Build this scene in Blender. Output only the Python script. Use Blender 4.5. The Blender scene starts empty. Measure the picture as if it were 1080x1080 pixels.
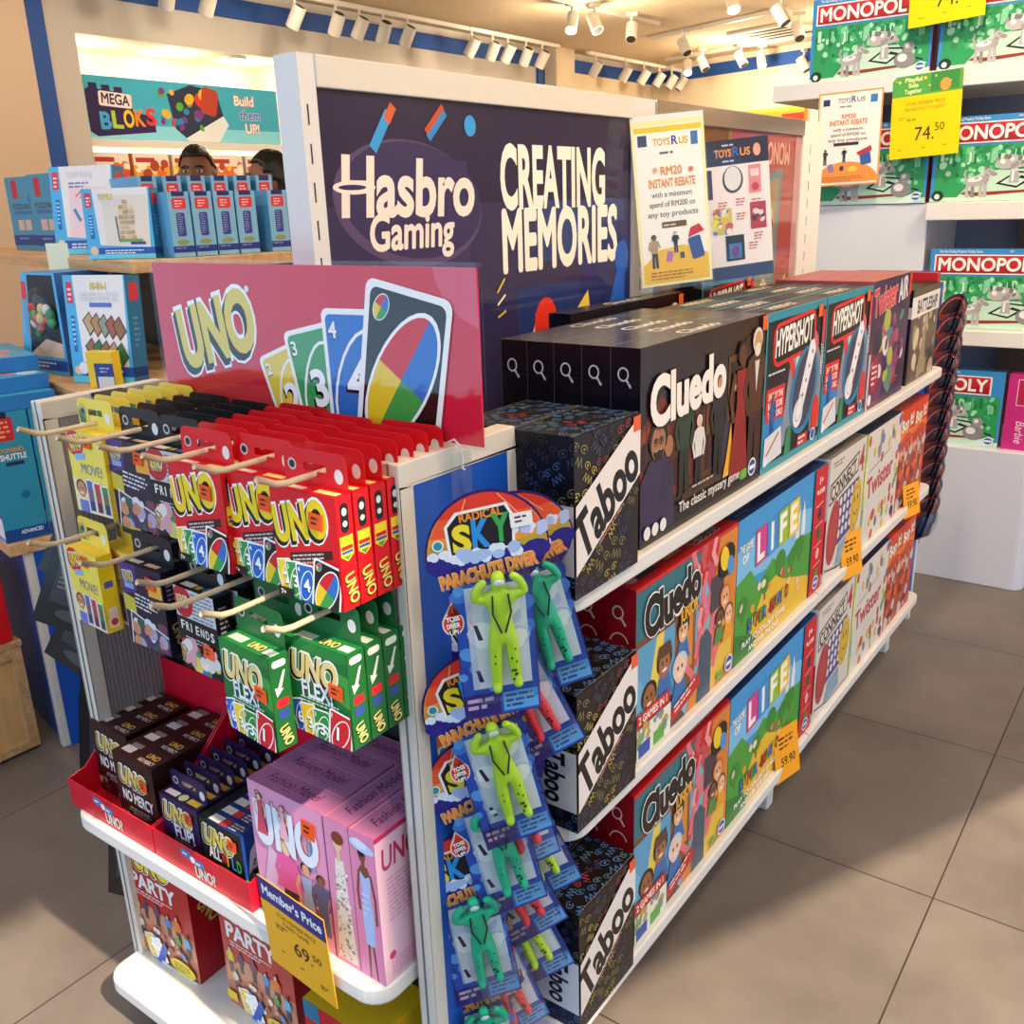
import bpy, bmesh, math, random
from mathutils import Vector, Matrix
PI = math.pi
R = math.radians
scene = bpy.context.scene
COL = scene.collection

def lin(h):
    h = h or '808080'
    if isinstance(h, (tuple, list)):
        return tuple(h[:3])
    h = h.lstrip('#')
    v = [int(h[i:i + 2], 16) / 255 for i in (0, 2, 4)]
    return tuple(c / 12.92 if c <= .04045 else ((c + .055) / 1.055) ** 2.4 for c in v)

# ------------------------------------------------------------------ materials
def principled(name, col=None, rough=.5, metal=0., spec=.5, attr=False, emit=None, estr=0., coat=0., trans=0., ior=1.45):
    m = bpy.data.materials.new(name)
    m.use_nodes = True
    nt = m.node_tree
    b = nt.nodes['Principled BSDF']
    b.inputs['Roughness'].default_value = rough
    b.inputs['Metallic'].default_value = metal
    b.inputs['Specular IOR Level'].default_value = spec
    b.inputs['Coat Weight'].default_value = coat
    b.inputs['Coat Roughness'].default_value = .06
    b.inputs['Transmission Weight'].default_value = trans
    b.inputs['IOR'].default_value = ior
    if attr:
        a = nt.nodes.new('ShaderNodeAttribute')
        a.attribute_name = 'Col'
        nt.links.new(a.outputs['Color'], b.inputs['Base Color'])
    else:
        b.inputs['Base Color'].default_value = (*lin(col), 1)
    if emit:
        b.inputs['Emission Color'].default_value = (*lin(emit), 1)
        b.inputs['Emission Strength'].default_value = estr
    return m

def noise_mix(m, c1, c2, scale=8, detail=4, lo=.35, hi=.65, stretch=None):
    nt = m.node_tree
    b = nt.nodes['Principled BSDF']
    tc = nt.nodes.new('ShaderNodeTexCoord')
    mp = nt.nodes.new('ShaderNodeMapping')
    if stretch:
        mp.inputs['Scale'].default_value = stretch
    n = nt.nodes.new('ShaderNodeTexNoise')
    n.inputs['Scale'].default_value = scale
    n.inputs['Detail'].default_value = detail
    r = nt.nodes.new('ShaderNodeValToRGB')
    r.color_ramp.elements[0].position = lo
    r.color_ramp.elements[1].position = hi
    r.color_ramp.elements[0].color = (*lin(c1), 1)
    r.color_ramp.elements[1].color = (*lin(c2), 1)
    nt.links.new(tc.outputs['Object'], mp.inputs['Vector'])
    nt.links.new(mp.outputs[0], n.inputs['Vector'])
    nt.links.new(n.outputs['Fac'], r.inputs['Fac'])
    nt.links.new(r.outputs['Color'], b.inputs['Base Color'])
    return m

def clear_mat(name, tint='ffffff', rough=.03, gloss=.12):
    m = bpy.data.materials.new(name)
    m.use_nodes = True
    nt = m.node_tree
    for n in list(nt.nodes):
        nt.nodes.remove(n)
    o = nt.nodes.new('ShaderNodeOutputMaterial')
    mx = nt.nodes.new('ShaderNodeMixShader')
    t = nt.nodes.new('ShaderNodeBsdfTransparent')
    t.inputs[0].default_value = (*lin(tint), 1)
    g = nt.nodes.new('ShaderNodeBsdfGlossy')
    g.inputs['Roughness'].default_value = rough
    f = nt.nodes.new('ShaderNodeLayerWeight')
    f.inputs['Blend'].default_value = .5
    pw = nt.nodes.new('ShaderNodeMath'); pw.operation = 'POWER'; pw.inputs[1].default_value = 4
    ma = nt.nodes.new('ShaderNodeMath'); ma.operation = 'MULTIPLY_ADD'; ma.inputs[1].default_value = gloss * 2; ma.inputs[2].default_value = gloss * .16
    nt.links.new(f.outputs['Facing'], pw.inputs[0]); nt.links.new(pw.outputs[0], ma.inputs[0])
    nt.links.new(ma.outputs[0], mx.inputs[0])
    nt.links.new(t.outputs[0], mx.inputs[1])
    nt.links.new(g.outputs[0], mx.inputs[2])
    nt.links.new(mx.outputs[0], o.inputs[0])
    return m

M = {}
M['card'] = principled('printed_card', rough=.38, spec=.45, attr=True)
M['gloss'] = principled('glossy_print', rough=.12, spec=.55, attr=True)
M['matte'] = principled('matte_print', rough=.6, spec=.3, attr=True)
M['panel'] = principled('laminated_poster', rough=.07, spec=.5, attr=True)
M['cream'] = principled('cream_powder_coat', 'ddd6ca', rough=.4)
M['white'] = principled('white_laminate', 'e2dfdc', rough=.35)
M['hook'] = principled('cream_hook_plastic', 'cdbb9e', rough=.4)
M['blue'] = principled('blue_laminate', '1653b8', rough=.35)
M['grey'] = principled('grey_ribbed_metal', '8f8b8c', rough=.45)
M['dark'] = principled('black_back_board', '17171a', rough=.6)
M['steel'] = principled('zinc_steel', '9da3a8', rough=.35, metal=.8)
M['red'] = principled('red_card_tray', 'd4112f', rough=.35)
M['clear'] = clear_mat('clear_acrylic', gloss=.12)
M['blister'] = clear_mat('clear_blister', 'f4f8fa', rough=.08, gloss=.3)
M['wood'] = noise_mix(principled('pale_plywood', rough=.5), 'b98a58', 'd8b184', 5, 5, .3, .7, (1, 9, 9))
M['oak'] = noise_mix(principled('oak_cabinet', rough=.5), 'cf9f63', 'e8c48d', 4, 6, .3, .7, (7, 7, 1.2))
M['wall'] = principled('painted_wall', 'cdc6bd', rough=.8)
M['wallc'] = principled('cream_wall', 'ead9bb', rough=.8)
M['trim'] = principled('blue_trim', '1d4f9e', rough=.6)
M['ceil'] = principled('ceiling_paint', 'dcc7a8', rough=.9)
M['lamp'] = principled('white_lamp_housing', 'd8d2c8', rough=.4)
M['lampin'] = principled('lamp_inside', '2a2522', rough=.6)
M['glow'] = principled('lamp_glow', 'ffffff', emit='fff0d8', estr=30)
M['led'] = principled('warm_led_strip', 'ffffff', emit='ffd9a0', estr=9)
M['skin'] = principled('skin', '8a5a42', rough=.5)
M['hair'] = principled('black_hair', '120d0c', rough=.45)
M['mask'] = principled('grey_face_mask', '9a96a0', rough=.8)
M['shirt'] = principled('dark_shirt', '2e3440', rough=.8)
M['shirt2'] = principled('maroon_shirt', '5a2f38', rough=.8)
M['eye'] = principled('eye_white', 'd8d2cc', rough=.3)

# ------------------------------------------------------------------ mesh builder
class MB:
    def __init__(s):
        s.v, s.f, s.c, s.m = [], [], [], []
    def face(s, pts, col='ffffff', mi=0):
        i = len(s.v)
        s.v.extend(tuple(p) for p in pts)
        s.f.append(tuple(range(i, i + len(pts))))
        s.c.append(lin(col))
        s.m.append(mi)
    def box(s, x0, x1, y0, y1, z0, z1, col='ffffff', mi=0):
        p = [(x0, y0, z0), (x1, y0, z0), (x1, y1, z0), (x0, y1, z0), (x0, y0, z1), (x1, y0, z1), (x1, y1, z1), (x0, y1, z1)]
        i = len(s.v)
        s.v.extend(p)
        cs = col if isinstance(col, dict) else {}
        base = cs.get('base', 'ffffff') if cs else col
        for q, k in (((0, 3, 2, 1), 'bottom'), ((4, 5, 6, 7), 'top'), ((0, 1, 5, 4), 'front'), ((2, 3, 7, 6), 'back'), ((1, 2, 6, 5), 'right'), ((3, 0, 4, 7), 'left')):
            s.f.append(tuple(i + j for j in q))
            s.c.append(lin(cs.get(k, base)))
            s.m.append(mi)
        return s
    def prism(s, pts, z0, z1, axis='z', col='ffffff', mi=0, edge=None):
        """outline pts (a,b) extruded; axis z: (a,b,z); y: (a,y,b); x: (x,a,b)"""
        ar = sum(a[0] * b[1] - b[0] * a[1] for a, b in zip(pts, pts[1:] + pts[:1]))
        if ar < 0:
            pts = pts[::-1]
        F = {'z': lambda a, b, t: (a, b, t), 'y': lambda a, b, t: (a, t, b), 'x': lambda a, b, t: (t, a, b)}[axis]
        lo = [F(a, b, z0) for a, b in pts]
        hi = [F(a, b, z1) for a, b in pts]
        fl = axis == 'y'
        s.face(lo if fl else lo[::-1], col, mi)
        s.face(hi[::-1] if fl else hi, col, mi)
        n = len(pts)
        for k in range(n):
            q = [lo[k], lo[(k + 1) % n], hi[(k + 1) % n], hi[k]]
            s.face(q[::-1] if fl else q, edge or col, mi)
        return s
    def tube(s, path, r, n=10, col='ffffff', mi=0, caps=True):
        path = [Vector(p) for p in path]
        rr = r if isinstance(r, (list, tuple)) else [r] * len(path)
        rings = []
        up = None
        for k, p in enumerate(path):
            d = (path[min(k + 1, len(path) - 1)] - path[max(k - 1, 0)]).normalized()
            if up is None:
                up = Vector((0, 0, 1)) if abs(d.z) < .9 else Vector((1, 0, 0))
            a = d.cross(up).normalized()
            up = a.cross(d).normalized()
            i = len(s.v)
            for j in range(n):
                t = 2 * PI * j / n
                s.v.append(tuple(p + (a * math.cos(t) + up * math.sin(t)) * rr[k]))
            rings.append(i)
        for a, b in zip(rings, rings[1:]):
            for j in range(n):
                s.f.append((a + j, b + j, b + (j + 1) % n, a + (j + 1) % n)[::-1])
                s.c.append(lin(col)); s.m.append(mi)
        if caps:
            s.f.append(tuple(rings[0] + j for j in range(n))); s.c.append(lin(col)); s.m.append(mi)
            s.f.append(tuple(rings[-1] + j for j in range(n))[::-1]); s.c.append(lin(col)); s.m.append(mi)
        return s
    def ball(s, c, r, col='ffffff', mi=0, n=12, m=8):
        rx, ry, rz = r if isinstance(r, (tuple, list)) else (r, r, r)
        i = len(s.v)
        for a in range(m + 1):
            t = PI * a / m
            for b in range(n):
                p = 2 * PI * b / n
                s.v.append((c[0] + rx * math.sin(t) * math.cos(p), c[1] + ry * math.sin(t) * math.sin(p), c[2] + rz * math.cos(t)))
        for a in range(m):
            for b in range(n):
                s.f.append((i + a * n + b, i + (a + 1) * n + b, i + (a + 1) * n + (b + 1) % n, i + a * n + (b + 1) % n))
                s.c.append(lin(col)); s.m.append(mi)
        return s
    def art(s, A, O, U, V, N, mi=0, base=.0002):
        O, U, V, N = Vector(O), Vector(U), Vector(V), Vector(N)
        for verts, faces, col, z in A.items:
            i = len(s.v)
            off = O + N * (base + z)
            s.v.extend(tuple(off + U * (x * .01) + V * (y * .01)) for x, y in verts)
            for f in faces:
                s.f.append(tuple(i + k for k in f)); s.c.append(col); s.m.append(mi)
        return s
    def mesh(s, name, mats, smooth=False):
        me = bpy.data.meshes.new(name)
        me.from_pydata(s.v, [], s.f)
        for m in (mats if isinstance(mats, (list, tuple)) else [mats]):
            me.materials.append(m)
        me.polygons.foreach_set('material_index', s.m)
        at = me.attributes.new('Col', 'FLOAT_COLOR', 'CORNER')
        flat = []
        for f, c in zip(s.f, s.c):
            flat.extend((c[0], c[1], c[2], 1.0) * len(f))
        at.data.foreach_set('color', flat)
        if smooth:
            me.polygons.foreach_set('use_smooth', [True] * len(s.f))
        me.update()
        return me
    def build(s, name, mats, parent=None, smooth=False, loc=None, rz=0, bevel=0):
        o = bpy.data.objects.new(name, s.mesh(name, mats, smooth))
        COL.objects.link(o)
        if parent:
            o.parent = parent
        if loc:
            o.location = loc
        o.rotation_euler = (0, 0, rz)
        if bevel:
            bm = bmesh.new(); bm.from_mesh(o.data)
            bmesh.ops.remove_doubles(bm, verts=bm.verts, dist=1e-6)
            bmesh.ops.bevel(bm, geom=[e for e in bm.edges if e.calc_face_angle(0) > .5], offset=bevel, segments=2, profile=.5, affect='EDGES', clamp_overlap=True)
            bm.to_mesh(o.data); bm.free()
        return o

def tag(o, label=None, cat=None, group=None, kind=None):
    if label: o['label'] = label
    if cat: o['category'] = cat
    if group: o['group'] = group
    if kind: o['kind'] = kind
    return o

def thing(name, label, cat, loc=(0, 0, 0), rz=0, group=None):
    o = bpy.data.objects.new(name, None)
    o.empty_display_size = .05
    COL.objects.link(o)
    o.location = loc
    o.rotation_euler = (0, 0, rz)
    return tag(o, label, cat, group)

def dup(root, loc, rz=None, label=None, group=None, rot=None):
    r = root.copy()
    COL.objects.link(r)
    r.location = loc
    if rz is not None: r.rotation_euler = (0, 0, rz)
    if rot is not None: r.rotation_euler = rot
    if label: r['label'] = label
    if group: r['group'] = group
    for ch in list(root.children):
        c = ch.copy(); COL.objects.link(c); c.parent = r
        for g in list(ch.children):
            d = g.copy(); COL.objects.link(d); d.parent = c
    return r

class Run:
    """first use moves the prototype itself, later uses copy it"""
    def __init__(s, root):
        s.root, s.used = root, False
    def put(s, loc, rz=0, label=None, group=None, rot=None):
        if not s.used:
            s.used = True
            s.root.location = loc
            s.root.rotation_euler = rot if rot else (0, 0, rz)
            if label: s.root['label'] = label
            if group: s.root['group'] = group
            return s.root
        return dup(s.root, loc, rz, label, group, rot)

ORD = ['frontmost', 'second from the front', 'third from the front', 'fourth from the front', 'fifth from the front', 'sixth from the front', 'seventh from the front', 'rearmost eighth']

# ------------------------------------------------------------------ flat artwork
_tcache = {}
def glyphs(s, bold=0., shear=0.):
    bold *= .6
    k = (s, round(bold, 4), round(shear, 3))
    if k in _tcache:
        return _tcache[k]
    cu = bpy.data.curves.new('lettering', 'FONT')
    cu.body = s
    cu.size = 1
    cu.resolution_u = 4
    cu.offset = bold
    cu.shear = shear
    cu.fill_mode = 'FRONT'
    cu.dimensions = '2D'
    ob = bpy.data.objects.new('lettering', cu)
    COL.objects.link(ob)
    dg = bpy.context.evaluated_depsgraph_get()
    me = ob.evaluated_get(dg).to_mesh()
    vs = [(v.co.x, v.co.y) for v in me.vertices]
    fs = [tuple(p.vertices) for p in me.polygons]
    bpy.data.objects.remove(ob)
    bpy.data.curves.remove(cu)
    _tcache[k] = (vs, fs)
    return vs, fs

def clip(poly, W, H):
    for ax, lim, sg in ((0, 0, 1), (0, W, -1), (1, 0, 1), (1, H, -1)):
        out = []
        n = len(poly)
        for i in range(n):
            a, b = poly[i], poly[(i + 1) % n]
            da, db = (a[ax] - lim) * sg, (b[ax] - lim) * sg
            if da >= 0: out.append(a)
            if (da >= 0) != (db >= 0):
                t = da / (da - db)
                out.append((a[0] + (b[0] - a[0]) * t, a[1] + (b[1] - a[1]) * t))
        poly = out
        if len(poly) < 3: return []
    return poly

class Art:
    EPS = .00005
    def __init__(s, W, H):
        s.W, s.H, s.items, s.k, s.z = W, H, [], 0, 0.
    def _add(s, verts, faces, col, same=False):
        s.z += s.EPS * (.06 if same else 1)      # every shape lies a hair above the one before
        c = lin(col)
        z = s.z
        if all(-1e-6 <= x <= s.W + 1e-6 and -1e-6 <= y <= s.H + 1e-6 for x, y in verts):
            s.items.append((verts, faces, c, z)); return
        V, F = [], []
        for f in faces:
            p = clip([verts[i] for i in f], s.W, s.H)
            if p:
                i = len(V); V += p; F.append(tuple(range(i, i + len(p))))
        if F: s.items.append((V, F, c, z))
    def poly(s, pts, col, same=False):
        ar = sum(a[0] * b[1] - b[0] * a[1] for a, b in zip(pts, pts[1:] + pts[:1]))
        pts = list(pts) if ar > 0 else list(pts)[::-1]
        s._add(pts, [tuple(range(len(pts)))], col, same)
    def rect(s, x0, y0, x1, y1, col, same=False):
        s.poly([(x0, y0), (x1, y0), (x1, y1), (x0, y1)], col, same)
    def xf(s, pts, cx, cy, rot):
        c, q = math.cos(R(rot)), math.sin(R(rot))
        return [(cx + x * c - y * q, cy + x * q + y * c) for x, y in pts]
    def rrect(s, cx, cy, w, h, r, col, rot=0, same=False):
        pts = []
        for sx, sy, a0 in ((1, 1, 0), (-1, 1, 90), (-1, -1, 180), (1, -1, 270)):
            for k in range(5):
                a = R(a0 + k * 22.5)
                pts.append((sx * (w / 2 - r) + r * math.cos(a), sy * (h / 2 - r) + r * math.sin(a)))
        s.poly(s.xf(pts, cx, cy, rot), col, same)
    def ell(s, cx, cy, rx, ry, col, rot=0, n=20, a0=0, a1=360, same=False):
        full = a1 - a0 >= 360
        pts = [(rx * math.cos(R(a0 + (a1 - a0) * k / n)), ry * math.sin(R(a0 + (a1 - a0) * k / n))) for k in range(n + (0 if full else 1))]
        if not full: pts.append((0, 0))
        s.poly(s.xf(pts, cx, cy, rot), col, same)
    def line(s, pts, w, col, same=False):
        for a, b in zip(pts, pts[1:]):
            dx, dy = b[0] - a[0], b[1] - a[1]
            l = math.hypot(dx, dy) or 1
            nx, ny = -dy / l * w / 2, dx / l * w / 2
            ex, ey = dx / l * w * .3, dy / l * w * .3
            s._add([(a[0] - nx - ex, a[1] - ny - ey), (b[0] - nx + ex, b[1] - ny + ey), (b[0] + nx + ex, b[1] + ny + ey), (a[0] + nx - ex, a[1] + ny - ey)], [(0, 1, 2, 3)], col, same)
            same = True
    def arc(s, cx, cy, rx, ry, w, col, a0=0, a1=360, rot=0, n=16, same=False):
        s.line(s.xf([(rx * math.cos(R(a0 + (a1 - a0) * k / n)), ry * math.sin(R(a0 + (a1 - a0) * k / n))) for k in range(n + 1)], cx, cy, rot), w, col, same)
    def text(s, t, x, y, h, col, w=None, bold=0., shear=0., rot=0, al='l', out=None, ow=.03, sh=None, sd=(.1, -.1), same=False, bend=0.):
        """h = cap height; w = width to squeeze or stretch to; out = outline colour; sh = drop shadow colour"""
        def draw(b, col, dx=0, dy=0, same=False):
            heavy = b > .001 and set(t) & set('MWmw')     # narrow letters: heavy strokes from shifted prints
            vs, fs = glyphs(t, 0 if heavy else b, shear)
            if not vs: return
            k = h / .69
            v0, _ = glyphs(t, 0 if heavy else bold, shear)
            x0, x1 = min(p[0] for p in v0), max(p[0] for p in v0)
            kx = (w / (x1 - x0)) if w else k
            ox = {'l': 0, 'c': -.5, 'r': -1}[al] * (x1 - x0) * kx
            pts = [((p[0] - x0) * kx + ox + dx, p[1] * k + dy) for p in vs]
            if bend:
                L = (x1 - x0) * kx
                pts = [(px, py + bend * (1 - ((px - ox) / L * 2 - 1) ** 2)) for px, py in pts]
            if heavy:
                e = b * .6
                for q in range(8):
                    ex, ey = e * math.cos(q * PI / 4) * kx, e * math.sin(q * PI / 4) * k
                    s._add(s.xf([(px + ex, py + ey) for px, py in pts], x, y, rot), fs, col, same or q > 0)
                return
            s._add(s.xf(pts, x, y, rot), fs, col, same)
        if out and sh:
            draw(bold + ow, out, sd[0], sd[1]); draw(bold + ow, out, 0, 0)
        if sh:
            draw(bold + ow * .35, sh, sd[0], sd[1]); draw(bold + ow * .35, sh, sd[0] * .5, sd[1] * .5)
        if out and not sh: draw(bold + ow, out)
        draw(bold, col, same=same)
    def greek(s, x, y, w, n, lh, col, seed=1, rot=0, al='l', fill=.45):
        """n lines of small print, too fine to read"""
        rnd = random.Random(seed)
        V, F = [], []
        for j in range(n):
            L = w * (1 if j < n - 1 else .7) * rnd.uniform(.85, 1)
            px = 0 if al == 'l' else (w - L) / 2
            end = px + L
            while px < end:
                q = min(rnd.uniform(.6, 2.2) * lh, end - px)
                yy = -j * lh
                i = len(V)
                V += s.xf([(px, yy), (px + q, yy), (px + q, yy + lh * fill), (px, yy + lh * fill)], x, y, rot)
                F.append((i, i + 1, i + 2, i + 3))
                px += q + lh * .35
        s._add(V, F, col)
    def person(s, x, y, h, skin, top, legs, hair='1a1010', arm=0, dress=False):
        """a small printed figure standing on (x, y)"""
        u = h / 7.5
        if dress:
            s.poly([(x - u * .65, y + 6 * u), (x + u * .65, y + 6 * u), (x + u * .5, y + 4.4 * u), (x + 1.3 * u, y), (x - 1.3 * u, y), (x - .5 * u, y + 4.4 * u)], top)
        else:
            s.poly([(x - .7 * u, y + 3.6 * u), (x - .75 * u, y), (x - .1 * u, y), (x, y + 3 * u), (x + .15 * u, y), (x + .8 * u, y), (x + .7 * u, y + 3.6 * u)], legs)
            s.poly([(x - .7 * u, y + 3.3 * u), (x + .7 * u, y + 3.3 * u), (x + 1.05 * u, y + 6 * u), (x + .3 * u, y + 6.3 * u), (x - .3 * u, y + 6.3 * u), (x - 1.05 * u, y + 6 * u)], top)
        s.line([(x - .9 * u, y + 5.8 * u), (x - 1.3 * u, y + 4.6 * u), (x - .9 * u, y + (3.4 + arm) * u)], .38 * u, top if not dress else skin)
        s.line([(x + .9 * u, y + 5.8 * u), (x + 1.3 * u, y + 4.6 * u), (x + 1.0 * u, y + (3.4 + 3 * arm) * u)], .38 * u, top if not dress else skin)
        s.ell(x, y + 6.9 * u, .62 * u, .62 * u, hair, n=12)
        s.ell(x + .06 * u, y + 6.75 * u, .46 * u, .6 * u, skin, n=12)
    def face_(s, x, y, r, skin, hair, hat=None):
        s.ell(x, y + r * .25, r * 1.08, r * 1.0, hair, n=14)
        s.ell(x, y, r * .82, r, skin, n=14)
        s.ell(x - r * .3, y + r * .15, r * .13, r * .16, '20140f', n=8, same=False)
        s.ell(x + r * .3, y + r * .15, r * .13, r * .16, '20140f', n=8, same=True)
        s.ell(x, y - r * .42, r * .35, r * .14, 'f2e6e0', n=10)
        if hat:
            s.poly([(x - r * 1.1, y + r * .55), (x + r * 1.1, y + r * .55), (x + r * .8, y + r * 1.5), (x - r * .8, y + r * 1.5)], hat)
    def blobs(s, x0, y0, x1, y1, n, cols, r0, r1, seed=1):
        rnd = random.Random(seed)
        for c in cols:
            s.k += 1
            for _ in range(n):
                rr = rnd.uniform(r0, r1)
                s.ell(rnd.uniform(x0, x1), rnd.uniform(y0, y1), rr, rr * rnd.uniform(.6, 1.3), c, rot=rnd.uniform(0, 180), n=9, same=True)

def uno(a, x, y, h, rot=0, col='f2d21e', out='ffffff', w=None, sh='16120f'):
    a.text('UNO', x, y, h, col, w=w or h * 2.35, bold=.075, shear=.16, rot=rot, out=out, ow=.085, sh=sh, sd=(-h * .1, -h * .09))

def quad_ell(a, cx, cy, rx, ry, rot, rim='ffffff'):
    if rim: a.ell(cx, cy, rx * 1.1, ry * 1.07, rim, rot=rot, n=28)
    for k, c in enumerate(('2a72c8', 'd6202f', 'f2ce2e', '3aa14a')):
        a.ell(cx, cy, rx, ry, c, rot=rot, n=8, a0=90 * k, a1=90 * k + 90, same=k > 0)

def unocard(a, cx, cy, w, h, rot, col, num=None):
    a.rrect(cx, cy, w, h, w * .1, 'fbfaf6', rot)
    a.rrect(cx, cy, w * .88, h * .92, w * .08, col, rot)
    if num is None:
        quad_ell(a, cx, cy, w * .3, h * .4, rot - 24)
        p = a.xf([(-w * .3, h * .36)], cx, cy, rot)[0]
        quad_ell(a, p[0], p[1], w * .08, h * .075, rot - 24)
    else:
        a.arc(cx, cy, w * .3, h * .38, w * .04, 'fbfaf6', rot=rot - 24, n=20)
        p = a.xf([(-w * .4, h * .3)], cx, cy, rot)[0]
        a.text(num, p[0], p[1], h * .11, 'ffffff', bold=.03, rot=rot, sh='14110f', out=None, sd=(-h * .008, -h * .008))
        p = a.xf([(-w * .16, -h * .13)], cx, cy, rot)[0]
        a.text(num, p[0], p[1], h * .28, 'ffffff', bold=.05, rot=rot, sh='14110f', sd=(-h * .02, -h * .02))

def card_box(name, w, d, h, base, faces=None, parent=None, mat=None):
    """w, d, h in cm; front faces -Y, base centre of the front edge at the origin"""
    mb = MB()
    W, D, H = w * .01, d * .01, h * .01
    mb.box(-W / 2, W / 2, 0, D, 0, H, base)
    fr = {'front': ((-W / 2, 0, 0), (1, 0, 0), (0, 0, 1), (0, -1, 0)), 'right': ((W / 2, 0, 0), (0, 1, 0), (0, 0, 1), (1, 0, 0)),
          'left': ((-W / 2, D, 0), (0, -1, 0), (0, 0, 1), (-1, 0, 0)), 'top': ((-W / 2, 0, H), (1, 0, 0), (0, 1, 0), (0, 0, 1))}
    for k, A in (faces or {}).items():
        mb.art(A, *fr[k])
    return mb.build(name, mat or M['card'], parent)

def sticker(parent, x, z, w=1.9, h=1.7, col='ee5a22', rot=-4, y=0):
    a = Art(w, h)
    a.greek(w * .2, h * .62, w * .6, 2, h * .3, '5a2010', seed=3)
    mb = MB()
    mb.box(-w * .005, w * .005, -.0003, 0, -h * .005, h * .005, col)
    mb.art(a, (-w * .005, -.0003, -h * .005), (1, 0, 0), (0, 0, 1), (0, -1, 0), base=.0001)
    o = mb.build('price_sticker', M['matte'], parent)
    o.location = (x * .01, y * .01 - .0022, z * .01)
    o.rotation_euler = (0, R(-rot), 0)
    o['label'] = 'orange price sticker' if col == 'ee5a22' else 'white price sticker'
    return o
# ================================================================== the room
def struct(o):
    o['kind'] = 'structure'
    return o

fm = principled('floor_tiles', rough=.42, spec=.4)
nt = fm.node_tree
bs = nt.nodes['Principled BSDF']
tc = nt.nodes.new('ShaderNodeTexCoord')
sx = nt.nodes.new('ShaderNodeSeparateXYZ')
nt.links.new(tc.outputs['Object'], sx.inputs[0])
def mnode(op, a, b=None):
    n = nt.nodes.new('ShaderNodeMath'); n.operation = op
    for i, q in enumerate((a, b)):
        if q is None: continue
        if isinstance(q, (int, float)): n.inputs[i].default_value = q
        else: nt.links.new(q, n.inputs[i])
    return n.outputs[0]
def seam(out, o0):
    t = mnode('DIVIDE', mnode('SUBTRACT', out, o0), .598)
    fl = mnode('FLOOR', mnode('ADD', t, .5))
    return mnode('ABSOLUTE', mnode('SUBTRACT', t, fl)), mnode('FLOOR', t)
ax_, ix_ = seam(sx.outputs[0], -.265)
ay_, iy_ = seam(sx.outputs[1], 1.081)
mask = mnode('LESS_THAN', mnode('MINIMUM', ax_, ay_), .0027)
n1 = nt.nodes.new('ShaderNodeTexNoise'); n1.inputs['Scale'].default_value = 3.2; n1.inputs['Detail'].default_value = 7; n1.inputs['Roughness'].default_value = .65
nt.links.new(tc.outputs['Object'], n1.inputs['Vector'])
r1 = nt.nodes.new('ShaderNodeValToRGB')
r1.color_ramp.elements[0].position = .3; r1.color_ramp.elements[1].position = .72
r1.color_ramp.elements[0].color = (*lin('635b57'), 1); r1.color_ramp.elements[1].color = (*lin('7d746e'), 1)
nt.links.new(n1.outputs['Fac'], r1.inputs[0])
wn = nt.nodes.new('ShaderNodeTexWhiteNoise'); wn.noise_dimensions = '2D'
cv = nt.nodes.new('ShaderNodeCombineXYZ'); nt.links.new(ix_, cv.inputs[0]); nt.links.new(iy_, cv.inputs[1])
nt.links.new(cv.outputs[0], wn.inputs['Vector'])
hs = nt.nodes.new('ShaderNodeHueSaturation')
nt.links.new(mnode('ADD', mnode('MULTIPLY', wn.outputs['Value'], .12), .94), hs.inputs['Value'])
nt.links.new(r1.outputs[0], hs.inputs['Color'])
mx = nt.nodes.new('ShaderNodeMixRGB'); mx.inputs[2].default_value = (*lin('3a3330'), 1)
nt.links.new(mask, mx.inputs[0]); nt.links.new(hs.outputs[0], mx.inputs[1])
nt.links.new(mx.outputs[0], bs.inputs['Base Color'])
nt.links.new(mnode('ADD', mnode('MULTIPLY', n1.outputs['Fac'], .25), .3), bs.inputs['Roughness'])

struct(MB().box(-6.6, 3.2, -3.0, 12.6, -.08, 0).build('floor', fm))
struct(MB().box(-6.6, 1.1, -1.2, 12.6, 2.8, 2.9).build('ceiling', M['ceil']))

# left wall with the lit niche
NY0, NY1, NZ1 = 3.70, 5.62, 2.386
w = MB()
w.box(-6.12, -6.0, 3.38, NY0, 0, 2.8)
w.box(-6.12, -6.0, NY0, NY1, NZ1, 2.8)
w.box(-6.12, -6.0, NY1, 11.4, 0, 2.8)
struct(w.build('wall_left', M['wall']))
w = MB()
w.box(-6.6, -6.121, NY0 - .05, NY0, 0, NZ1 + .05)
w.box(-6.6, -6.121, NY1, NY1 + .05, 0, NZ1 + .05)
w.box(-6.6, -6.121, NY0, NY1, NZ1, NZ1 + .05)
w.box(-6.66, -6.6, NY0 - .05, NY1 + .05, 0, NZ1 + .05)
struct(w.build('wall_niche', M['wallc']))
struct(MB().box(-6.14, -5.96, -1.2, 3.38, 0, 2.8).build('wall_left_front', principled('peach_wall', 'd8bfa6', rough=.8)))
t = MB()
t.box(-5.995, -5.975, 3.38, 8.86, 2.607, 2.733)
t.box(-5.995, -5.975, 3.38, 3.50, 0, 2.607)
t.box(-5.995, -5.975, 8.74, 8.86, 0, 2.607)
struct(t.build('trim_1', M['trim']))
struct(MB().box(-6.0, -5.86, 8.9, 9.25, 0, 2.8).build('wall_pillar', M['wallc']))
t = MB()
t.box(-5.995, -5.975, 9.27, 11.16, 2.607, 2.733)
t.box(-5.995, -5.975, 9.27, 9.36, 0, 2.607)
struct(t.build('trim_2', M['trim']))
struct(MB().box(-5.99, -5.985, 9.36, 11.16, 0, 2.607).build('wall_left_rear', M['wallc']))
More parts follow.
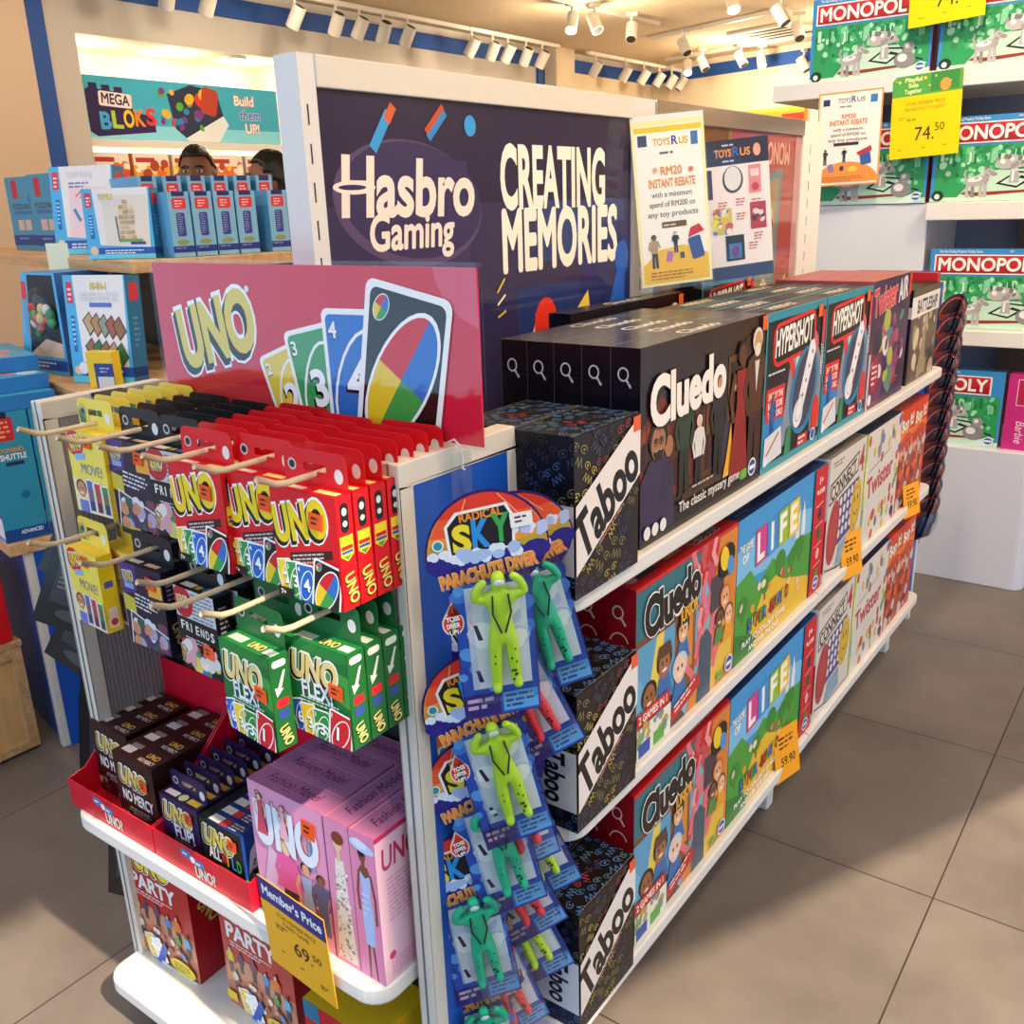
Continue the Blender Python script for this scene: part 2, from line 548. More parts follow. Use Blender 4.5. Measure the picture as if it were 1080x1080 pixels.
fw = MB().box(0, 9, 0, .12, 0, 2.8).build('wall_back', M['wallc'], loc=(-6.0, 11.2, 0), rz=R(-14)); struct(fw)
ft = MB().box(.02, 9, -.02, -.004, 2.61, 2.735).build('trim_3', M['trim'], loc=(-6.0, 11.2, 0), rz=R(-14)); struct(ft)
# unseen storefront wall right of the camera, its openings shaped to cut the sun patches
w = MB()
w.box(1.0, 1.1, -1.2, -.75, 0, 2.8)
w.box(1.0, 1.1, -.75, .30, 0, 2.10)  # added low blocker keeping sun off the base shelf and nearby floor
w.box(1.0, 1.1, 4.6, 12.6, 0, 2.8)
w.prism([(.30, 2.8), (.30, 1.98), (.95, 1.69), (2.1, 1.20), (4.6, .5), (4.6, 2.8)], 1.0, 1.1, 'x')  # sloped header shaped to set the edge of the floor sun patch
struct(w.build('wall_right_sun_blocker', M['wallc']))

# ---- niche: printed sign, shelf ledge, toy boxes
sg = Art(162, 38)
sg.rect(0, 0, 162, 38, '3fb0d0')
sg.rect(0, 0, 162, 9, '8adcf0')
sg.poly([(3, 4), (3, 29), (8, 32), (12, 32), (12, 30), (36, 28), (36, 17), (52, 15), (52, 5), (8, 1)], '2f2056')
for k in range(3): sg.rect(6 + 9 * k, 30 - k, 12 + 9 * k, 33.5 - k * .8, '2f2056')
sg.rrect(24, 24, 24, 9, 1.5, 'f3e4e0', -3)
sg.text('MEGA', 24, 21.2, 6.2, '2f2056', bold=.04, al='c', w=20, rot=-3)
for i, (ch, c) in enumerate(zip('BLOKS', ('45a8e8', 'b6d33a', 'f7c81e', 'f08a22', 'e2342c'))):
    sg.text(ch, 11 + 8.6 * i, 6 + .9 * i, 10, c, w=8, bold=.06)
sg.poly([(64, 30), (84, 37), (106, 34), (110, 18), (76, 2), (68, 8)], '2b3350')
sg.poly([(76, 2), (110, 18), (114, 12), (104, 0), (78, 0)], 'e8eef2')
sg.blobs(56, 8, 98, 32, 5, ('d8362c', '5bb13a', '2d86c6', 'f1b92c', '7a3a8c'), 1.8, 4.5, 4)
sg.rrect(99, 27, 14, 18, 3, 'b7432f', -14)
for i, (t_, c) in enumerate((('Build', 'fbf6f0'), ('them', '2f7fd0'), ('UP!', 'fbf6f0'))):
    sg.text(t_, 121 + 4 * i, 26 - 9.5 * i, 6.4, c, bold=.05, out='c43a2a' if i != 1 else 'f6f0ea', ow=.05)
mb = MB().box(0, .03, 0, 1.62, 0, .38, '3fb0d0')
mb.art(sg, (.03, 0, 0), (0, 1, 0), (0, 0, 1), (1, 0, 0))
tag(mb.build('wall_sign', M['matte'], loc=(-6.12, NY0 + .03, 1.786)), 'long turquoise toy brand sign with white and coloured lettering in the lit wall niche', 'sign')
tag(MB().box(-6.58, -6.06, NY0, NY1, 1.735, 1.78).build('niche_shelf', M['white']), 'white lit ledge under the turquoise sign in the wall niche', 'shelf')
tag(MB().box(-6.58, -6.02, NY0, NY1, 1.40, 1.44).build('niche_shelf', M['white']), 'white lower shelf of the wall niche holding the toy boxes', 'shelf')
tag(MB().box(-6.30, -6.27, NY0 + .1, NY1 - .1, 1.705, 1.725).build('led_strip', M['led']), 'glowing warm light strip under the ledge of the wall niche', 'light')
rnd = random.Random(5)
cols = ['d9482f', 'e8a33a', 'f0d7a0', 'e07a4a', 'c9d1d8', 'e5b8a0', 'd86a58', 'e9c34a']
lab = ['orange', 'amber', 'pale yellow', 'salmon', 'silver grey', 'blush pink', 'coral red', 'golden']
y = NY0 + .03
for i in range(8):
    wd = rnd.uniform(.22, .3)
    a = Art(wd * 100, 26)
    a.rect(0, 18, wd * 100, 26, 'f2e7d8')
    a.blobs(1, 2, wd * 100 - 1, 20, 5, ('e8672c', 'f5c33a', 'fff2dd', 'b0402c'), 1.5, 4, 20 + i)
    a.rect(2, 20, wd * 60, 23, 'b8322a')
    o = card_box('toy_box', wd * 100, 20, 26, cols[i], {'front': a})
    o.location = (-6.08, y + wd / 2, 1.44); o.rotation_euler = (0, 0, PI / 2)
    tag(o, 'bright %s toy box, %s from the left on the lit niche shelf' % (lab[i], ['first', 'second', 'third', 'fourth', 'fifth', 'sixth', 'seventh', 'eighth'][i]), 'toy box', 'toy boxes in the lit niche')
    y += wd + .03
for px_y, lb in ((4.62, 'yellow'), (5.22, 'amber')):
    a = Art(14, 12); a.greek(2, 8, 10, 2, 2, '5a4a10'); a.text('49.90', 2, 2, 3, '2a2208', w=9)
    mb = MB().box(-.07, .07, -.002, 0, 0, .12, 'f6dd20' if lb == 'yellow' else 'f2b32a'); mb.art(a, (-.07, -.002, 0), (1, 0, 0), (0, 0, 1), (0, -1, 0))
    tag(mb.build('price_card', M['matte'], loc=(-6.04, px_y, 1.4405), rz=PI / 2), lb + ' price card clipped to the shelf edge of the lit niche', 'price tag')
# big round glow of the niche down-light
t = thing('niche_downlight', 'round glowing downlight in the soffit of the wall niche', 'light', (-6.2, 5.05, NZ1))
MB().tube([(0, 0, -.02), (0, 0, 0)], .11, 24).build('trim_ring', M['lamp'], t)
MB().tube([(0, 0, -.024), (0, 0, -.02)], .09, 24).build('lens', M['glow'], t)

# orange header on the far wall and a ceiling air vent
a = Art(90, 16); a.rect(62, 0, 90, 9, 'c8372a'); a.rect(0, 12, 90, 16, 'f0b94a')
mb = MB().box(0, .9, -.04, 0, 0, .16, 'e39a2c'); mb.art(a, (0, -.04, 0), (1, 0, 0), (0, 0, 1), (0, -1, 0))
tag(mb.build('shelf_header', M['matte'], loc=(-4.72, 10.85, 2.03), rz=R(-14)), 'orange and red header board high on the far cream wall', 'sign')
t = thing('ceiling_vent', 'square white ceiling air vent with dark slots beyond the track lights', 'vent', (-3.85, 9.7, 2.8), R(-14))
MB().box(-.34, .34, -.34, .34, -.03, 0).build('frame', M['lamp'], t, bevel=.006)
v = MB()
for k in range(4): v.box(-.26, .26, -.25 + k * .14, -.19 + k * .14, -.034, -.03)
v.build('slots', M['lampin'], t)

# ------------------------------------------------------------------ track lights
def track(a, b, label, group='ceiling light tracks'):
    a, b = Vector(a), Vector(b)
    L = (b - a).length
    mb = MB().box(0, L, -.018, .018, -.03, 0)
    o = mb.build('lighting_track', M['lamp'], loc=a, rz=math.atan2(b.y - a.y, b.x - a.x))
    tag(o, label, 'light track', group)
def make_head(lit):
    t = thing('track_spotlight', 'x', 'spotlight')
    MB().box(-.05, .05, -.015, .015, .10, .13).build('adapter', M['lamp'], t)
    MB().tube([(0, 0, .10), (0, 0, .0)], .01, 8).build('bracket', M['lamp'], t)
    # can tilted; axis in the local YZ plane
    d = Vector((0, -.55, -.83)).normalized()
    h0 = -d * .075 + Vector((0, 0, -.02)); h1 = d * .075 + Vector((0, 0, -.02))
    MB().tube([h0, h1], .047, 18).build('lamp_housing', M['lamp'], t, smooth=False)
    MB().tube([h0 - d * .001, h0], .036, 16).build('rear_cap', M['lampin'], t)
    MB().tube([h1, h1 + d * .003], .040, 16).build('lens', M['glow'] if lit else M['lampin'], t)
    return t
track((-5.4, 3.2, 2.70), (-5.4, 8.25, 2.70), 'long pale light track following the left wall with its blue band')
track((-4.52, 5.6, 2.80), (-4.46, 8.45, 2.80), 'short light track above the middle aisle with the paired spotlights')
track((-5.42, 8.8, 2.70), (-5.42, 11.0, 2.70), 'light track at the far left corner over the cream wall')
track((-4.9, 9.1, 2.80), (-3.3, 8.6, 2.80), 'light track running across the ceiling in front of the air vent')
track((-5.5, 10.6, 2.80), (-2.6, 9.85, 2.80), 'farthest light track crossing the ceiling before the blue band')
off, on = Run(make_head(False)), Run(make_head(True))
wall = [3.973, 4.268, 4.987, 5.368, 5.605, 5.857, 6.122, 6.926, 7.216, 7.437, 7.712, 7.97]
names = ['first', 'second', 'third', 'fourth', 'fifth', 'sixth', 'seventh', 'eighth', 'ninth', 'tenth', 'eleventh', 'twelfth']
for i, yy in enumerate(wall):
    off.put((-5.4, yy, 2.57), R(-90 + (i * 37 % 5 - 2) * 6), 'unlit white can spotlight, %s from the left along the blue band of the left wall' % names[i], 'spotlights on the left wall track')
for i, yy in enumerate([8.95, 9.55, 9.95, 10.3, 10.6, 10.85]):
    off.put((-5.42, yy, 2.57), R(-80 + i * 5), 'unlit spotlight near the far corner, %s along the corner track' % names[i], 'spotlights on the corner track')
for i, (p, l, s_) in enumerate([((-4.52, 7.1, 2.67), 1, 'lit spotlight of the nearest ceiling pair'), ((-4.40, 7.25, 2.67), 0, 'unlit spotlight beside the nearest lit one'),
        ((-4.40, 7.85, 2.67), 0, 'dark spotlight turned aside behind the nearest ceiling pair'), ((-4.45, 8.95, 2.67), 0, 'hanging unlit spotlight on the cross track before the vent'),
        ((-5.1, 10.35, 2.67), 1, 'leftmost glowing spotlight on the farthest track'), ((-4.85, 10.2, 2.67), 0, 'unlit spotlight right of the leftmost glowing one'),
        ((-4.75, 11.0, 2.5), 1, 'lowest glowing spotlight before the far blue band'), ((-4.42, 10.2, 2.67), 0, 'unlit spotlight between the glowing ones over the far wall'),
        ((-4.3, 10.45, 2.67), 1, 'glowing spotlight in the middle of the farthest row'), ((-4.55, 11.3, 2.5), 0, 'small unlit spotlight against the far blue band'),
        ((-4.25, 11.0, 2.5), 1, 'rightmost glowing spotlight against the far blue band'), ((-3.9, 10.6, 2.6), 0, 'unlit spotlight at the right end of the far row'),
        ((-3.25, 7.3, 2.68), 1, 'glowing spotlight cut by the top edge of the picture'), ((-3.05, 7.75, 2.62), 0, 'large unlit spotlight hanging near the top right boxes'),
        ((-3.3, 8.8, 2.65), 0, 'unlit spotlight over the air vent')]):
    (on if l else off).put(p, R(20 + i * 47 % 90), s_, 'spotlights over the far aisles')
# ================================================================== the long shelf unit
def shelf_plan(x0, x1, y0, y1, r=.03, corners=('x1y0',)):
    """outline in plan with some corners rounded"""
    P = {'x0y0': (x0, y0), 'x1y0': (x1, y0), 'x1y1': (x1, y1), 'x0y1': (x0, y1)}
    C = {'x0y0': (x0 + r, y0 + r, 180), 'x1y0': (x1 - r, y0 + r, 270), 'x1y1': (x1 - r, y1 - r, 0), 'x0y1': (x0 + r, y1 - r, 90)}
    pts = []
    for k in ('x0y0', 'x1y0', 'x1y1', 'x0y1'):
        if k in corners:
            cx, cy, a0 = C[k]
            pts += [(cx + r * math.cos(R(a0 + 15 * j)), cy + r * math.sin(R(a0 + 15 * j))) for j in range(7)]
        else: pts.append(P[k])
    return pts
Z1, Z2, Z3 = .853, .530, .205
gon = thing('gondola_shelf_unit', 'long white double sided shelf unit with framed dark poster panels and three loaded shelves', 'shelf unit', (-.97, 1.8, 0))
def G(mb, name, mat, **k):
    o = mb.build(name, mat, gon, **k)
    o.location = (.97, -1.8, 0)
    return o
for y0, y1 in ((.872, .900), (1.705, 1.792), (2.615, 2.775)):
    s_ = MB().box(-.992, -.95, y0, y1, 0, 1.482)
    for k in range(13): s_.box(-.9502, -.9494, y0 + (y1 - y0) * .35, y0 + (y1 - y0) * .35 + .0022, 1.40 - k * .046, 1.424 - k * .046, mi=1)
    G(s_, 'post', [M['white'], M['lampin']])
G(MB().box(-.992, -.946, .9005, 1.7045, 1.444, 1.482), 'top_rail', M['cream'], bevel=.002)
G(MB().box(-.992, -.946, 1.7925, 2.6145, 1.444, 1.482), 'top_rail', principled('brushed_rail', 'b9aa9b', rough=.18, metal=.7), bevel=.002)
G(MB().box(-.975, -.955, .895, 2.62, .05, .86), 'lower_back_panel', M['grey'])
# poster of the near bay
pa = Art(80, 58)
pa.rect(0, 0, 80, 58, '353158')
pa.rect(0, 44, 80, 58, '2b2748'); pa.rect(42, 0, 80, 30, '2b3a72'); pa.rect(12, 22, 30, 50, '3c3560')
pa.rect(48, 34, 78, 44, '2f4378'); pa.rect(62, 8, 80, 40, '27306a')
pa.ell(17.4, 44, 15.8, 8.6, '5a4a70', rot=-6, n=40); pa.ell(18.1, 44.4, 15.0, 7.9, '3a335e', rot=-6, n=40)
pa.text('Hasbro', 3.0, 42.9, 7.4, 'f6e9dc', w=28.5, bold=.05, shear=.1, rot=-1)
pa.ell(5.8, 46.4, 4.0, .9, 'f6e9dc'); pa.ell(5.4, 46.4, 2.6, .35, '3a335e')
pa.text('Gaming', 8.2, 38.1, 4.7, 'f6e9dc', w=18, bold=.045, shear=.12)
pa.text('CREATING', 38.3, 43.2, 9.2, 'fdf6e6', w=32.4, bold=.06)
pa.text('MEMORIES', 38.6, 33.2, 9.4, 'fdf6e6', w=36.4, bold=.06)
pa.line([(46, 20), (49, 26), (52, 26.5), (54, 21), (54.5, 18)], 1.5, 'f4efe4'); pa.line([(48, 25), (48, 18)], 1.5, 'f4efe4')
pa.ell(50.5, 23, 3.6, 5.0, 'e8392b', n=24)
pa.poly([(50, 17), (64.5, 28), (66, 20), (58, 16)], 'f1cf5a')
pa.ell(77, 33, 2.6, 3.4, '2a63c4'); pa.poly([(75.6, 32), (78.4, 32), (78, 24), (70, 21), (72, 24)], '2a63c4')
pa.line([(10, 51.6), (13, 55.6)], 1.6, '3aa0e0'); pa.line([(13, 55.2), (14, 56.6)], 1.4, 'd8653a'); pa.line([(21.5, 53.2), (25, 56.4)], 1.2, '3a8ad0'); pa.line([(21, 54), (24.6, 57.2)], .9, 'c8553a'); pa.ell(31, 55, 1.4, 1.5, '3aa0e0')  # coloured strokes along the top, painted in for reflections on the panel
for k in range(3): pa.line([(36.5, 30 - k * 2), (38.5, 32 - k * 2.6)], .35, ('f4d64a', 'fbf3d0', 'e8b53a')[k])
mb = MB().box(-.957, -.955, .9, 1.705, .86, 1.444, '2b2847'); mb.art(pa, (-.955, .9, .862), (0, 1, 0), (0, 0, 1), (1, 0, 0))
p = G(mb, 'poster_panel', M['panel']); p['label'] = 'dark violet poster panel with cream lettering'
# poster of the far bay
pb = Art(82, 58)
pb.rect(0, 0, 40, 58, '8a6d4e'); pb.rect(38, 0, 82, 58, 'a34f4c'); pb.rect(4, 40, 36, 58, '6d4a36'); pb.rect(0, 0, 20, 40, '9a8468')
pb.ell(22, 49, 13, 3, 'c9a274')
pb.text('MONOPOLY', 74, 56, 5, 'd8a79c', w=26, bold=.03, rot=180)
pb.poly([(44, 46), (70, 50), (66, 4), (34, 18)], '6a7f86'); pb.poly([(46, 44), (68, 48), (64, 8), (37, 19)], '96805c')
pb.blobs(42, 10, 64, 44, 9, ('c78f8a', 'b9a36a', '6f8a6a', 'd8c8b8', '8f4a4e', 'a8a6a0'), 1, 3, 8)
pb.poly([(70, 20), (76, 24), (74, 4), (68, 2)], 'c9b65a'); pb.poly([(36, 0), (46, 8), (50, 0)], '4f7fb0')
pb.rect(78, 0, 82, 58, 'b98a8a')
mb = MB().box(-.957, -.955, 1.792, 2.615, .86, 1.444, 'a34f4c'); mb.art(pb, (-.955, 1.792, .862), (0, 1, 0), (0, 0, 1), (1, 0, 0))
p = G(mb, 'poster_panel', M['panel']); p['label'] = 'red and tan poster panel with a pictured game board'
for zt in (Z1, Z2, Z3):
    G(MB().prism(shelf_plan(-.95, -.562, .862, 1.790, .04), zt - .024, zt), 'shelf', M['white'], bevel=.003)
    G(MB().prism(shelf_plan(-.95, -.562, 1.794, 2.70, .03, ('x1y1',)), zt - .024, zt), 'shelf', M['white'], bevel=.003)
for y in (.93, 1.785, 2.70):
    G(MB().box(-.95, -.634, y - .018, y + .018, 0, .05), 'base_leg', M['white'], bevel=.003)
    for zt in (Z1, Z2, Z3):
        G(MB().prism([(-.95, zt - .025), (-.62, zt - .025), (-.95, zt - .09)], y - .004, y + .004, 'y'), 'shelf_bracket', M['white'])
G(MB().box(-.95, -.94, .9, 2.62, 0, .18), 'kick_board', M['dark'])

# ================================================================== end display stand
stand = thing('end_display_stand', 'white end display stand with blue side panels, pegged back and two shelves', 'display stand', (-.987, .74, 0))
def S(mb, name, mat, **k):
    o = mb.build(name, mat, stand, **k)
    o.location = (.987, -.74, 0)
    return o
XR0, XR1, XL0, XL1 = -.662, -.636, -1.338, -1.312
for x0, x1, out in ((XR0, XR1, 1), (XL0, XL1, -1)):
    f = MB()
    f.box(x0, x1, .668, .690, 0, 1.03); f.box(x0, x1, .852, .868, 0, 1.03); f.box(x0, x1, .668, .868, 1.03, 1.055)
    f.box(x0, x1, .690, .852, 0, .04)
    p = S(f, 'side_panel', M['cream'], bevel=.0015)
    xo = x1 - .004 if out > 0 else x0 + .001
    ins = MB().box(xo, xo + .003, .690, .852, .04, 1.03).build('blue_insert', M['blue'], p)
    ins['label'] = 'blue outer sheet'
    g = MB()
    xi = x0 + .003 if out > 0 else x1 - .005
    g.box(xi, xi + .002, .690, .852, .04, 1.03)
    for k in range(22): g.box(xi - .0012 * (1 if out > 0 else -1), xi + .002 - .0012 * (1 if out > 0 else -1) , .693 + k * .0072, .697 + k * .0072, .04, 1.03)
    g.build('ribbed_liner', M['grey'], p)
    gr = MB()
    gr.box(x0 + .0115, x0 + .0135, .6672, .6681, 0, 1.055)
    gr.build('edge_groove', principled('groove_grey', '6d7178', rough=.6), p)
b = MB().box(XL1, XR0, .80, .815, 0, 1.03)
S(b, 'back_board', M['dark'])
for z in (.60, .76, .906, .98, 1.0):
    pass
S(MB().box(XL1, XR0, .792, .799, 1.035, 1.052), 'back_rail', M['dark'])
S(MB().box(XL1, XR0, .787, .799, .895, .912), 'hook_bar', M['steel'])
S(MB().box(XL1, XR0, .787, .799, 1.010, 1.027), 'hook_bar', M['steel'])
S(MB().box(XL1, XR0, .745, .792, 1.049, 1.0552), 'sign_ledge', M['dark'])
S(MB().prism(shelf_plan(-1.328, -.668, .606, .80, .035, ('x0y0', 'x1y0')), .392, .420), 'shelf', M['white'], bevel=.005)
S(MB().prism(shelf_plan(-1.328, -.668, .606, .80, .035, ('x0y0', 'x1y0')), .072, .100), 'base_shelf', M['white'], bevel=.005)
S(MB().box(-1.30, -.69, .69, .80, 0, .072), 'kick_board', M['dark'])
# far end stand: only its blue side panel shows past the boxes
far = thing('far_end_panel', 'blue side panel at the far end of the long shelf unit behind the hanging toys', 'display stand', (-.65, 2.8, 0))
MB().box(-.012, .008, -.03, .16, .05, 1.05).build('panel', M['blue'], far, bevel=.002)
MB().box(-.012, .009, .16, .18, 0, 1.05).build('edge_post', M['white'], far, bevel=.002)
# ================================================================== board game boxes on the long unit
def doodles(a, x0, y0, x1, y1, step, size, seed, cols=('b9a84e', '4a6ea8', '9a3a48', '46486a', '8a8058', '3a3444', '2e2a38')):
    rnd = random.Random(seed)
    j = 0
    y = y0
    a.k += 1
    while y < y1:
        x = x0 + (step * .5 if j % 2 else 0)
        while x < x1:
            cx, cy, s_ = x + rnd.uniform(-.15, .15) * step, y + rnd.uniform(-.12, .12) * step, size * rnd.uniform(.8, 1.1)
            c, rt = rnd.choice(cols), rnd.uniform(-40, 60)
            for q in (-.42, .42):
                p = a.xf([(q * s_, .35 * s_)], cx, cy, rt)[0]
                a.arc(p[0], p[1], .3 * s_, .2 * s_, .055 * s_, c, 0, 300, rot=rt, n=8, same=True)
                a.ell(p[0], p[1], .09 * s_, .09 * s_, c, n=6, same=True)
            z = [(-.5 + .16 * k, -.35 + (.26 if k % 2 else -.2)) for k in range(7)]
            a.line(a.xf([(u * s_, v * s_) for u, v in z], cx, cy, rt), .06 * s_, c, same=True)
            x += step
        y += step * .8
        j += 1
# --- black word game with the white diagonal band
W_, H_, D_ = 15.0, 19.7, 8.2
f = Art(W_, H_); f.rect(0, 0, W_, H_, '1d1716'); doodles(f, 1, 1, W_, H_, 3.5, 2.3, 11)
f.poly([(0, 3), (0, 11.6), (W_, 19.6), (W_, 12)], 'ece3df')
f.text('Taboo', 1.6, 4.6, 5.4, '14110f', w=15.8, bold=.06, shear=.12, rot=31)
f.greek(5.2, 5.5, 11, 1, .6, 'd07a70', rot=31, seed=8)
f.rect(13.2, 17.6, 15.0, 19.5, 'e8602a')
l = Art(D_, H_); l.rect(0, 0, D_, H_, '0f0f14'); doodles(l, 1, 1, D_, H_, 3.5, 2.3, 12)
l.rect(0, 3, D_, 11.6, 'e9e8ea')
l.text('Taboo', 3.4, 11.2, 3.0, '14110f', w=7.6, bold=.05, shear=.1, rot=-90)
tp = Art(W_, D_); tp.rect(0, 0, W_, D_, '141216'); doodles(tp, .8, .8, W_, D_, 3.5, 2.3, 13, ('c9b652', '4f7ab8', 'a83f4c', '5f8a98', '4a465a'))
tp.line([(0, .12), (W_, .12)], .1, '8a8684'); tp.line([(0, 8.1), (W_, 8.1)], .1, '8a8684')
rt = Run(card_box('word_game_box', W_, D_, H_, '131116', {'front': f, 'left': l, 'top': tp}))
tag(rt.root, 'x', 'board game box')
for z, nm in ((Z1, 'top'), (Z2, 'middle'), (Z3, 'bottom')):
    t_ = (1.3 - z) / (1.3 - .836) if z == Z1 else 1
    for k, w_ in enumerate(('front', 'second')):
        rt.put((-.556 - k * .085, .868 + W_ * .005, z), PI / 2, 'black box with doodled faces and white diagonal band, %s on the %s shelf' % ('front one' if k == 0 else 'one behind it', nm), 'black word game boxes with doodled faces')

def magnifier(a, x, y, r, c):
    a.arc(x, y, r, r * 1.15, r * .28, c, n=18)
    a.line([(x + r * .6, y - r * .9), (x + r * 1.5, y - r * 2.2)], r * .42, c)
# --- dark mystery game
W_, H_, D_ = 40.8, 26.8, 4.35
f = Art(W_, H_); f.rect(0, 0, W_, H_, '2a1413')
f.poly([(0, 26.8), (30, 26.8), (30, 20), (14, 15), (0, 18)], '241c22')
f.poly([(0, 16), (6, 20), (12, 14), (22, 18), (22, 5), (0, 5)], '6a2a18')
f.poly([(22, 6), (22, 19), (28, 22), (30, 6)], '2c2d44')
f.blobs(1, 6, 22, 17, 7, ('8f3a1c', '50201a', '3d1a18', '6e2c1a', '2c1416'), .8, 2.4, 3)
for k in range(9): f.poly([(1 + 2.4 * k, 5), (1.8 + 2.4 * k, 18 - k % 3), (2.6 + 2.4 * k, 5)], ('4a1c18', '5e2418', '38161a')[k % 3])
f.rect(9.6, 12, 11, 17.6, '7a4a24'); f.rect(19.8, 11.5, 21.4, 16.5, '6a3f20'); f.poly([(33, 4), (33, 24), (40.8, 25), (40.8, 4)], '2c1a18'); f.poly([(12, 3.4), (26, 3.4), (24, 6.4), (14, 6.4)], '4a2c1e')
f.rect(27, 12, 33, 22, '5a3a1c'); f.rect(27.8, 13, 32.2, 21, '221512'); f.face_(30, 17.5, 1.2, 'b98a64', '1a1010')
f.poly([(26, 3), (32, 3), (31, 9), (29.5, 6), (28.6, 12), (27.4, 7)], 'f0a82c'); f.poly([(27, 3), (31, 3), (29.5, 8), (28.5, 5)], 'fbe27a')
f.rect(0, 0, W_, 3.5, '120b0c')
f.poly([(0, 1), (0, 9), (2.6, 11.6), (7.2, 11.6), (9.6, 8), (10, 1)], '33264a'); f.line([(8.6, 8.4), (6.2, 6), (8.2, 12.2)], 1.6, '2a2040'); f.ell(8.0, 12.6, 1.2, 1.5, 'a56f4a'); f.face_(4.9, 13.6, 2.5, 'a56f4a', '120c0a'); f.arc(4.15, 13.9, .62, .5, .12, '1a1010'); f.arc(5.65, 13.9, .62, .5, .12, '1a1010'); f.poly([(3.4, 12.6), (6.4, 12.6), (5.8, 11.2), (4, 11.2)], '1a1010'); f.ell(4.9, 12.7, .6, .16, '8a4a3a')
f.person(12.6, 4.5, 15.5, 'c08a60', '1f3a26', '16241a', '2c1a10')
f.person(17.2, 4.2, 11, 'e0b694', 'dcd8d4', '1d1a1c', 'e8e0d6')
f.person(23.8, 4.5, 15.5, 'c39474', '1b1c28', '14141c', '1a1010')
f.person(31.6, 2.2, 21.5, '5a3222', '8e1a1e', '8e1a1e', '140c0a', dress=True)
f.person(37.2, 1.6, 23.5, 'c8966c', '4c2a20', '3a201a', 'd8d0c6')
f.ell(37.3, 21.7, 1.2, 1.1, 'e0d8cc'); f.poly([(36.4, 20), (38.2, 20), (37.3, 15)], 'd8d0cc')
f.text('Cluedo', 2.2, 16.2, 6.2, 'f4ece4', w=23.5, bold=.075, rot=2, sh='1a1014', sd=(.25, -.25))
f.text('The classic mystery game', 11, 2.2, 1.5, 'f0e8e0', w=21, bold=.02); f.greek(15, 4.8, 12, 1, .8, 'b9a99c')
for k in range(3): f.ell(1.6 + 2.3 * k, 1.9, .95, .95, 'e8e4e0', n=14)
f.rrect(33.6, 2.4, 2.6, 1.6, .5, '6bb04a'); f.ell(37, 2.8, 1.6, 1.5, 'e6ecf4'); f.ell(37, 2.8, 1.3, 1.2, '2a4a9a'); f.rect(35.9, 2.4, 38.1, 3.1, 'e6ecf4')
f.rect(38.8, 24.4, 40.7, 26.6, 'e8602a')
l = Art(D_, H_); l.rect(0, 0, D_, H_, '10121d'); l.line([(.06, 0), (.06, H_)], .1, '4a4c58'); magnifier(l, 1.9, 23.4, .72, 'cfd2da')
l.line([(0, 22.3), (D_, 22.3)], .06, '2c2f3c')
tp = Art(W_, D_); tp.rect(0, 0, W_, D_, '2e2a30'); tp.line([(0, .08), (W_, .08)], .12, '8f8a86'); tp.text('Cluedo', 15, 1.2, 2.0, 'e8e2da', w=12, bold=.05)
tp.greek(29, 2.4, 6, 2, .8, '9a948c')
rm = Run(card_box('mystery_game_box', W_, D_, H_, '14121a', {'front': f, 'left': l, 'top': tp}, mat=principled('semi_gloss_card', rough=.24, spec=.5, attr=True)))
tag(rm.root, 'x', 'board game box')
for k in range(5):
    rm.put((-.575 - k * .0437, 1.055 + W_ * .005, Z1 + .001), PI / 2, 'black box with a magnifying glass on its end, %s of the top shelf row' % ('front' if k == 0 else ['', 'second', 'third', 'fourth', 'rearmost'][k]), 'dark mystery games on the top shelf')
rm.put((-.865, 1.345 + W_ * .005, Z1 + .001), PI / 2, 'black game box set back against the poster panel behind the top shelf row', 'dark mystery games on the top shelf')

# --- red junior mystery game
W_, H_, D_ = 34.0, 26.6, 5.0
f = Art(W_, H_); f.rect(0, 0, W_, H_, 'c8252a'); f.rect(0, 0, W_, 20, '6fb4d8')
f.poly([(0, 14), (0, 20), (20, 20), (18, 8), (8, 4)], '5aa0cc')
f.rect(12, 4, 19, 19, '8a5a34'); f.poly([(3, 6), (7, 20), (9, 20), (7, 6)], 'e8cf5a'); f.rect(16, 8, 18, 19, 'd98a3a')
f.poly([(16, 0), (34, 0), (34, 26), (27, 26), (24, 12)], 'd98436'); f.poly([(20, 3), (33, 9), (33, 3), (26, 0), (20, 0)], 'e8c04a')
f.poly([(0, 0), (16, 0), (11, 6), (0, 4)], '4a4038')
f.poly([(0, 18.6), (0, 26), (20, 26), (20, 18)], '2f6f7c'); f.poly([(0, 18.6), (20, 18), (20, 17.2), (0, 17.6)], '7a4a2c')
rnd = random.Random(9)
for k in range(26):
    x, y = rnd.uniform(18, 27), rnd.uniform(2, 25)
    f.line([(x, y), (x + rnd.uniform(-1.6, 1.6), y + 2), (x + rnd.uniform(-2, 2), y + 4)], 1.3, rnd.choice(('e8737c', 'f09aa0', 'c8505a')), same=k > 0)
f.poly([(20, 0), (20.5, 11), (23, 12), (25, 10), (25, 0)], '46586a'); f.rect(24, 14, 29, 20, '4a4048')
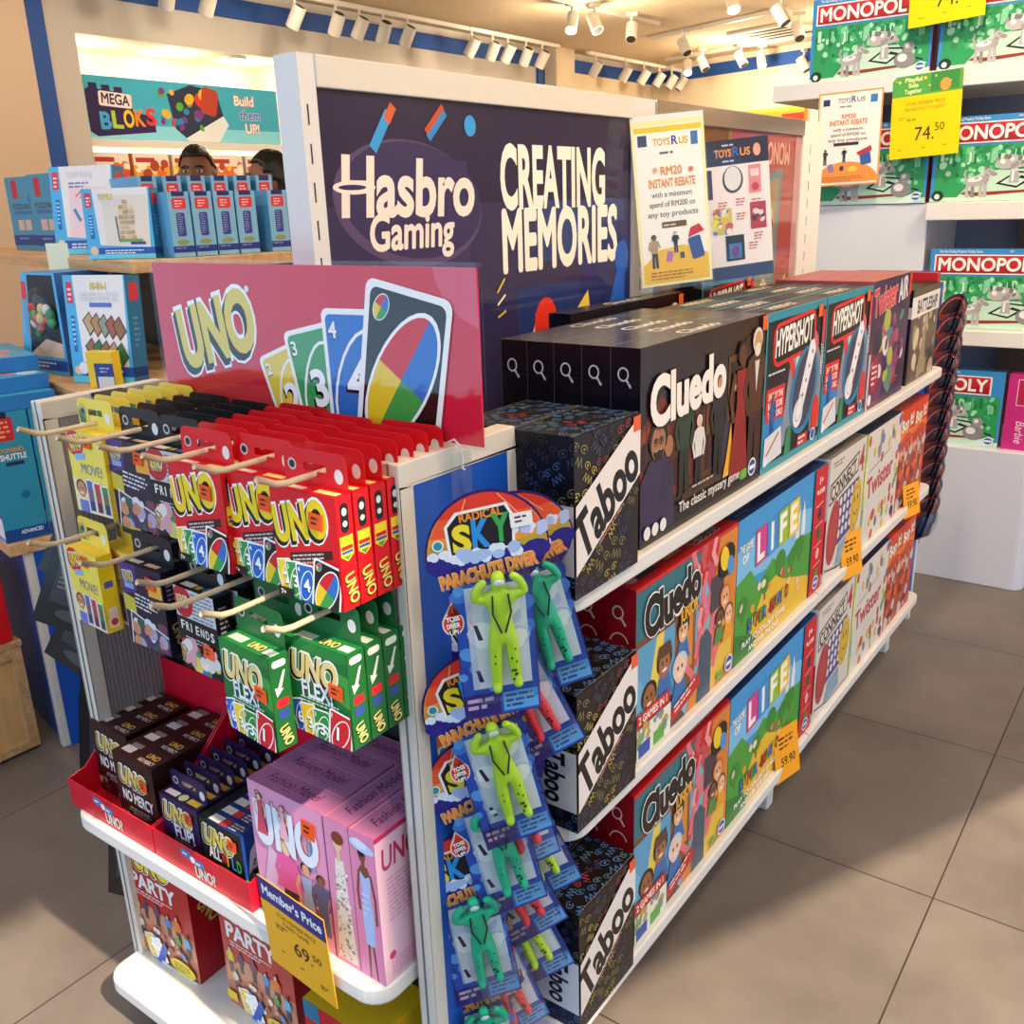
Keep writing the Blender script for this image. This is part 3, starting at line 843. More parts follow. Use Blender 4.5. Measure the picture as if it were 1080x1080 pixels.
for x, y, r, sk, hr, ht in ((4, 8.5, 2.2, '9a5f3c', '20140f', None), (8.6, 12, 2.2, 'a86a44', '1a100c', '5a3a28'), (14.5, 15, 1.9, 'e8b48c', '2a1a12', '1a1210'), (13.6, 9, 2.3, 'f0cdb4', 'c8d0d8', None), (29.5, 15, 1.9, 'e8a878', 'c86a2c', None), (27.5, 12, 1.6, '7a4a30', '140e0c', None), (31, 11.5, 1.7, 'f0c09a', '7a4a2c', None)):
    f.poly([(x - r * 1.3, y - r * 2.6), (x + r * 1.3, y - r * 2.6), (x + r * .7, y - r * .8), (x - r * .7, y - r * .8)], rnd.choice(('3a6fb0', '5a8a4a', 'c8cdd6', 'e8a02c')))
    f.face_(x, y, r, sk, hr, ht)
f.ell(29.5, 21.5, 3.2, 2.6, '1c1618', rot=30); f.ell(28.6, 22, 1.6, 2.2, 'f0c62c', rot=20); f.ell(31, 20.2, 1.3, 1.8, '4a90d0', rot=20)
f.text('Cluedo', 2.2, 18.6, 5.6, '14100f', w=17.6, bold=.06, rot=3, out='f4f0ec', ow=.06, sh='14100f', sd=(.2, -.2))
f.text('JUNIOR', 13.2, 16.6, 2.0, 'f2b62c', w=6, bold=.05, rot=6, out='8a3a1a')
f.rect(0, 5.2, 10, 7.4, 'c8252a'); f.text('2 GAMES IN 1', .6, 5.7, 1.2, 'fff4ea', w=8.6, bold=.04); f.rect(0, 0, 10.5, 5, 'e9ead8')
f.blobs(.6, 2, 9.8, 5, 6, ('8aa06a', 'c0a060', '7a8a9a'), .4, .9, 5)
f.rect(.5, .2, 4, 2.4, '2450a8'); f.rect(5, .2, 8.4, 2.4, '5aa84a')
f.rrect(15.5, 3.4, 10, 2.2, .8, 'c8252a', 14); f.greek(11.6, 3.2, 8.4, 2, .9, 'f6e2d6', rot=14)
f.ell(31.6, 2.4, 1.6, 1.5, 'e6ecf4'); f.ell(31.6, 2.4, 1.3, 1.2, '2a4a9a'); f.rect(30.6, 2.0, 32.6, 2.7, 'e6ecf4'); f.rrect(28.2, 1.6, 2.4, 1.3, .4, '6bb04a')
l = Art(D_, H_); l.rect(0, 0, D_, H_, 'a31222'); magnifier(l, 2.2, 22.8, .8, 'f0d8d4'); l.arc(2.4, 17.8, 1.5, 1.9, .22, 'f0d8d4', 20, 160)
tp = Art(W_, D_); tp.rect(0, 0, W_, D_, 'a5121f'); tp.text('Cluedo', 20, 1.2, 2.4, '14100f', w=9.5, bold=.05, out='f4f0ec', ow=.05); tp.rrect(6, 2.5, 7, 1.8, .6, '2a3038'); tp.ell(2.6, 2.3, 1.2, .9, 'b98a84'); tp.rrect(15, 2.5, 5, 1.4, .5, 'a8722c')
rj = Run(card_box('junior_game_box', W_, D_, H_, 'a5121f', {'front': f, 'left': l, 'top': tp})); tag(rj.root, 'x', 'board game box')
for z, nm in ((Z2, 'middle'), (Z3, 'bottom')):
    for k in range(3 if z == Z2 else 2):
        rj.put((-.575 - k * .0505, 1.05 + W_ * .005, z + .001), PI / 2, 'red junior mystery game box with cartoon children, %s in its row on the %s shelf' % (('front', 'second', 'third')[k], nm), 'red junior mystery games')

# --- life game, blue and green
W_, H_, D_ = 43.0, 26.4, 6.0
f = Art(W_, H_); f.rect(0, 0, W_, H_, '3f97d8'); f.poly([(0, 15), (0, 21), (14, 23), (36, 19), (36, 12)], '7cc0ea')
f.poly([(0, 0), (0, 15), (6, 16), (10, 12), (16, 15), (22, 12), (28, 15), (36, 14), (36, 0)], '4a9e3c')
f.poly([(4, 0), (12, 10), (18, 11), (22, 9), (36, 5), (36, 0)], 'e9bd34'); f.poly([(0, 0), (0, 6), (10, 2.6), (9, 0)], '2f7d33')
for x, y, r in ((3, 10, 2.4), (13, 11, 2.0), (20, 13, 2.6), (26, 12, 2.0), (30, 13, 2.4)):
    f.poly([(x - .4, y - 3), (x + .4, y - 3), (x + .3, y), (x - .3, y)], '7a5a2c'); f.ell(x, y, r, r * .9, '3b8a2f')
f.poly([(27, 15), (27, 20), (28, 24), (29, 20), (29, 15)], 'dfe6ee'); f.poly([(30, 15), (30, 18), (31, 22), (32, 18), (32, 15)], 'e8edf2'); f.poly([(27.4, 20), (28, 24), (28.6, 20)], 'c8505a')
f.blobs(2, 4, 30, 12, 4, ('e8a02c', 'f0e0c0', 'c8404a', 'f2c6d0'), .5, 1.0, 6)
f.text('THE GAME', .8, 20.3, 1.4, 'ffffff', w=5.4, bold=.05, sh='1a4a80'); f.text('OF', 2, 18.3, 1.4, 'ffffff', bold=.05)
for i, (c, d_) in enumerate(zip('LIFE', ('d43f8f', '3f8fd8', '9ac03a', 'f0d02c'))):
    x = 8 + 5.2 * i
    f.rrect(x + 2, 19.4 + .2 * i, 4.9, 6.8, .4, d_, 4); f.text(c, x + 2, 16.9 + .2 * i, 5.0, 'fbfaf2', bold=.06, al='c', rot=4, w=3.2 if c != 'I' else 1.2)
for i, c in enumerate('SUPER MARIO'):
    if c != ' ': f.text(c, 5.5 + 1.75 * i, 4.4 + .05 * i, 2.3, ('3f78d8', 'f0d02c', 'd8342c', '3fa34a')[i % 4], bold=.06, w=1.5 if c != 'I' else .6, out='26201c', ow=.05)
f.text('PLAY TO COLLECT STARS', 3, 2.4, 1.0, 'ffffff', w=20, bold=.04); f.text('AND WIN THE DAY', 6, .8, 1.0, 'ffffff', w=14, bold=.04)
f.rect(36, 0, 43, 26.4, 'c81f26'); f.text('1+', 38.5, 23, 1.5, 'ffffff', bold=.05); f.text('PLAYER', 37.4, 21, .9, 'ffffff', w=4.4, bold=.04)
for k in range(4):
    f.line([(37.5, 18.5 - 4.2 * k), (41.5, 19 - 4.2 * k)], .16, 'f6d8d4'); f.ell(39.6, 16.8 - 4.2 * k, 1.0, 1.2, ('3a2a5a', '2a5a34', 'f0a8b8', '4a8a4a')[k])
f.ell(39.6, 2.2, 1.7, 1.4, 'e6ecf4'); f.ell(39.6, 2.2, 1.4, 1.1, '2a4a9a'); f.rect(38.6, 1.9, 40.6, 2.5, 'e6ecf4')
tp = Art(W_, D_); tp.rect(0, 0, W_, D_, '142c5c'); tp.greek(20, 3.4, 14, 3, 1.0, '6a86a8', seed=4); tp.rect(36, 0, 43, D_, '1c3a78'); tp.greek(2, 3.4, 9, 3, 1.0, '58748f', seed=5)
rl = Run(card_box('life_game_box', W_, D_, H_, '1d4a94', {'front': f, 'top': tp})); tag(rl.root, 'x', 'board game box')
for z, nm in ((Z2, 'middle'), (Z3, 'bottom')):
    for k in range(2):
        rl.put((-.575 - k * .0605, 1.393 + W_ * .005, z + .001), PI / 2, 'blue and green game box with coloured title tiles, %s on the %s shelf' % (('front one', 'one behind it')[k], nm), 'blue and green life games')

# --- four in a row game
W_, H_, D_ = 23.6, 26.6, 6.5
f = Art(W_, H_); f.rect(0, 0, W_, H_, 'd9d2ca'); f.greek(2, 25, 8, 2, .7, '5a5450')
f.poly([(.8, 16.4), (.8, 21), (19, 24.4), (19, 19.8)], '16130f'); f.poly([(1.2, 16.9), (1.2, 20.6), (18.6, 23.9), (18.6, 20.2)], 'd9d2ca')
f.text('CONNECT', 1.8, 17.3, 2.9, '16130f', w=16.2, bold=.05, rot=10.5)
f.text('4', 19.4, 19.4, 5.4, 'b8343a', w=3.4, bold=.06)
f.poly([(6, 6), (7, 17), (20, 18.5), (20, 8)], '4a4f8c')
for i in range(5):
    for j in range(4): f.ell(8.2 + i * 2.4 + j * .1, 8.6 + j * 2.4 + i * .25, .85, .95, 'e2dcd8', n=12, same=i + j > 0)
f.ell(4.4, 10, 3.6, 7, 'b5474a', rot=-8, n=24); f.arc(4.4, 10, 2.6, 5.4, .3, '8e3238', rot=-8)
f.ell(19, 12, 3.6, 5.8, 'd9b23c', rot=-8, n=24); f.arc(19, 12, 2.6, 4.4, .3, 'a8842a', rot=-8); f.ell(18, 13.6, .35, .7, '5a4518'); f.ell(20, 13.8, .35, .7, '5a4518'); f.arc(19, 11.4, 1.4, 1.4, .3, '5a4518', 200, 340)
f.poly([(7, 1), (9, 6), (16, 7), (17, 2)], '8aa8bc'); f.line([(.6, 2.6), (9, 1.0), (23, 1.0)], .25, '16130f')
l = Art(D_, H_); l.rect(0, 0, D_, H_, 'e9eaf0'); l.poly([(D_, 2), (D_, 14), (3, 9), (4, 4)], 'c43a4c')
tp = Art(W_, D_); tp.rect(0, 0, W_, D_, '8d8682'); tp.text('CONNECT 4', 4, 2, 2.2, '3a3432', w=13, bold=.04)
rc = Run(card_box('disc_game_box', W_, D_, H_, 'e2ded8', {'front': f, 'left': l, 'top': tp})); tag(rc.root, 'x', 'board game box')
for z, nm in ((Z2, 'middle'), (Z3, 'bottom')):
    for k in range(2):
        rc.put((-.572 - k * .066, 1.836 + W_ * .005, z + .001), PI / 2, 'off white box with red and yellow discs, %s on the %s shelf' % (('front one', 'one behind it')[k], nm), 'off white disc games')
# --- dotted floor game
W_, H_, D_ = 27.6, 26.4, 6.0
f = Art(W_, H_); f.rect(0, 0, W_, H_, 'd9d4cd'); f.rect(0, 0, 1.2, H_, 'b8d858'); f.rect(.3, 12, .9, 20, 'eef09a'); f.rect(.2, 5, 1, 9, '6ab0c8')
rnd = random.Random(2)
for k in range(48):
    x, y = rnd.uniform(2, 27), rnd.uniform(0, 26)
    if 9 < y < 17 and x < 24: continue
    f.ell(x, y, .95, 1.25, rnd.choice(('c44a4e', '4a6ea8', 'd9b84a', '7f9a5a')), n=14, same=k > 0)
f.text('Twister', 2.6, 10.6, 4.6, 'c04a52', w=20, bold=.05, rot=6); f.line([(3, 17), (20, 19.4)], .25, '8a8480'); f.poly([(9, 19), (11, 25), (12.5, 25), (11, 19)], '8a90a0')
f.ell(25, 2.2, 1.5, 1.3, '2a3a6a')
l = Art(D_, H_); l.rect(0, 0, D_, H_, 'cfd49a')
tp = Art(W_, D_); tp.rect(0, 0, W_, D_, '14224a'); tp.greek(10, 3, 8, 2, 1, '6a7aa0')
rw = Run(card_box('dotted_game_box', W_, D_, H_, '17264e', {'front': f, 'left': l, 'top': tp})); tag(rw.root, 'x', 'board game box')
for z, nm in ((Z2, 'middle'), (Z3, 'bottom')):
    for k in range(2):
        rw.put((-.574 - k * .061, 2.088 + W_ * .005, z + .001), PI / 2, 'white game box covered in coloured dots, %s on the %s shelf' % (('front one', 'one behind it')[k], nm), 'white dotted game boxes')
# --- orange red boxes
W_, H_, D_ = 12.6, 26.0, 7.0
f = Art(W_, H_); f.rect(0, 0, W_, H_, 'd8431e'); f.rect(0, 0, W_, 18, 'b34a34'); f.poly([(0, 18), (6, 20), (W_, 18), (W_, 20), (0, 21)], 'ee7a2c')
f.text("Bop It!", 1, 20.4, 3.0, 'f4ead6', w=10.4, bold=.06, rot=5, out='2a1a14', ow=.05)
f.blobs(1, 1, W_ - 1, 17, 7, ('e07a3a', '8f3430', 'd9a08a', '5a3038', 'c8c0b8', 'e85a2c'), .6, 1.8, 7)
rb = Run(card_box('orange_game_box', W_, D_, H_, 'b83a1c', {'front': f})); tag(rb.root, 'x', 'board game box')
for z, nm in ((Z2, 'middle'), (Z3, 'bottom')):
    for k in range(2):
        rb.put((-.576, 2.372 + W_ * .005 + k * .128, z + .001), PI / 2, 'narrow orange red game box, %s one on the %s shelf' % (('nearer', 'farther')[k], nm), 'narrow orange red game boxes')

# --- teal bordered shooting game
W_, H_, D_ = 28.2, 26.4, 5.2
f = Art(W_, H_); f.rect(0, 0, W_, H_, '1f8fa6'); f.rect(.6, 1.2, W_ - .3, H_ - 1.2, '15161c')
f.poly([(.6, 1.2), (.6, 10), (9, 14), (9, 5)], '2d86c8'); f.poly([(8, 3), (12, 20), (22, 22), (27.6, 15), (27.6, 3)], '8a8fa0'); f.poly([(14, 6), (14, 19), (21, 20), (24, 8)], 'd9d6da')
f.ell(20, 19, 5, 3, 'c8657a'); f.poly([(9, 20), (10, 21), (16, 13), (14, 12)], 'd83a3a')
f.rrect(13, 21.4, 20, 7.2, 2.4, 'd8242c', 3); f.rrect(13, 21.4, 18.6, 5.8, 2.0, '14110f', 3)
f.text('HYPERSHOT', 4, 19.2, 4.2, 'f4f2ee', w=17.8, bold=.05, shear=.15, rot=3)
f.greek(1.5, 16.4, 12, 1, .7, 'dcdce0')
f.rect(1, 8.6, 9.2, 14.2, 'd8242c')
for k in range(3): f.text(('SHOOT THE', 'BACK & SCORE', 'THE GOAL!')[k], 2, 12.3 - 1.6 * k, 1.1, 'fff2ee', w=6.4, bold=.04)
f.poly([(13, 2.6), (13.5, 8), (22, 9), (22.6, 3.4), (19, 1.6)], '17141a'); f.ell(18, 4, 4.6, 2.6, '17141a')
f.ell(18.8, 11.4, 6.6, 8.0, '1e7fae', rot=-24, n=24); f.ell(18.8, 11.6, 5.2, 7.2, '3a4258', rot=-24, n=24)
f.poly([(14.6, 7), (17.5, 6.2), (23.6, 18.2), (22.4, 20), (20.6, 19.8)], 'eceaf0'); f.ell(16.2, 7.6, 2.3, 2.6, 'eceaf0', rot=-24); f.arc(16.6, 8.4, 1.5, 2.4, .2, '8a8c98', rot=-24)
for k in range(4): f.ell(18 + 1.3 * k, 10.6 + 2.4 * k, .4, .4, '6a6c78', n=8, same=k > 0)
f.ell(25.2, 6, 2.0, 3.4, 'd8342c'); f.person(4, 5.6, 7.6, '8a5a40', '2a5ca0', '2a5ca0', '1a1210'); f.poly([(.6, 1.2), (1, 6), (8, 7), (9, 2)], 'd9dee2'); f.line([(2, 3), (7, 6)], .5, 'c8504a'); f.poly([(10, 1.2), (11, 6), (13, 6), (13, 1.2)], '2f8a5a')
f.rect(16.5, 1.4, 21.5, 3.4, 'c8303a'); f.greek(17, 2.6, 4, 2, .9, 'f8e6e2'); f.ell(24.4, 2.2, 1.4, 1.2, 'dfe8f0'); f.ell(24.4, 2.2, 1.1, .9, '2a6ab0'); f.ell(1.6, 2, .8, .8, 'e8f0f4')
f.rect(23.6, 23.6, 25.8, 25.8, 'e8602a'); f.rect(26, 18.6, 27.6, 24.6, 'c83a4a'); f.text('HYPERSHOT', 27.3, 13, 1.2, 'e6e2e0', w=5.6, bold=.04, rot=90)
tp = Art(W_, D_); tp.rect(0, 0, W_, D_, '2a2226'); tp.rect(0, 0, W_, .7, '1f8fa6'); tp.text('HYPERSHOT', 8, 2, 2.0, 'efe6da', w=12, bold=.05, shear=.15); tp.rect(0, 0, .5, D_, '1f8fa6')
rh = Run(card_box('shooting_game_box', W_, D_, H_, '15161c', {'front': f, 'top': tp})); tag(rh.root, 'x', 'board game box')
for j in range(2):
    for k in range(4):
        rh.put((-.575 - k * .0525, 1.471 + W_ * .005 + j * .285, Z1 + .001), PI / 2, 'teal edged box with a white launcher, %s of the %s stack' % (('front', 'second', 'third', 'rearmost')[k], ('nearer', 'farther')[j]), 'teal edged shooting games')
rh.put((-.89, 1.90 + W_ * .005, Z1 + .012), PI / 2, 'teal edged game box standing against the middle post behind the sign cards', 'teal edged shooting games')
# --- purple twisting game
W_, H_, D_ = 28.8, 27.0, 5.2
f = Art(W_, H_); f.rect(0, 0, W_, H_, '3a2750'); f.poly([(0, 0), (0, 14), (6, 18), (12, 6), (10, 0)], '6a3358')
f.blobs(4, 4, 26, 19, 5, ('a8456a', '5a6ab0', '4a8a6a', 'd9d2dc', '8a3a6a', 'a8b04a', '2a2440'), 1.2, 3.2, 14)
f.text('Twister', 1.2, 19.6, 5.4, 'd8343c', w=17, bold=.05, rot=6, out='f0e6e8'); f.text('AIR', 19, 21.2, 4.6, 'd9d8de', w=7.6, bold=.06, rot=6, sh='4a4a58')
f.ell(5, 7, 2.8, 3.8, 'a8283c'); f.greek(3, 8.6, 4, 4, 1.2, 'f0d8dc'); f.rect(0, 0, 1.4, 12, 'd9b8c8'); f.greek(17, 4, 8, 2, .8, 'd83a50'); f.rect(27, 22, 28.8, 27, 'c83a3c')
f.ell(2.6, 2, 1.2, 1.2, 'e6ecf4')
tp = Art(W_, D_); tp.rect(0, 0, W_, D_, 'b8606a'); tp.line([(0, .1), (W_, .1)], .16, 'e0a8a4')
rx = Run(card_box('purple_game_box', W_, D_, H_, 'a84c58', {'front': f, 'top': tp})); tag(rx.root, 'x', 'board game box')
for k in range(4):
    rx.put((-.575 - k * .0525, 2.043 + W_ * .005, Z1 + .001), PI / 2, 'purple party game box with red edged top, %s of its stack' % ('front', 'second', 'third', 'rearmost')[k], 'purple party games')
# --- sea battle game
W_, H_, D_ = 26.0, 22.4, 6.6
f = Art(W_, H_); f.rect(0, 0, W_, H_, '5a4c40'); f.blobs(1, 1, 25, 16, 7, ('8a7a66', '3a322c', 'b0a08a', '6a5a4c', 'd0c0a0'), .8, 2.6, 17); f.rect(0, 0, 1.2, H_, '1a1e30')
f.poly([(0, 15.6), (0, 20.6), (W_, 20.8), (W_, 16)], 'e2e0e2'); f.text('BATTLESHIP', 5, 16.6, 3.0, '1a1a24', w=19, bold=.05)
f.poly([(9, 1), (14, 15), (17, 1)], '9a8a70')
l = Art(D_, H_); l.rect(0, 0, D_, H_, '12162a'); l.rect(0, 15.8, D_, 18.4, 'd0d2da'); l.rect(1, 1, 5, 6, '6a7080')
tp = Art(W_, D_); tp.rect(0, 0, W_, D_, '17171d'); tp.greek(9, 4, 9, 3, 1.2, '4a4a54')
rs = Run(card_box('sea_game_box', W_, D_, H_, '17171d', {'front': f, 'left': l, 'top': tp})); tag(rs.root, 'x', 'board game box')
for k in range(2):
    rs.put((-.578 - k * .067, 2.372 + W_ * .005, Z1 + .001), PI / 2, 'dark sea battle box with white title strip, %s at the shelf end' % ('front one', 'one behind it')[k], 'dark sea battle games')
for x_, c, nm in ((-.585, 'b8242c', 'red'), (-.60, '24387c', 'navy blue')):
    o = card_box('slim_game_box', 3.0, 20, 24.5, c); o.location = (x_, 2.64 + (.034 if c[0] == '2' else 0), Z1 + .001); o.rotation_euler = (0, 0, PI / 2)
    tag(o, 'slim %s game box standing beyond the sea battle box at the shelf end' % nm, 'board game box')

# --- yellow orange price tickets on the shelf edges
for i, (y, zt, h, nm) in enumerate(((2.05, Z2, .10, 'middle shelf below the white dotted boxes'), (2.54, Z2, .085, 'middle shelf below the narrow orange boxes'), (1.72, Z3, .11, 'bottom shelf below the blue and green box'))):
    a = Art(8.4, h * 100); a.rect(0, 0, 8.4, h * 100, 'f2a31f'); a.greek(1.6, h * 80, 5, 3, 1.0, '5a3a08', seed=i); a.text('59.90', 2, h * 28, 1.8, '2a1c06', w=5, bold=.02)
    mb = MB().box(-.042, .042, -.0015, 0, 0, h, 'f2a31f'); mb.art(a, (-.042, -.0015, 0), (1, 0, 0), (0, 0, 1), (0, -1, 0))
    o = mb.build('price_ticket', M['matte']); o.location = (-.556, y - .06, zt - .03); o.rotation_euler = (R(-8), 0, PI / 2 - R(12))
    tag(o, 'orange price ticket on the ' + nm, 'price tag', 'orange price tickets of the long unit')
# ================================================================== hanging card packs on the end stand
HZ, LZ = 1.0575, .911
def peg(x, z, y1, label):
    mb = MB().tube([(0, .782, 0), (0, y1 + .035, 0), (0, y1 + .022, .002), (0, y1, .012)], [.0032, .0032, .0034, .0036], 10)
    o = mb.build('peg_hook', M['hook'], smooth=True)
    MB().box(-.012, .012, .782, .787, -.018, .012).build('hook_plate', M['hook'], o)
    o.location = (x, 0, z)
    return tag(o, label, 'hook', 'cream peg hooks of the end stand')

def pack(name, w, d, h, base, faces, tabcol, tabh=3.6, tabart=None, stick=None, mat=None, shape='round'):
    t = thing(name, 'x', 'card game pack')
    card_box('carton', w, d, h, base, faces, t, mat)
    tw, th = w * .96, tabh
    y = d * .01 - .0006
    mb = MB()
    s_, q = .016, .004          # euro slot half width, half height
    z0, z1, zc = h * .01, (h + th) * .01, (h + th) * .01 - .017
    X = tw * .005
    r = .009
    def plate(p):
        mb.prism(p, y, y + .0006, 'y', tabcol)
    plate([(-X, z0), (X, z0), (X, zc - q), (-X, zc - q)])
    plate([(-X, zc - q), (-s_, zc - q), (-s_, zc + q), (-X, zc + q)])
    plate([(s_, zc - q), (X, zc - q), (X, zc + q), (s_, zc + q)])
    top = [(-X, zc + q), (X, zc + q)] + [(X - r + r * math.cos(R(a)), z1 - r + r * math.sin(R(a))) for a in (0, 30, 60, 90)] + [(-X + r - r * math.sin(R(a)), z1 - r + r * math.cos(R(a))) for a in (0, 30, 60, 90)]
    plate(top)
    a = Art(tw, th)
    a.ell(1.2, th - 1.7, .62, .62, 'c9c4c0', n=14); a.ell(1.2, th - 1.7, .42, .42, '2a2624', n=12)
    a.ell(tw - 1.1, th - 2.2, .6, .75, 'e6e2e0', n=14)
    if tabart: tabart(a, tw, th)
    mb.art(a, (-X, y, z0), (1, 0, 0), (0, 0, 1), (0, -1, 0))
    # folded edge catches the light
    mb.build('hang_tab', mat or M['card'], t)
    if stick: sticker(t, *stick)
    return t

# red packs
W_, H_, D_ = 9.2, 11.6, 2.1
f = Art(W_, H_); f.rect(0, 0, W_, H_, 'd8101c')
uno(f, .5, 5.9, 3.5, 13, w=8.0); f.poly([(2.2, 4.9), (2.2, 3.8), (8.3, 5.3), (8.3, 6.2)], '3a1416'); f.greek(2.5, 4.5, 5.4, 3, .4, 'cfc4c2', rot=13)
unocard(f, 1.3, 2.0, 2.4, 4.2, 12, 'f0d22a', '2'); unocard(f, 2.7, 1.9, 2.5, 4.4, 6, '2f9a48', '3'); unocard(f, 4.3, 1.8, 2.7, 4.6, 2, '1d68c8', '4')
unocard(f, 7.2, 1.8, 4.0, 6.2, -10, '14120f'); f.rect(0, 0, 2.3, 1.0, '1a1816'); f.text('7+', .4, .2, .5, 'ffffff', bold=.04)
r_ = Art(D_, H_); r_.rect(0, 0, D_, H_, 'cf0f1a'); r_.rrect(1.05, 9.4, 1.1, 3.0, .5, '1c1a18'); r_.ell(1.05, 10, .32, .4, 'e6e2e0'); r_.ell(1.05, 8.8, .3, .3, 'e6e2e0')
r_.poly([(.2, 7.6), (1.9, 7.6), (1.9, 5.6), (1.05, 5.0), (.2, 5.6)], 'f2d22a'); r_.rect(.3, 6.2, 1.8, 6.6, 'c8202a'); r_.rect(.3, 5.8, 1.8, 6.1, '2a5ab8'); r_.poly([(.5, 5.6), (1.6, 5.6), (1.05, 5.1)], '3a9a4a')
r_.text('UNO', .4, 3.6, 1.2, 'f0cf60', w=3.2, bold=.05, rot=-78, sh='14110f')
t_ = Art(W_, D_); t_.rect(0, 0, W_, D_, 'd8101c'); t_.rect(1, .5, 4.2, 1.3, 'f2dcd0'); t_.rect(5.8, .5, 8.8, 1.4, 'f0e08a')
red = Run(pack('red_card_pack', W_, D_, H_, 'd00f1a', {'front': f, 'right': r_, 'top': t_}, 'd8101c', stick=(1.9, 8.9)))
colsR = {'left': -.865, 'middle': -.779, 'right': -.687}
for k in range(8):
    for nm, x in colsR.items():
        y0 = {'left': .592, 'middle': .600, 'right': .585}[nm]
        red.put((x, y0 + k * .0236, .926), 0, 'red card pack on the %s of three red hooks, %s' % (nm, ORD[k] if k < 7 else 'rearmost of the eight'), 'red hanging card packs')
# yellow packs
W_, H_, D_ = 8.0, 10.6, 2.1
def leaf(a, tw, th):
    for k in range(7):
        a.poly([(.3 + k * .32, .6), (.9 + k * .2, .6), (.2 + k * .45, th - .2 - abs(k - 3) * .25)], '2c7a58', same=k > 0)
def yellow_art():
    f = Art(W_, H_); f.rect(0, 0, W_, H_, 'f2dc58'); f.ell(1.7, 9.0, 1.9, 1.7, 'd8202c', n=18); uno(f, .7, 8.2, 1.5, 12, w=2.6); f.rrect(2.6, 7.4, 2.4, .8, .2, '8ab4d8', 10)
    f.text('MOVE!', 2.4, 5.3, 1.3, '6a7a9a', w=4.6, rot=-2)
    f.poly([(0, 0), (0, 4.6), (8, 3.8), (8, 0)], 'efe2a4'); f.face_(1.7, 3.0, 1.1, 'c89070', '6a3028'); f.rect(.8, 0, 2.8, 1.6, '6a7ac8')
    for k, c in enumerate(('4a6ab8', 'c83a48', '2f8a4a')):
        f.rect(3.0 + 1.7 * k, .2, 4.5 + 1.7 * k, 4.6 - .2 * k, 'f4f0ec'); f.rect(3.15 + 1.7 * k, .35, 4.35 + 1.7 * k, 4.4 - .2 * k, c); f.ell(3.75 + 1.7 * k, 2.6, .5, .6, '8a5a44'); f.rect(3.3 + 1.7 * k, .5, 4.2 + 1.7 * k, 1.7, '3a3a5a')
    r = Art(D_, H_); r.rect(0, 0, D_, H_, 'f0c81e'); r.rrect(1.05, 6.6, 1.2, .9, .2, '5a5aa8'); r.ell(1.05, 1.6, .6, .6, 'c83a2c'); r.rect(.4, .6, 1.7, 3.4, 'f4d8c0'); r.ell(1.05, 1.4, .5, .5, 'c83a2c')
    return {'front': f, 'right': r}
yel = Run(pack('yellow_card_pack', W_, D_, H_, 'eccb3a', yellow_art(), 'f0d850', 3.8, leaf, (.9, 9.4, 1.7, 1.4)))
for k in range(7):
    yel.put((-1.112, .612 + k * .0238, .940), 0, 'yellow hanging card pack on the upper leftmost hook, %s' % ORD[k], 'yellow hanging card packs')
for k in range(2):
    yel.put((-1.142 + k * .035, .598 + k * .028, .782), R(-4 - 3 * k), 'yellow hanging card pack on the lower left hook, %s' % ('front one' , 'one behind it')[k], 'yellow hanging card packs')
# dark violet packs
W_, H_, D_ = 8.6, 11.0, 2.2
f = Art(W_, H_); f.rect(0, 0, W_, H_, '221a30'); f.poly([(0, 11), (0, 6.6), (3, 7.4), (3.4, 11)], '4a2f7c'); uno(f, .5, 8.6, 1.2, 6, col='c8b070', w=2.2); f.rrect(1.6, 8.0, 2, .7, .2, '8aa0c8')
f.rect(5.6, 7.4, 8.4, 9.2, 'e8a83a'); f.greek(2.6, 7.0, 5.2, 4, .55, 'd8d4dc', rot=-6); f.poly([(0, 4.6), (2.4, 4.2), (2.4, 6.4), (0, 6.8)], 'c8b83a')
f.poly([(1, 0), (1.4, 4.6), (8, 2.6), (8.6, 0)], '4a3a5a'); f.blobs(1.6, .2, 8, 3.8, 6, ('d8d8e0', '7a3a5a', '3a5a4a', 'b0a0c0', 'c88a6a'), .4, 1.0, 3)
f.line([(.6, 0), (1.2, 4.6), (8.6, 2.4)], .2, 'e8e4e8')
r_ = Art(D_, H_); r_.rect(0, 0, D_, H_, '1c1428'); r_.text('UNO', .5, 4, 1.2, 'c8a860', w=3, bold=.05, rot=-78, sh='14110f'); r_.greek(.5, 9, 1.2, 5, .6, '8a84a0')
t_ = Art(W_, D_); t_.rect(0, 0, W_, D_, '201830'); t_.rect(.8, .6, 3.4, 1.4, 'e0d8d0'); t_.rect(4.4, .6, 7, 1.4, 'e0b89a')
star = Run(pack('violet_card_pack', W_, D_, H_, '1d1629', {'front': f, 'right': r_, 'top': t_}, '191720', 3.6, None, (2.2, 9.2, 1.8, 1.6)))
for k in range(6):
    star.put((-1.027, .617 + k * .0255, .934), 0, 'dark violet card pack on the second upper hook, %s' % ORD[k], 'dark violet hanging card packs')
for k in range(3):
    star.put((-1.015, .600 + k * .0265, .782), 0, 'dark violet card pack on the second lower hook, %s' % ORD[k], 'dark violet hanging card packs')
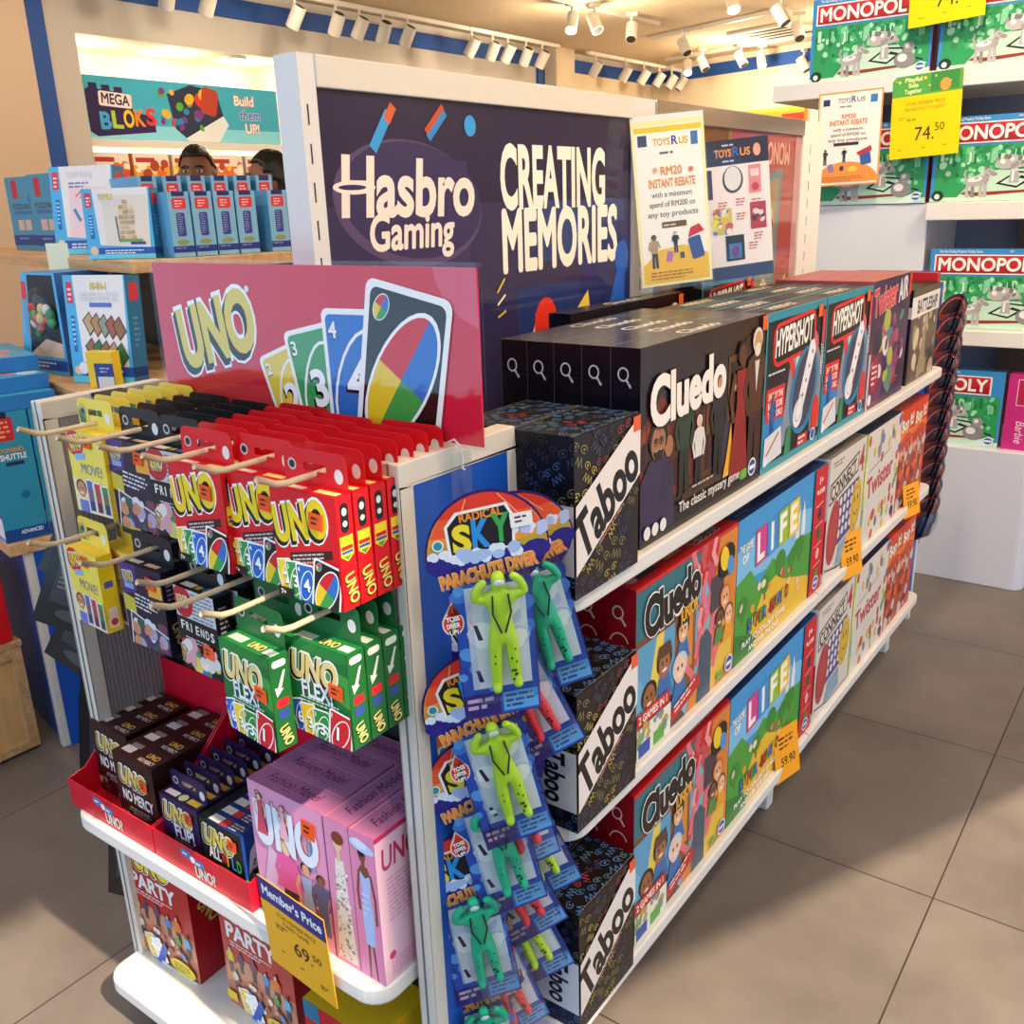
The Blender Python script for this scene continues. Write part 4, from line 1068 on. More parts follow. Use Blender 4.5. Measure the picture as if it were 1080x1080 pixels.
# black and white packs
W_, H_, D_ = 8.0, 10.6, 2.2
f = Art(W_, H_); f.rect(0, 0, W_, H_, '1a181a'); f.rect(0, 5.6, W_, 10.6, 'c9cbd4'); f.greek(3.4, 10, 4.4, 9, .5, '7a7c88', seed=6); f.ell(1.6, 8.8, 2.1, 2.0, 'b8202c', n=18); uno(f, .5, 8.2, 1.2, 4, col='e8c860', w=2.3)
f.rect(0, 4.6, W_, 6.8, '121112')
for i, c in enumerate('FRIENDS'):
    f.text(c, .7 + i * 1.0, 5.2 - .04 * i, 1.1, 'f2efe8', bold=.03, w=.7 if c != 'I' else .2)
f.greek(1.4, 4.2, 5.4, 2, .4, 'b8b8c0'); f.blobs(.8, .3, 7.4, 3.6, 5, ('c83a44', '3a78c0', '4a8a4a', 'd8c86a', 'd8a0a8', 'e4dcd8'), .5, 1.1, 12); f.text('UNO', .2, .6, 1.3, 'c8a860', w=2.2, bold=.05, rot=60, sh='14110f')
r_ = Art(D_, H_); r_.rect(0, 0, D_, H_, '131213'); r_.greek(.5, 9, 1.2, 6, .6, '9a98a0'); r_.text('UNO', .5, 3.4, 1.2, 'c8a860', w=2.8, bold=.05, rot=-78, sh='14110f')
t_ = Art(W_, D_); t_.rect(0, 0, W_, D_, '171516'); t_.rect(.6, .5, 3, 1.5, 'e6dccc'); t_.rrect(6, 1.2, 2.6, 1.2, .4, '3a6ab0'); t_.rect(3.4, .6, 4.4, 1.4, 'c8a848')
fr = Run(pack('black_card_pack', W_, D_, H_, '131213', {'front': f, 'right': r_, 'top': t_}, '17161a', 3.6, None, (2.0, 3.4)))
for k in range(6):
    fr.put((-.946, .616 + k * .0258, .936), 0, 'black and white card pack on the third upper hook, %s' % ORD[k], 'black and white hanging card packs')
for k in range(2):
    fr.put((-.908 + k * .006, .598 + k * .03, .778), R(-3), 'black and white card pack on the third lower hook, %s' % ('front one', 'one behind it')[k], 'black and white hanging card packs')
# green packs
W_, H_, D_ = 9.0, 10.8, 2.4
f = Art(W_, H_); f.rect(0, 0, W_, H_, '1d6e34'); f.poly([(0, 7.6), (W_, 4.6), (W_, 8.2), (0, 10)], '3f9a3c'); f.rect(0, 9.6, W_, H_, '27803a')
uno(f, .6, 6.6, 2.8, -2, w=6.8, col='e8d08a'); f.text('FLEX!', 1.9, 4.5, 1.8, 'e8eef8', w=4.6, bold=.05, sh='1a2a3a', sd=(.12, -.12)); f.greek(1.6, 4.2, 6.6, 2, .4, 'cfe0cf')
for cx, cy, w, h, rot, c in ((1.2, 1.6, 2.2, 4.4, 16, '2a66c8'), (2.8, 1.4, 2.4, 4.6, 8, 'f0ce2e'), (4.7, 1.2, 2.6, 4.6, 2, '2a8a44')): unocard(f, cx, cy, w, h, rot, c, ('6', '3', '')[0 if cx < 2 else 1] if cx < 4 else '3')
f.arc(4.6, .6, 1.4, 1.2, .28, 'e8f2e8', 0, 180); f.arc(4.6, .6, .8, .7, .24, 'e8f2e8', 0, 180)
unocard(f, 7.4, 1.4, 3.4, 5.4, -8, 'd0202c', '1')
r_ = Art(D_, H_); r_.rect(0, 0, D_, H_, '17602c'); r_.rrect(1.2, 9.9, 1.7, .8, .35, 'dfe8dc'); r_.poly([(1.6, 9), (1.9, 9), (1.2, 7), (1.5, 7), (.6, 6.2), (.4, 7.3), (.8, 7.2)], 'cfd8d0')
r_.rrect(1.2, 5.4, 1.5, 1.0, .2, 'c8202c'); r_.rrect(1.2, 4.1, 1.3, 1.0, .2, '2f4a9a'); r_.text('UNO', .4, 2.6, 1.1, 'e8d080', w=2.4, bold=.05, rot=-75, sh='14110f')
t_ = Art(W_, D_); t_.rect(0, 0, W_, D_, '1f7a3a'); t_.rect(.8, .6, 3.4, 1.8, 'c8d0c4'); t_.text('UNO', 4.4, .6, 1.1, 'e8d080', w=2.4, bold=.05, sh='14110f'); t_.rect(7.2, .5, 8.8, 1.6, 'dfe8dc')
gr = Run(pack('green_card_pack', W_, D_, H_, '1a6a30', {'front': f, 'right': r_, 'top': t_}, '176a38', 4.2, None, (2.7, 6.3, 2.0, 1.6)))
for k in range(4):
    gr.put((-.690, .585 + k * .026, .770), 0, 'green hanging card pack on the right lower hook, %s' % ORD[k], 'green hanging card packs')
for k in range(4):
    gr.put((-.770 - k * .004, .556 + k * .034, .768 - (0.010 if k == 0 else 0)), R(-5 if k == 0 else -3), 'green hanging card pack on the lower hook left of the rightmost, %s' % ORD[k], 'green hanging card packs')

for x, lb in ((-1.112, 'upper cream hook at the far left holding yellow packs'), (-1.027, 'upper cream hook holding dark violet packs'), (-.946, 'upper cream hook holding black and white packs'), (-.865, 'upper cream hook holding the left column of red packs'), (-.779, 'upper cream hook holding the middle column of red packs'), (-.687, 'upper cream hook holding the right column of red packs')):
    peg(x, HZ - .003, .535, lb)
for x, y1, lb in ((-1.142, .535, 'lower cream hook at the left holding yellow packs'), (-1.017, .53, 'lower cream hook holding dark violet packs'), (-.905, .53, 'lower cream hook holding black and white packs'), (-.835, .50, 'empty lower cream hook between the black and the green packs'), (-.772, .515, 'lower cream hook holding the left column of green packs'), (-.690, .525, 'lower cream hook holding the right column of green packs')):
    peg(x, LZ - .003, y1, lb)

# ------------------------------------------------------------------ red trays on the shelf
SZ = .4202
def tray(x0, x1, label):
    t = thing('display_tray', label, 'display tray', ((x0 + x1) / 2, .615, SZ))
    w = (x1 - x0) / 2
    MB().box(-w, w, 0, .175, 0, .002).build('tray_floor', M['red'], t)
    lip = MB().box(-w, w, 0, .002, .002, .046)
    lp = lip.build('front_lip', M['red'], t)
    a = Art(9, 4.2)
    a.rrect(1.6, 3.2, 2.4, 1.3, .5, '5a7ab0'); a.greek(.7, 3.0, 1.8, 1, .6, 'e8eaf0'); a.rrect(4.4, 2.6, 2.4, 1.2, .5, '5a7ab0'); a.greek(3.6, 2.4, 1.8, 1, .6, 'e8eaf0'); a.ell(3.0, 2.8, .55, .55, 'f0e6e8')
    a.text('UNO?', 3.4, .3, 1.7, 'e8dcc8', w=4.4, bold=.05, rot=2, out='7a86a8')
    mb = MB(); mb.art(a, (-.045, 0, .003), (1, 0, 0), (0, 0, 1), (0, -1, 0)); mb.build('lip_print', M['matte'], lp)
    for s in (-1, 1):
        MB().prism([(.002, .002), (.002, .046), (.03, .052), (.14, .155), (.174, .19), (.174, .002)], s * w - (.002 if s > 0 else 0), s * w + (0 if s > 0 else .002), 'x').build('side_wing', M['red'], t)
    MB().box(-w, w, .173, .175, .002, .19).build('back_wall', M['red'], t)
    return t
tray(-1.338, -1.119, 'left red card display tray holding dark brown card packs on the white shelf')
tray(-1.116, -.903, 'right red card display tray holding violet and black card packs on the white shelf')
# brown packs
W_, H_, D_ = 9.8, 12.6, 3.8
f = Art(W_, H_); f.rect(0, 0, W_, H_, '351414'); uno(f, 1.2, 8.2, 2.6, -4, w=6.6, col='d8b860'); f.text('SHOW', 4, 7.1, .6, 'e8dcd4', w=2.2); f.text('NO MERCY', 1.3, 5.0, 1.8, 'ece4de', w=7.4, bold=.05, rot=-2); f.greek(2.2, 3.8, 5.6, 3, .45, 'b8a8a4', al='c'); f.blobs(.4, .2, 2.6, 2.6, 3, ('7a4a3c', 'c8a08a', '5a2a2a'), .4, .8, 3); f.rect(5, .3, 8, 1, 'd8cfc8')
t_ = Art(W_, D_); t_.rect(0, 0, W_, D_, '381616'); t_.rect(.8, 1.0, 3.2, 2.4, 'd8cdc8'); t_.rrect(2.4, 2.9, 2.4, .9, .2, '8a7a78'); t_.text('UNO', 6, 1.7, 1.0, 'd8a850', w=2.6, bold=.05); t_.text('NO MERCY', 5.6, .6, .7, 'd8cdc8', w=3.4, bold=.03)
def npack(name, w, d, h, base, faces, st, cat='card game pack'):
    t = thing(name, 'x', cat); card_box('carton', w, d, h, base, faces, t); sticker(t, *st); return t
nm = Run(npack('brown_card_pack', W_, D_, H_, '2c1010', {'front': f, 'top': t_}, (2.4, 9.0)))
for c, (x, y0, n) in enumerate(((-1.284, .664, 3), (-1.172, .632, 4))):
    for k in range(n):
        nm.put((x, y0 + k * .0385, SZ + .0025), 0, 'dark brown card pack in the red tray, %s of the %s column' % (ORD[k], ('left', 'right')[c]), 'dark brown card packs in the tray')
# violet packs with tabs
W_, H_, D_ = 8.6, 9.6, 2.1
f = Art(W_, H_); f.rect(0, 0, W_, H_, '2a1a48'); uno(f, .6, 6.0, 2.6, -4, w=6.4, col='e0c25c'); f.text('FLIP!', 2.6, 3.4, 2.0, 'e8e4ee', w=4.6, bold=.05, shear=-.1, sh='16101f'); f.greek(2.4, 2.8, 5.4, 4, .5, '9a90b0'); f.poly([(0, 0), (0, 1.8), (4, 0)], 'c88a3a')
t_ = Art(W_, D_); t_.rect(0, 0, W_, D_, '2c1c4c'); t_.rect(.6, .5, 3.2, 1.5, 'e6d8d8'); t_.ell(4.4, 1.0, .8, .7, 'd8d0a0'); t_.rect(5.6, .5, 8, 1.5, 'f0c23a')
fl = Run(pack('flip_card_pack', W_, D_, H_, '241640', {'front': f, 'top': t_}, '2a1848', 3.0, None, (2.3, 7.6, 1.7, 1.6)))
for k in range(6):
    fl.put((-1.068, .632 + k * .0235, SZ + .0025), 0, 'violet card pack with hang tab in the right red tray, %s' % ORD[k], 'violet card packs in the tray')
# black wild packs
W_, H_, D_ = 8.8, 10.0, 2.1
f = Art(W_, H_); f.rect(0, 0, W_, H_, '101312'); uno(f, .6, 6.4, 2.6, -4, w=6.4, col='d8c058')
f.text('ALL', 1.4, 4.1, 1.8, 'ece8e2', w=2.6, bold=.05)
for i, c in enumerate('WILD'): f.text(c, 4.2 + 1.05 * i, 4.1 - .06 * i, 1.8, ('d8342c', 'e8b82c', '3a8ad8', '4aa84a')[i], w=.9 if c != 'I' else .3, bold=.05)
f.ell(4.8, 2.8, 2.4, .7, '2a8a4a'); f.greek(3.2, 1.8, 3.6, 2, .45, '7aa88a'); f.arc(4, 0, 3.6, 1.4, .2, 'c8c4a8', 20, 160); f.arc(4.2, .2, 2.8, 1, .2, '8a8a78', 20, 160)
r_ = Art(D_, H_); r_.rect(0, 0, D_, H_, '1d4a9a'); r_.poly([(0, 0), (D_, 0), (D_, 8), (1.2, 7), (.6, 4), (1.0, 2)], 'e8e6e8'); r_.blobs(.9, .6, 1.9, 6.6, 5, ('d8342c', '3a8a4a', '2a2a2a'), .2, .4, 2); r_.poly([(0, 0), (.5, 0), (.4, 3), (0, 3.4)], '3a9a3a')
t_ = Art(W_, D_); t_.rect(0, 0, W_, D_, '1c3a7a'); t_.rect(0, 0, 1.6, D_, '1a1a1c'); t_.rect(1.8, .3, 4, 1.6, 'd8cfc8'); t_.rect(4.2, .3, 5.4, 1.6, 'd8342c'); t_.greek(5.8, 1.4, 2.6, 3, .5, 'd8c0a8')
wl = Run(npack('wild_card_pack', W_, D_, H_, '12151a', {'front': f, 'right': r_, 'top': t_}, (2.6, 8.0, 1.8, 1.6)))
for k in range(7):
    o = wl.put((-.968, .626 + k * .0215, SZ + .0025), 0, 'black and blue card pack in the right red tray, %s' % ORD[k], 'black card packs in the tray')

# ------------------------------------------------------------------ pink fashion boxes
W_, H_, D_ = 13.5, 20.6, 4.0
f = Art(W_, H_); f.rect(0, 0, W_, H_, 'e39ac0')
for x, y, h, tp_, dr in ((1.8, 13.6, 6, 'd8506a', True), (4.4, 14.5, 4.4, 'c8889a', True), (7.0, 15, 3.6, 'b8708a', True), (10.8, 11.5, 5, '8a9ac8', True)): f.person(x, y, h, 'e8b898', tp_, tp_, '5a3028', dress=dr)
f.poly([(.6, 3), (3, 12), (5, 11), (5.6, 2)], 'dcb8d8'); f.person(6.2, 1.5, 12.5, 'f0c8a8', 'e060a8', '2a2024', 'd8b070'); f.poly([(4.6, 9.5), (8.2, 9.6), (9, 6.6), (3.8, 6.4)], 'e060a8'); f.person(9.6, 1.2, 11, 'd8a888', '9ab0dc', '9ab0dc', '3a2018', dress=True); f.person(12.2, 2.5, 9, '8a5a44', '5a6088', '5a6088', '1a1210')
f.text('UNO', .9, 12.4, 5.6, 'dfe8fa', w=11.6, bold=.085); f.person(2.2, 13.4, 6, 'e8b898', 'd8506a', 'd8506a', '5a3028', dress=True); f.person(6.4, 14.2, 5, 'e8b898', 'e8b0c8', 'e8b0c8', '5a3028', dress=True)
f.text('Barbie', 2.2, 2.4, 3.6, 'f4d8ee', w=9.5, bold=.02, shear=.2, rot=-4, bend=.3)
l_ = Art(D_, H_); l_.rect(0, 0, D_, H_, 'd8789f'); l_.person(2, 1.2, 18.5, '7a4a34', 'a8c0f0', 'a8c0f0', '1a100c', dress=False)
# blue dress lady on the narrow side facing out
sd = Art(D_, H_); sd.rect(0, 0, D_, H_, 'e089b4')
sd.poly([(1.5, .2), (1.75, .2), (2.0, 6), (1.6, 6)], '7a4a34'); sd.poly([(2.7, .2), (2.95, .2), (2.6, 6), (2.2, 6)], '7a4a34')
sd.poly([(1.35, 5), (2.9, 5), (3.0, 9), (2.7, 12.4), (3.0, 15), (1.2, 15.4), (1.5, 12.4), (1.2, 9)], 'a9c2f2'); sd.poly([(1.2, 15.6), (1.5, 16.2), (2.6, 16.2), (2.95, 15.2), (2.1, 14.6)], '7a4a34')
sd.line([(1.2, 15.4), (.75, 12.5), (.85, 9.8)], .34, '7a4a34'); sd.line([(3.0, 15.2), (3.5, 12), (3.45, 8.6)], .34, '7a4a34'); sd.line([(2.0, 16), (1.95, 17.2)], .5, '7a4a34'); sd.ell(1.9, 17.6, .55, .8, '7a4a34'); sd.ell(1.8, 18.0, .55, .5, '18100e'); sd.ell(2.0, 18.9, 2.0, .75, 'b9d0f6', rot=-8); sd.ell(1.7, 19.2, 1.2, .6, 'd8e4fa', rot=-8); sd.greek(1.3, 12, 1.4, 4, .9, 'c4d6f8')
ws = Art(D_, H_); ws.rect(0, 0, D_, H_, 'dc8fb8'); ws.poly([(.4, .6), (3.7, .6), (3.2, 9), (2.8, 15.4), (1.4, 15.4), (1.0, 9)], 'e6dfd8'); ws.blobs(.8, 1, 3.3, 15, 40, ('b8b0ac', 'f6f2ee', '8f8a88'), .1, .26, 3); ws.line([(2.1, 15.4), (2.1, 17)], .6, 'e8c0a0'); ws.ell(2.1, 17.6, .75, .9, 'e8c0a0'); ws.ell(2.2, 18.4, 1.0, .9, '7a3a24')
rt_ = Art(W_, H_); rt_.rect(0, 0, W_, H_, 'dcb6c8'); rt_.rect(0, 19.9, W_, 20.6, 'b81f5a'); rt_.text('UNO', .9, 15.6, 2.9, 'b81f5a', w=6.2, bold=.03, shear=.1); rt_.greek(1.4, 14, 8, 10, .62, 'cf8fb0'); rt_.line([(6, 4.6), (6, 7.2), (10, 7.2), (10, 4.6), (6, 4.6)], .06, 'c87aa0'); rt_.ell(1.5, 3.6, .55, .55, 'c02a6a'); rt_.greek(1.2, 2.6, 10, 5, .5, 'cf8fb0', seed=4)
t1 = Art(W_, D_); t1.rect(0, 0, W_, D_, 'c076a4'); t1.line([(0, 3.7), (W_, 3.7)], .1, 'e8b0cc'); t1.text('Fashion Model', 2, 1.3, 1.5, '5a2448', w=9.4, shear=.35); t1.greek(5.5, .7, 3, 1, .4, '8a4a74')
def pbox(name, faces, turned):
    t = thing(name, 'x', 'card game pack'); card_box('carton', W_, D_, H_, 'd58ab2', faces, t)
    if not turned: sticker(t, 4.2, 17.4, 2.4, 2.4)
    return t
pk = Run(pbox('pink_card_box', {'front': f, 'right': l_, 'top': t1}, False))
for k in range(4):
    pk.put((-.823 + (0.052 if k == 3 else 0), .6245 + k * .0425, SZ), 0, 'pink box with small dressed figures, %s of the stack facing outward' % ('front', 'second', 'third', 'rearmost')[k], 'pink fashion card boxes')
# turned boxes: their narrow side faces the shelf front, their back faces the blue panel side
tq = Run(pbox('pink_card_box', {'left': ws, 'front': rt_, 'top': t1}, True))
tq.put((-.7125, .6235 + W_ * .005, SZ), PI / 2, 'turned pink box showing a white sparkling gown on its narrow side', 'pink fashion card boxes')
tr = pbox('pink_card_box', {'left': sd, 'front': rt_, 'top': t1}, True)
tr.location = (-.671, .6235 + W_ * .005, SZ); tr.rotation_euler = (0, 0, PI / 2)
tag(tr, 'turned pink box showing a lady in a pale blue dress and hat', None, 'pink fashion card boxes')

# ------------------------------------------------------------------ boxes on the base shelf
BZ = .1002
W_, H_, D_ = 16.4, 22.4, 8.2
f = Art(W_, H_); f.rect(0, 0, W_, H_, 'b8141f'); uno(f, 3, 17.6, 3, 0, w=9); f.text('PARTY', 1.4, 13.6, 2.8, 'f0ece8', w=11.6, bold=.06); f.greek(2, 12.7, 11, 2, .6, 'e8d0cc')
f.rect(0, 0, W_, 8.6, 'b87058'); f.poly([(0, 7), (5, 10.5), (12, 10), (W_, 6), (W_, 4), (8, 8), (0, 4.4)], 'c98a6a')
for x, y, h, s_, c in ((1.6, 6.6, 5, 'e0b090', 'd8c43a'), (4.2, 7.6, 4, '6a4434', '2a3a6a'), (7.2, 7.4, 4.6, '8a5a44', '7a3a5a'), (10, 6.6, 4.4, 'e8c0a0', '4a8ad0'), (12.4, 6.4, 5.4, 'e0b090', 'e8702c'), (14.6, 4.4, 4.6, '7a4a38', '5ab0e0'), (12.2, 4.4, 3.8, 'd8a888', '4a9a3a'), (2.6, 3.8, 4, 'd8a888', 'd8d0c0')): f.person(x, y, h, s_, c, '3a3a4a')
f.blobs(3, 2.6, 14, 6.6, 6, ('d8a088', 'f0e0d0', 'a85a4a', '6a8ac0'), .3, .6, 6)
unocard(f, 4.6, 2.6, 2.6, 4.6, 14, 'e8cf4a', '4'); unocard(f, 6.6, 2.4, 2.8, 4.8, 20, 'f0f0f2', '4'); f.poly([(5.6, 0), (8.2, 5), (9.0, 3.6), (7.4, 0)], '2a5ab8'); f.ell(12.6, 1.5, 3.2, 1.5, 'e0c832', rot=-4); f.greek(10.4, 1.9, 4.4, 3, .55, '6a6a2a'); f.rect(0, 1.2, 2.4, 3.0, 'e8c02c'); f.line([(7, .3), (9, 0), (15.8, .0)], .5, 'f0ece8')
r_ = Art(D_, H_); r_.rect(0, 0, D_, H_, 'a8101b'); r_.text('UNO', 1.2, 14.6, 2.8, 'd8b058', w=5.4, bold=.05, rot=-62, sh='14110f'); r_.text('PARTY', 4.2, 14, 2.2, 'e6dcd8', w=6, bold=.05, rot=-62)
pt = Run(card_box('party_game_box', W_, D_, H_, 'a8101b', {'front': f, 'right': r_})); tag(pt.root, 'x', 'card game box')
pt.put((-1.252, .680, BZ), R(2), 'red party game box picturing a crowd, left one on the base shelf', 'red party game boxes')
pt.put((-1.020, .690, BZ), R(0), 'red party game box half hidden behind the yellow price card, on the base shelf', 'red party game boxes')
W_, H_, D_ = 13.6, 20.0, 10.0
f = Art(W_, H_); f.rect(0, 0, W_, H_, 'c8202a'); f.ell(6, 9, 6.2, 6.2, 'f0c81e', n=28); f.poly([(0, 12), (4, 8), (5, 13), (2, 16)], 'e0a890'); f.line([(5, 6), (8, 13)], 2.0, '2a5ab8'); f.line([(7, 5), (9, 11)], 2.0, '3a9a3a'); f.text('stacko', 2, 15, 3.0, '4aa8e0', w=9, bold=.06, rot=-24, out='f2f4f6', ow=.06); f.rect(0, 17, 3, 20, '2a7a9a')
r_ = Art(D_, H_); r_.rect(0, 0, D_, H_, 'edc61e'); r_.poly([(0, 20), (3.6, 20), (0, 13)], 'c8202a'); r_.text('st', 0, 14, 2.6, '4aa8e0', w=4, bold=.06, rot=40, out='f2f4f6', ow=.06); r_.greek(4.5, 14, 4.6, 3, 1.2, '6a5a14', rot=20); r_.rect(1, 5, 4.4, 10.5, 'a81a24'); r_.ell(2.8, 8, 1, 1.2, 'd8c8b8')
st = card_box('stacking_game_box', W_, D_, H_, 'd8b01c', {'front': f, 'right': r_}); st.location = (-.775, .632, BZ)
tag(st, 'yellow and red stacking game box at the right end of the base shelf', 'game box')

# ------------------------------------------------------------------ price card on the shelf edge
a = Art(12.6, 14.2); a.rect(0, 0, 12.6, 14.2, 'f0b01e'); a.rect(0, 10.6, 12.6, 14.2, '22207c'); a.text("Member's Price", .7, 11.7, 1.45, 'eef0fa', w=11.2, bold=.05)
a.text('STAR MEMBER PRICE', 3, 9.2, .62, '3a2e10', w=7.4); a.text('CARD GAME', 4, 8.2, .62, '3a2e10', w=5); a.greek(2.4, 7.6, 2.6, 2, .45, '3a2e10')
a.text('69', 5.6, 4.6, 2.1, '241c08', w=2.9, bold=.01); a.text('.', 8.7, 4.6, 2, '241c08'); a.text('50', 9.2, 5.8, 1.0, '241c08', w=1.7); a.greek(2.6, 3.2, 1.6, 1, .4, '5a4a18'); a.greek(6.2, 2.6, 1.4, 1, .4, '5a4a18'); a.greek(10, 2.2, 1.6, 2, .4, '5a4a18')
mb = MB().box(-.063, .063, -.0012, 0, 0, .142, 'f0b01e'); mb.art(a, (-.063, -.0012, 0), (1, 0, 0), (0, 0, 1), (0, -1, 0))
o = mb.build('price_card', M['card']); o.location = (-.797, .6035, .373); o.rotation_euler = (R(4), R(2), R(-3))
tag(o, 'yellow price card with a blue header on the edge of the pink boxes shelf', 'price tag')

# ------------------------------------------------------------------ the big red sign in its clear holder
sgn = thing('header_sign', 'large red acrylic header sign with card fan standing on the end stand', 'sign', (-.865, .757, 1.0556))
W_, H_ = 53.8, 18.2
a = Art(W_, H_); a.rect(0, 0, W_, H_, 'd8213c')
a.poly([(0, 2.8), (30, 4.2), (34, 0), (0, 0)], 'd63a3c'); a.ell(56, 19, 8, 7, 'e0566e')
uno(a, 5.0, 5.0, 6.9, 14, w=15.5, col='e8cf5a')
a.ell(1.6, 1.4, .75, .9, 'f2c8cc'); a.greek(3, 1.2, 3, 1, .5, 'ee8a94'); a.ell(18.6, 15.3, .4, .4, 'f0e6e6')
unocard(a, 25.2, 2.6, 7.8, 12.4, 20, 'f0cf4a', '2'); unocard(a, 30.2, 4.2, 8.8, 14.6, 12, '3f9f5a', '3'); unocard(a, 36.2, 5.4, 9.6, 16.4, 1, '1c70c8', '4')
unocard(a, 43.0, 6.2, 12.2, 20.0, -11, '1b1718')
mb = MB().box(-W_ / 200, W_ / 200, 0, .002, .003, .003 + H_ * .01, 'd8213c'); mb.art(a, (-W_ / 200, 0, .003), (1, 0, 0), (0, 0, 1), (0, -1, 0))
mb.build('printed_insert', principled('shiny_poster', rough=.1, spec=.6, attr=True), sgn)
h = MB()
h.box(-.271, .271, -.005, -.003, 0, .190); h.box(-.271, .271, .004, .006, 0, .190); h.box(-.271, .271, -.003, .004, 0, .002)
c = h.build('clear_holder', M['clear'], sgn); c['label'] = 'clear acrylic sleeve'
# ================================================================== skinned bodies
def skin_mesh(name, joints, edges, mat, sub=1, root=0):
    me = bpy.data.meshes.new(name)
    me.from_pydata([j[0] for j in joints], edges, [])
    o = bpy.data.objects.new(name, me); COL.objects.link(o)
    sk = o.modifiers.new('skin', 'SKIN'); sk.use_smooth_shade = True
    for i, j in enumerate(joints):
        d = me.skin_vertices[0].data[i]
        r = j[1] if isinstance(j[1], tuple) else (j[1], j[1])
        d.radius = r
        d.use_root = (i == root)
    ss = o.modifiers.new('sub', 'SUBSURF'); ss.levels = sub; ss.render_levels = sub
    dg = bpy.context.evaluated_depsgraph_get(); dg.update()
    ev = o.evaluated_get(dg)
    out = bpy.data.meshes.new_from_object(ev)
    bpy.data.objects.remove(o)
    out.name = name
    out.materials.clear(); out.materials.append(mat)
    return out

# ------------------------------------------------------------------ carded parachute toys
def parachute_pack(colname, hexc, dark):
    t = thing('parachute_toy_pack', 'x', 'toy pack')
    # origin at the hang hole, front faces -Y
    w = 9.4
    dome = [(-6.3, -7.6), (-5.2, -8.6), (-4.1, -9.6), (-4.1, -25), (4.1, -25), (4.1, -9.6), (5.4, -8.4), (6.4, -6.6)]
    dome += [(6.4 * math.cos(R(a)), -6.4 + 6.6 * math.sin(R(a))) for a in range(10, 180, 12)]
    mb = MB().prism([(x * .01, z * .01) for x, z in dome], 0, .0006, 'y', '2a1a66')
    a = Art(14, 28); X = lambda x: x + 7; Z = lambda z: z + 26
    P = lambda pts: [(X(x), Z(z)) for x, z in pts]
    a.poly(P([(-4.0, -24.9), (4.0, -24.9), (4.0, -9.6), (-4.0, -9.6)]), '2a4fae')
    a.blobs(X(-4.3), Z(-22), X(4.3), Z(-10), 9, ('3f78d0', '2a3f98', '5a9ae0'), .4, 1.2, 4)
    a.poly(P([(-2.9, -21.6), (3.4, -21.6), (3.4, -10), (-2.9, -10)]), 'd9dde8'); a.blobs(X(-2.5), Z(-21), X(3), Z(-11), 3, ('b9c6e6', 'f2f2f4'), .8, 1.8, 6)
    a.poly(P([(-2.3, -14.2), (-1.9, -14.2), (-1.4, -16), (-1.9, -16)]), '2a2350'); a.poly(P([(-2.5, -19.4), (-2.1, -19.4), (-1.7, -20.8), (-2.2, -20.8)]), '2a2350')
    a.rect(X(-4.0), Z(-24.8), X(-.2), Z(-22.2), '33256e'); a.greek(X(-3.7), Z(-23.1), 3.2, 2, .8, 'c9a8c0', fill=.55)
    a.rect(X(.1), Z(-24.6), X(3.9), Z(-22.4), '5fa3dc'); a.greek(X(.4), Z(-23), 3.3, 3, .6, '22407a')
    up = [(6.2 * math.cos(R(q)), -6.5 + 6.4 * math.sin(R(q))) for q in range(0, 181, 10)]
    a.poly(P(up), 'f29a3a')
    a.poly(P([(x * .98, z) for x, z in up if z > -4.4] ), 'ee5b32'); a.poly(P([(x, z) for x, z in up if z > -2.6]), 'e23a26')
    a.poly(P([(-6.1, -6.4), (-5.9, -5), (-3, -5.6), (0, -6), (4, -5.4), (6, -5), (6.1, -6.4)]), 'b9a030')
    a.line(P([(-1.8, -.6), (-2.6, -2.6)]), .14, 'f6a070'); a.line(P([(1.4, -.4), (3.6, -3)]), .14, 'f6a070')
    for k in range(5): a.ell(X(-5 + 2.5 * k), Z(-7.2 + .12 * k), 1.5, 1.0, '2c2384', n=12, same=k > 0)
    a.blobs(X(-6), Z(-6.6), X(-3), Z(-5.6), 6, ('dfe8f6',), .35, .7, 2); a.blobs(X(2.6), Z(-5), X(6), Z(-4.2), 6, ('e6ecf8', 'b8c8ea'), .3, .6, 3)
    a.poly(P([(-4.0, -6.4), (-4.2, -3.2), (-3, -1.8), (2.2, -1.4), (3, -3), (2.8, -6.2)]), 'f6f2ee'); a.poly(P([(-3.7, -6.2), (-3.9, -3.3), (-2.8, -2.1), (2.0, -1.7), (2.7, -3.1), (2.5, -6)]), '1c1a24')
    a.text('RADICAL', X(-2.6), Z(-2.9), .85, 'f0902c', w=4.4, bold=.05, rot=4)
    for i, (ch, c) in enumerate(zip('SKY', ('f2dc2c', '2a90dc', '3aa650'))):
        a.text(ch, X(-3.5 + 2.0 * i), Z(-6.0 + .35 * i), 2.7, c, w=1.9, bold=.08)
    a.blobs(X(-3.6), Z(-6.9), X(3), Z(-6.1), 9, ('dfe8f6', 'a8c0ea'), .5, .8, 8)
    a.text('PARACHUTE DIVER', X(-5.1), Z(-9.7), 1.35, 'f29a2c', w=10.2, bold=.06, rot=8, out='f8e6d8', ow=.05, sh='d8442c', sd=(.05, -.05))
    a.ell(X(-5.0), Z(-5.0), .6, .6, 'e8f0f0', n=14); a.ell(X(-5.0), Z(-5.0), .45, .45, '2f8fa6', n=12)
    mb.art(a, (-.07, 0, -.26), (1, 0, 0), (0, 0, 1), (0, -1, 0))
    mb.build('backing_card', M['card'], t)
    # drop shaped badge
    bd = [(1.15 * math.sin(R(q)), -13.6 - 1.35 * math.cos(R(q))) for q in range(30, 331, 20)] + [(0, -11.2)]
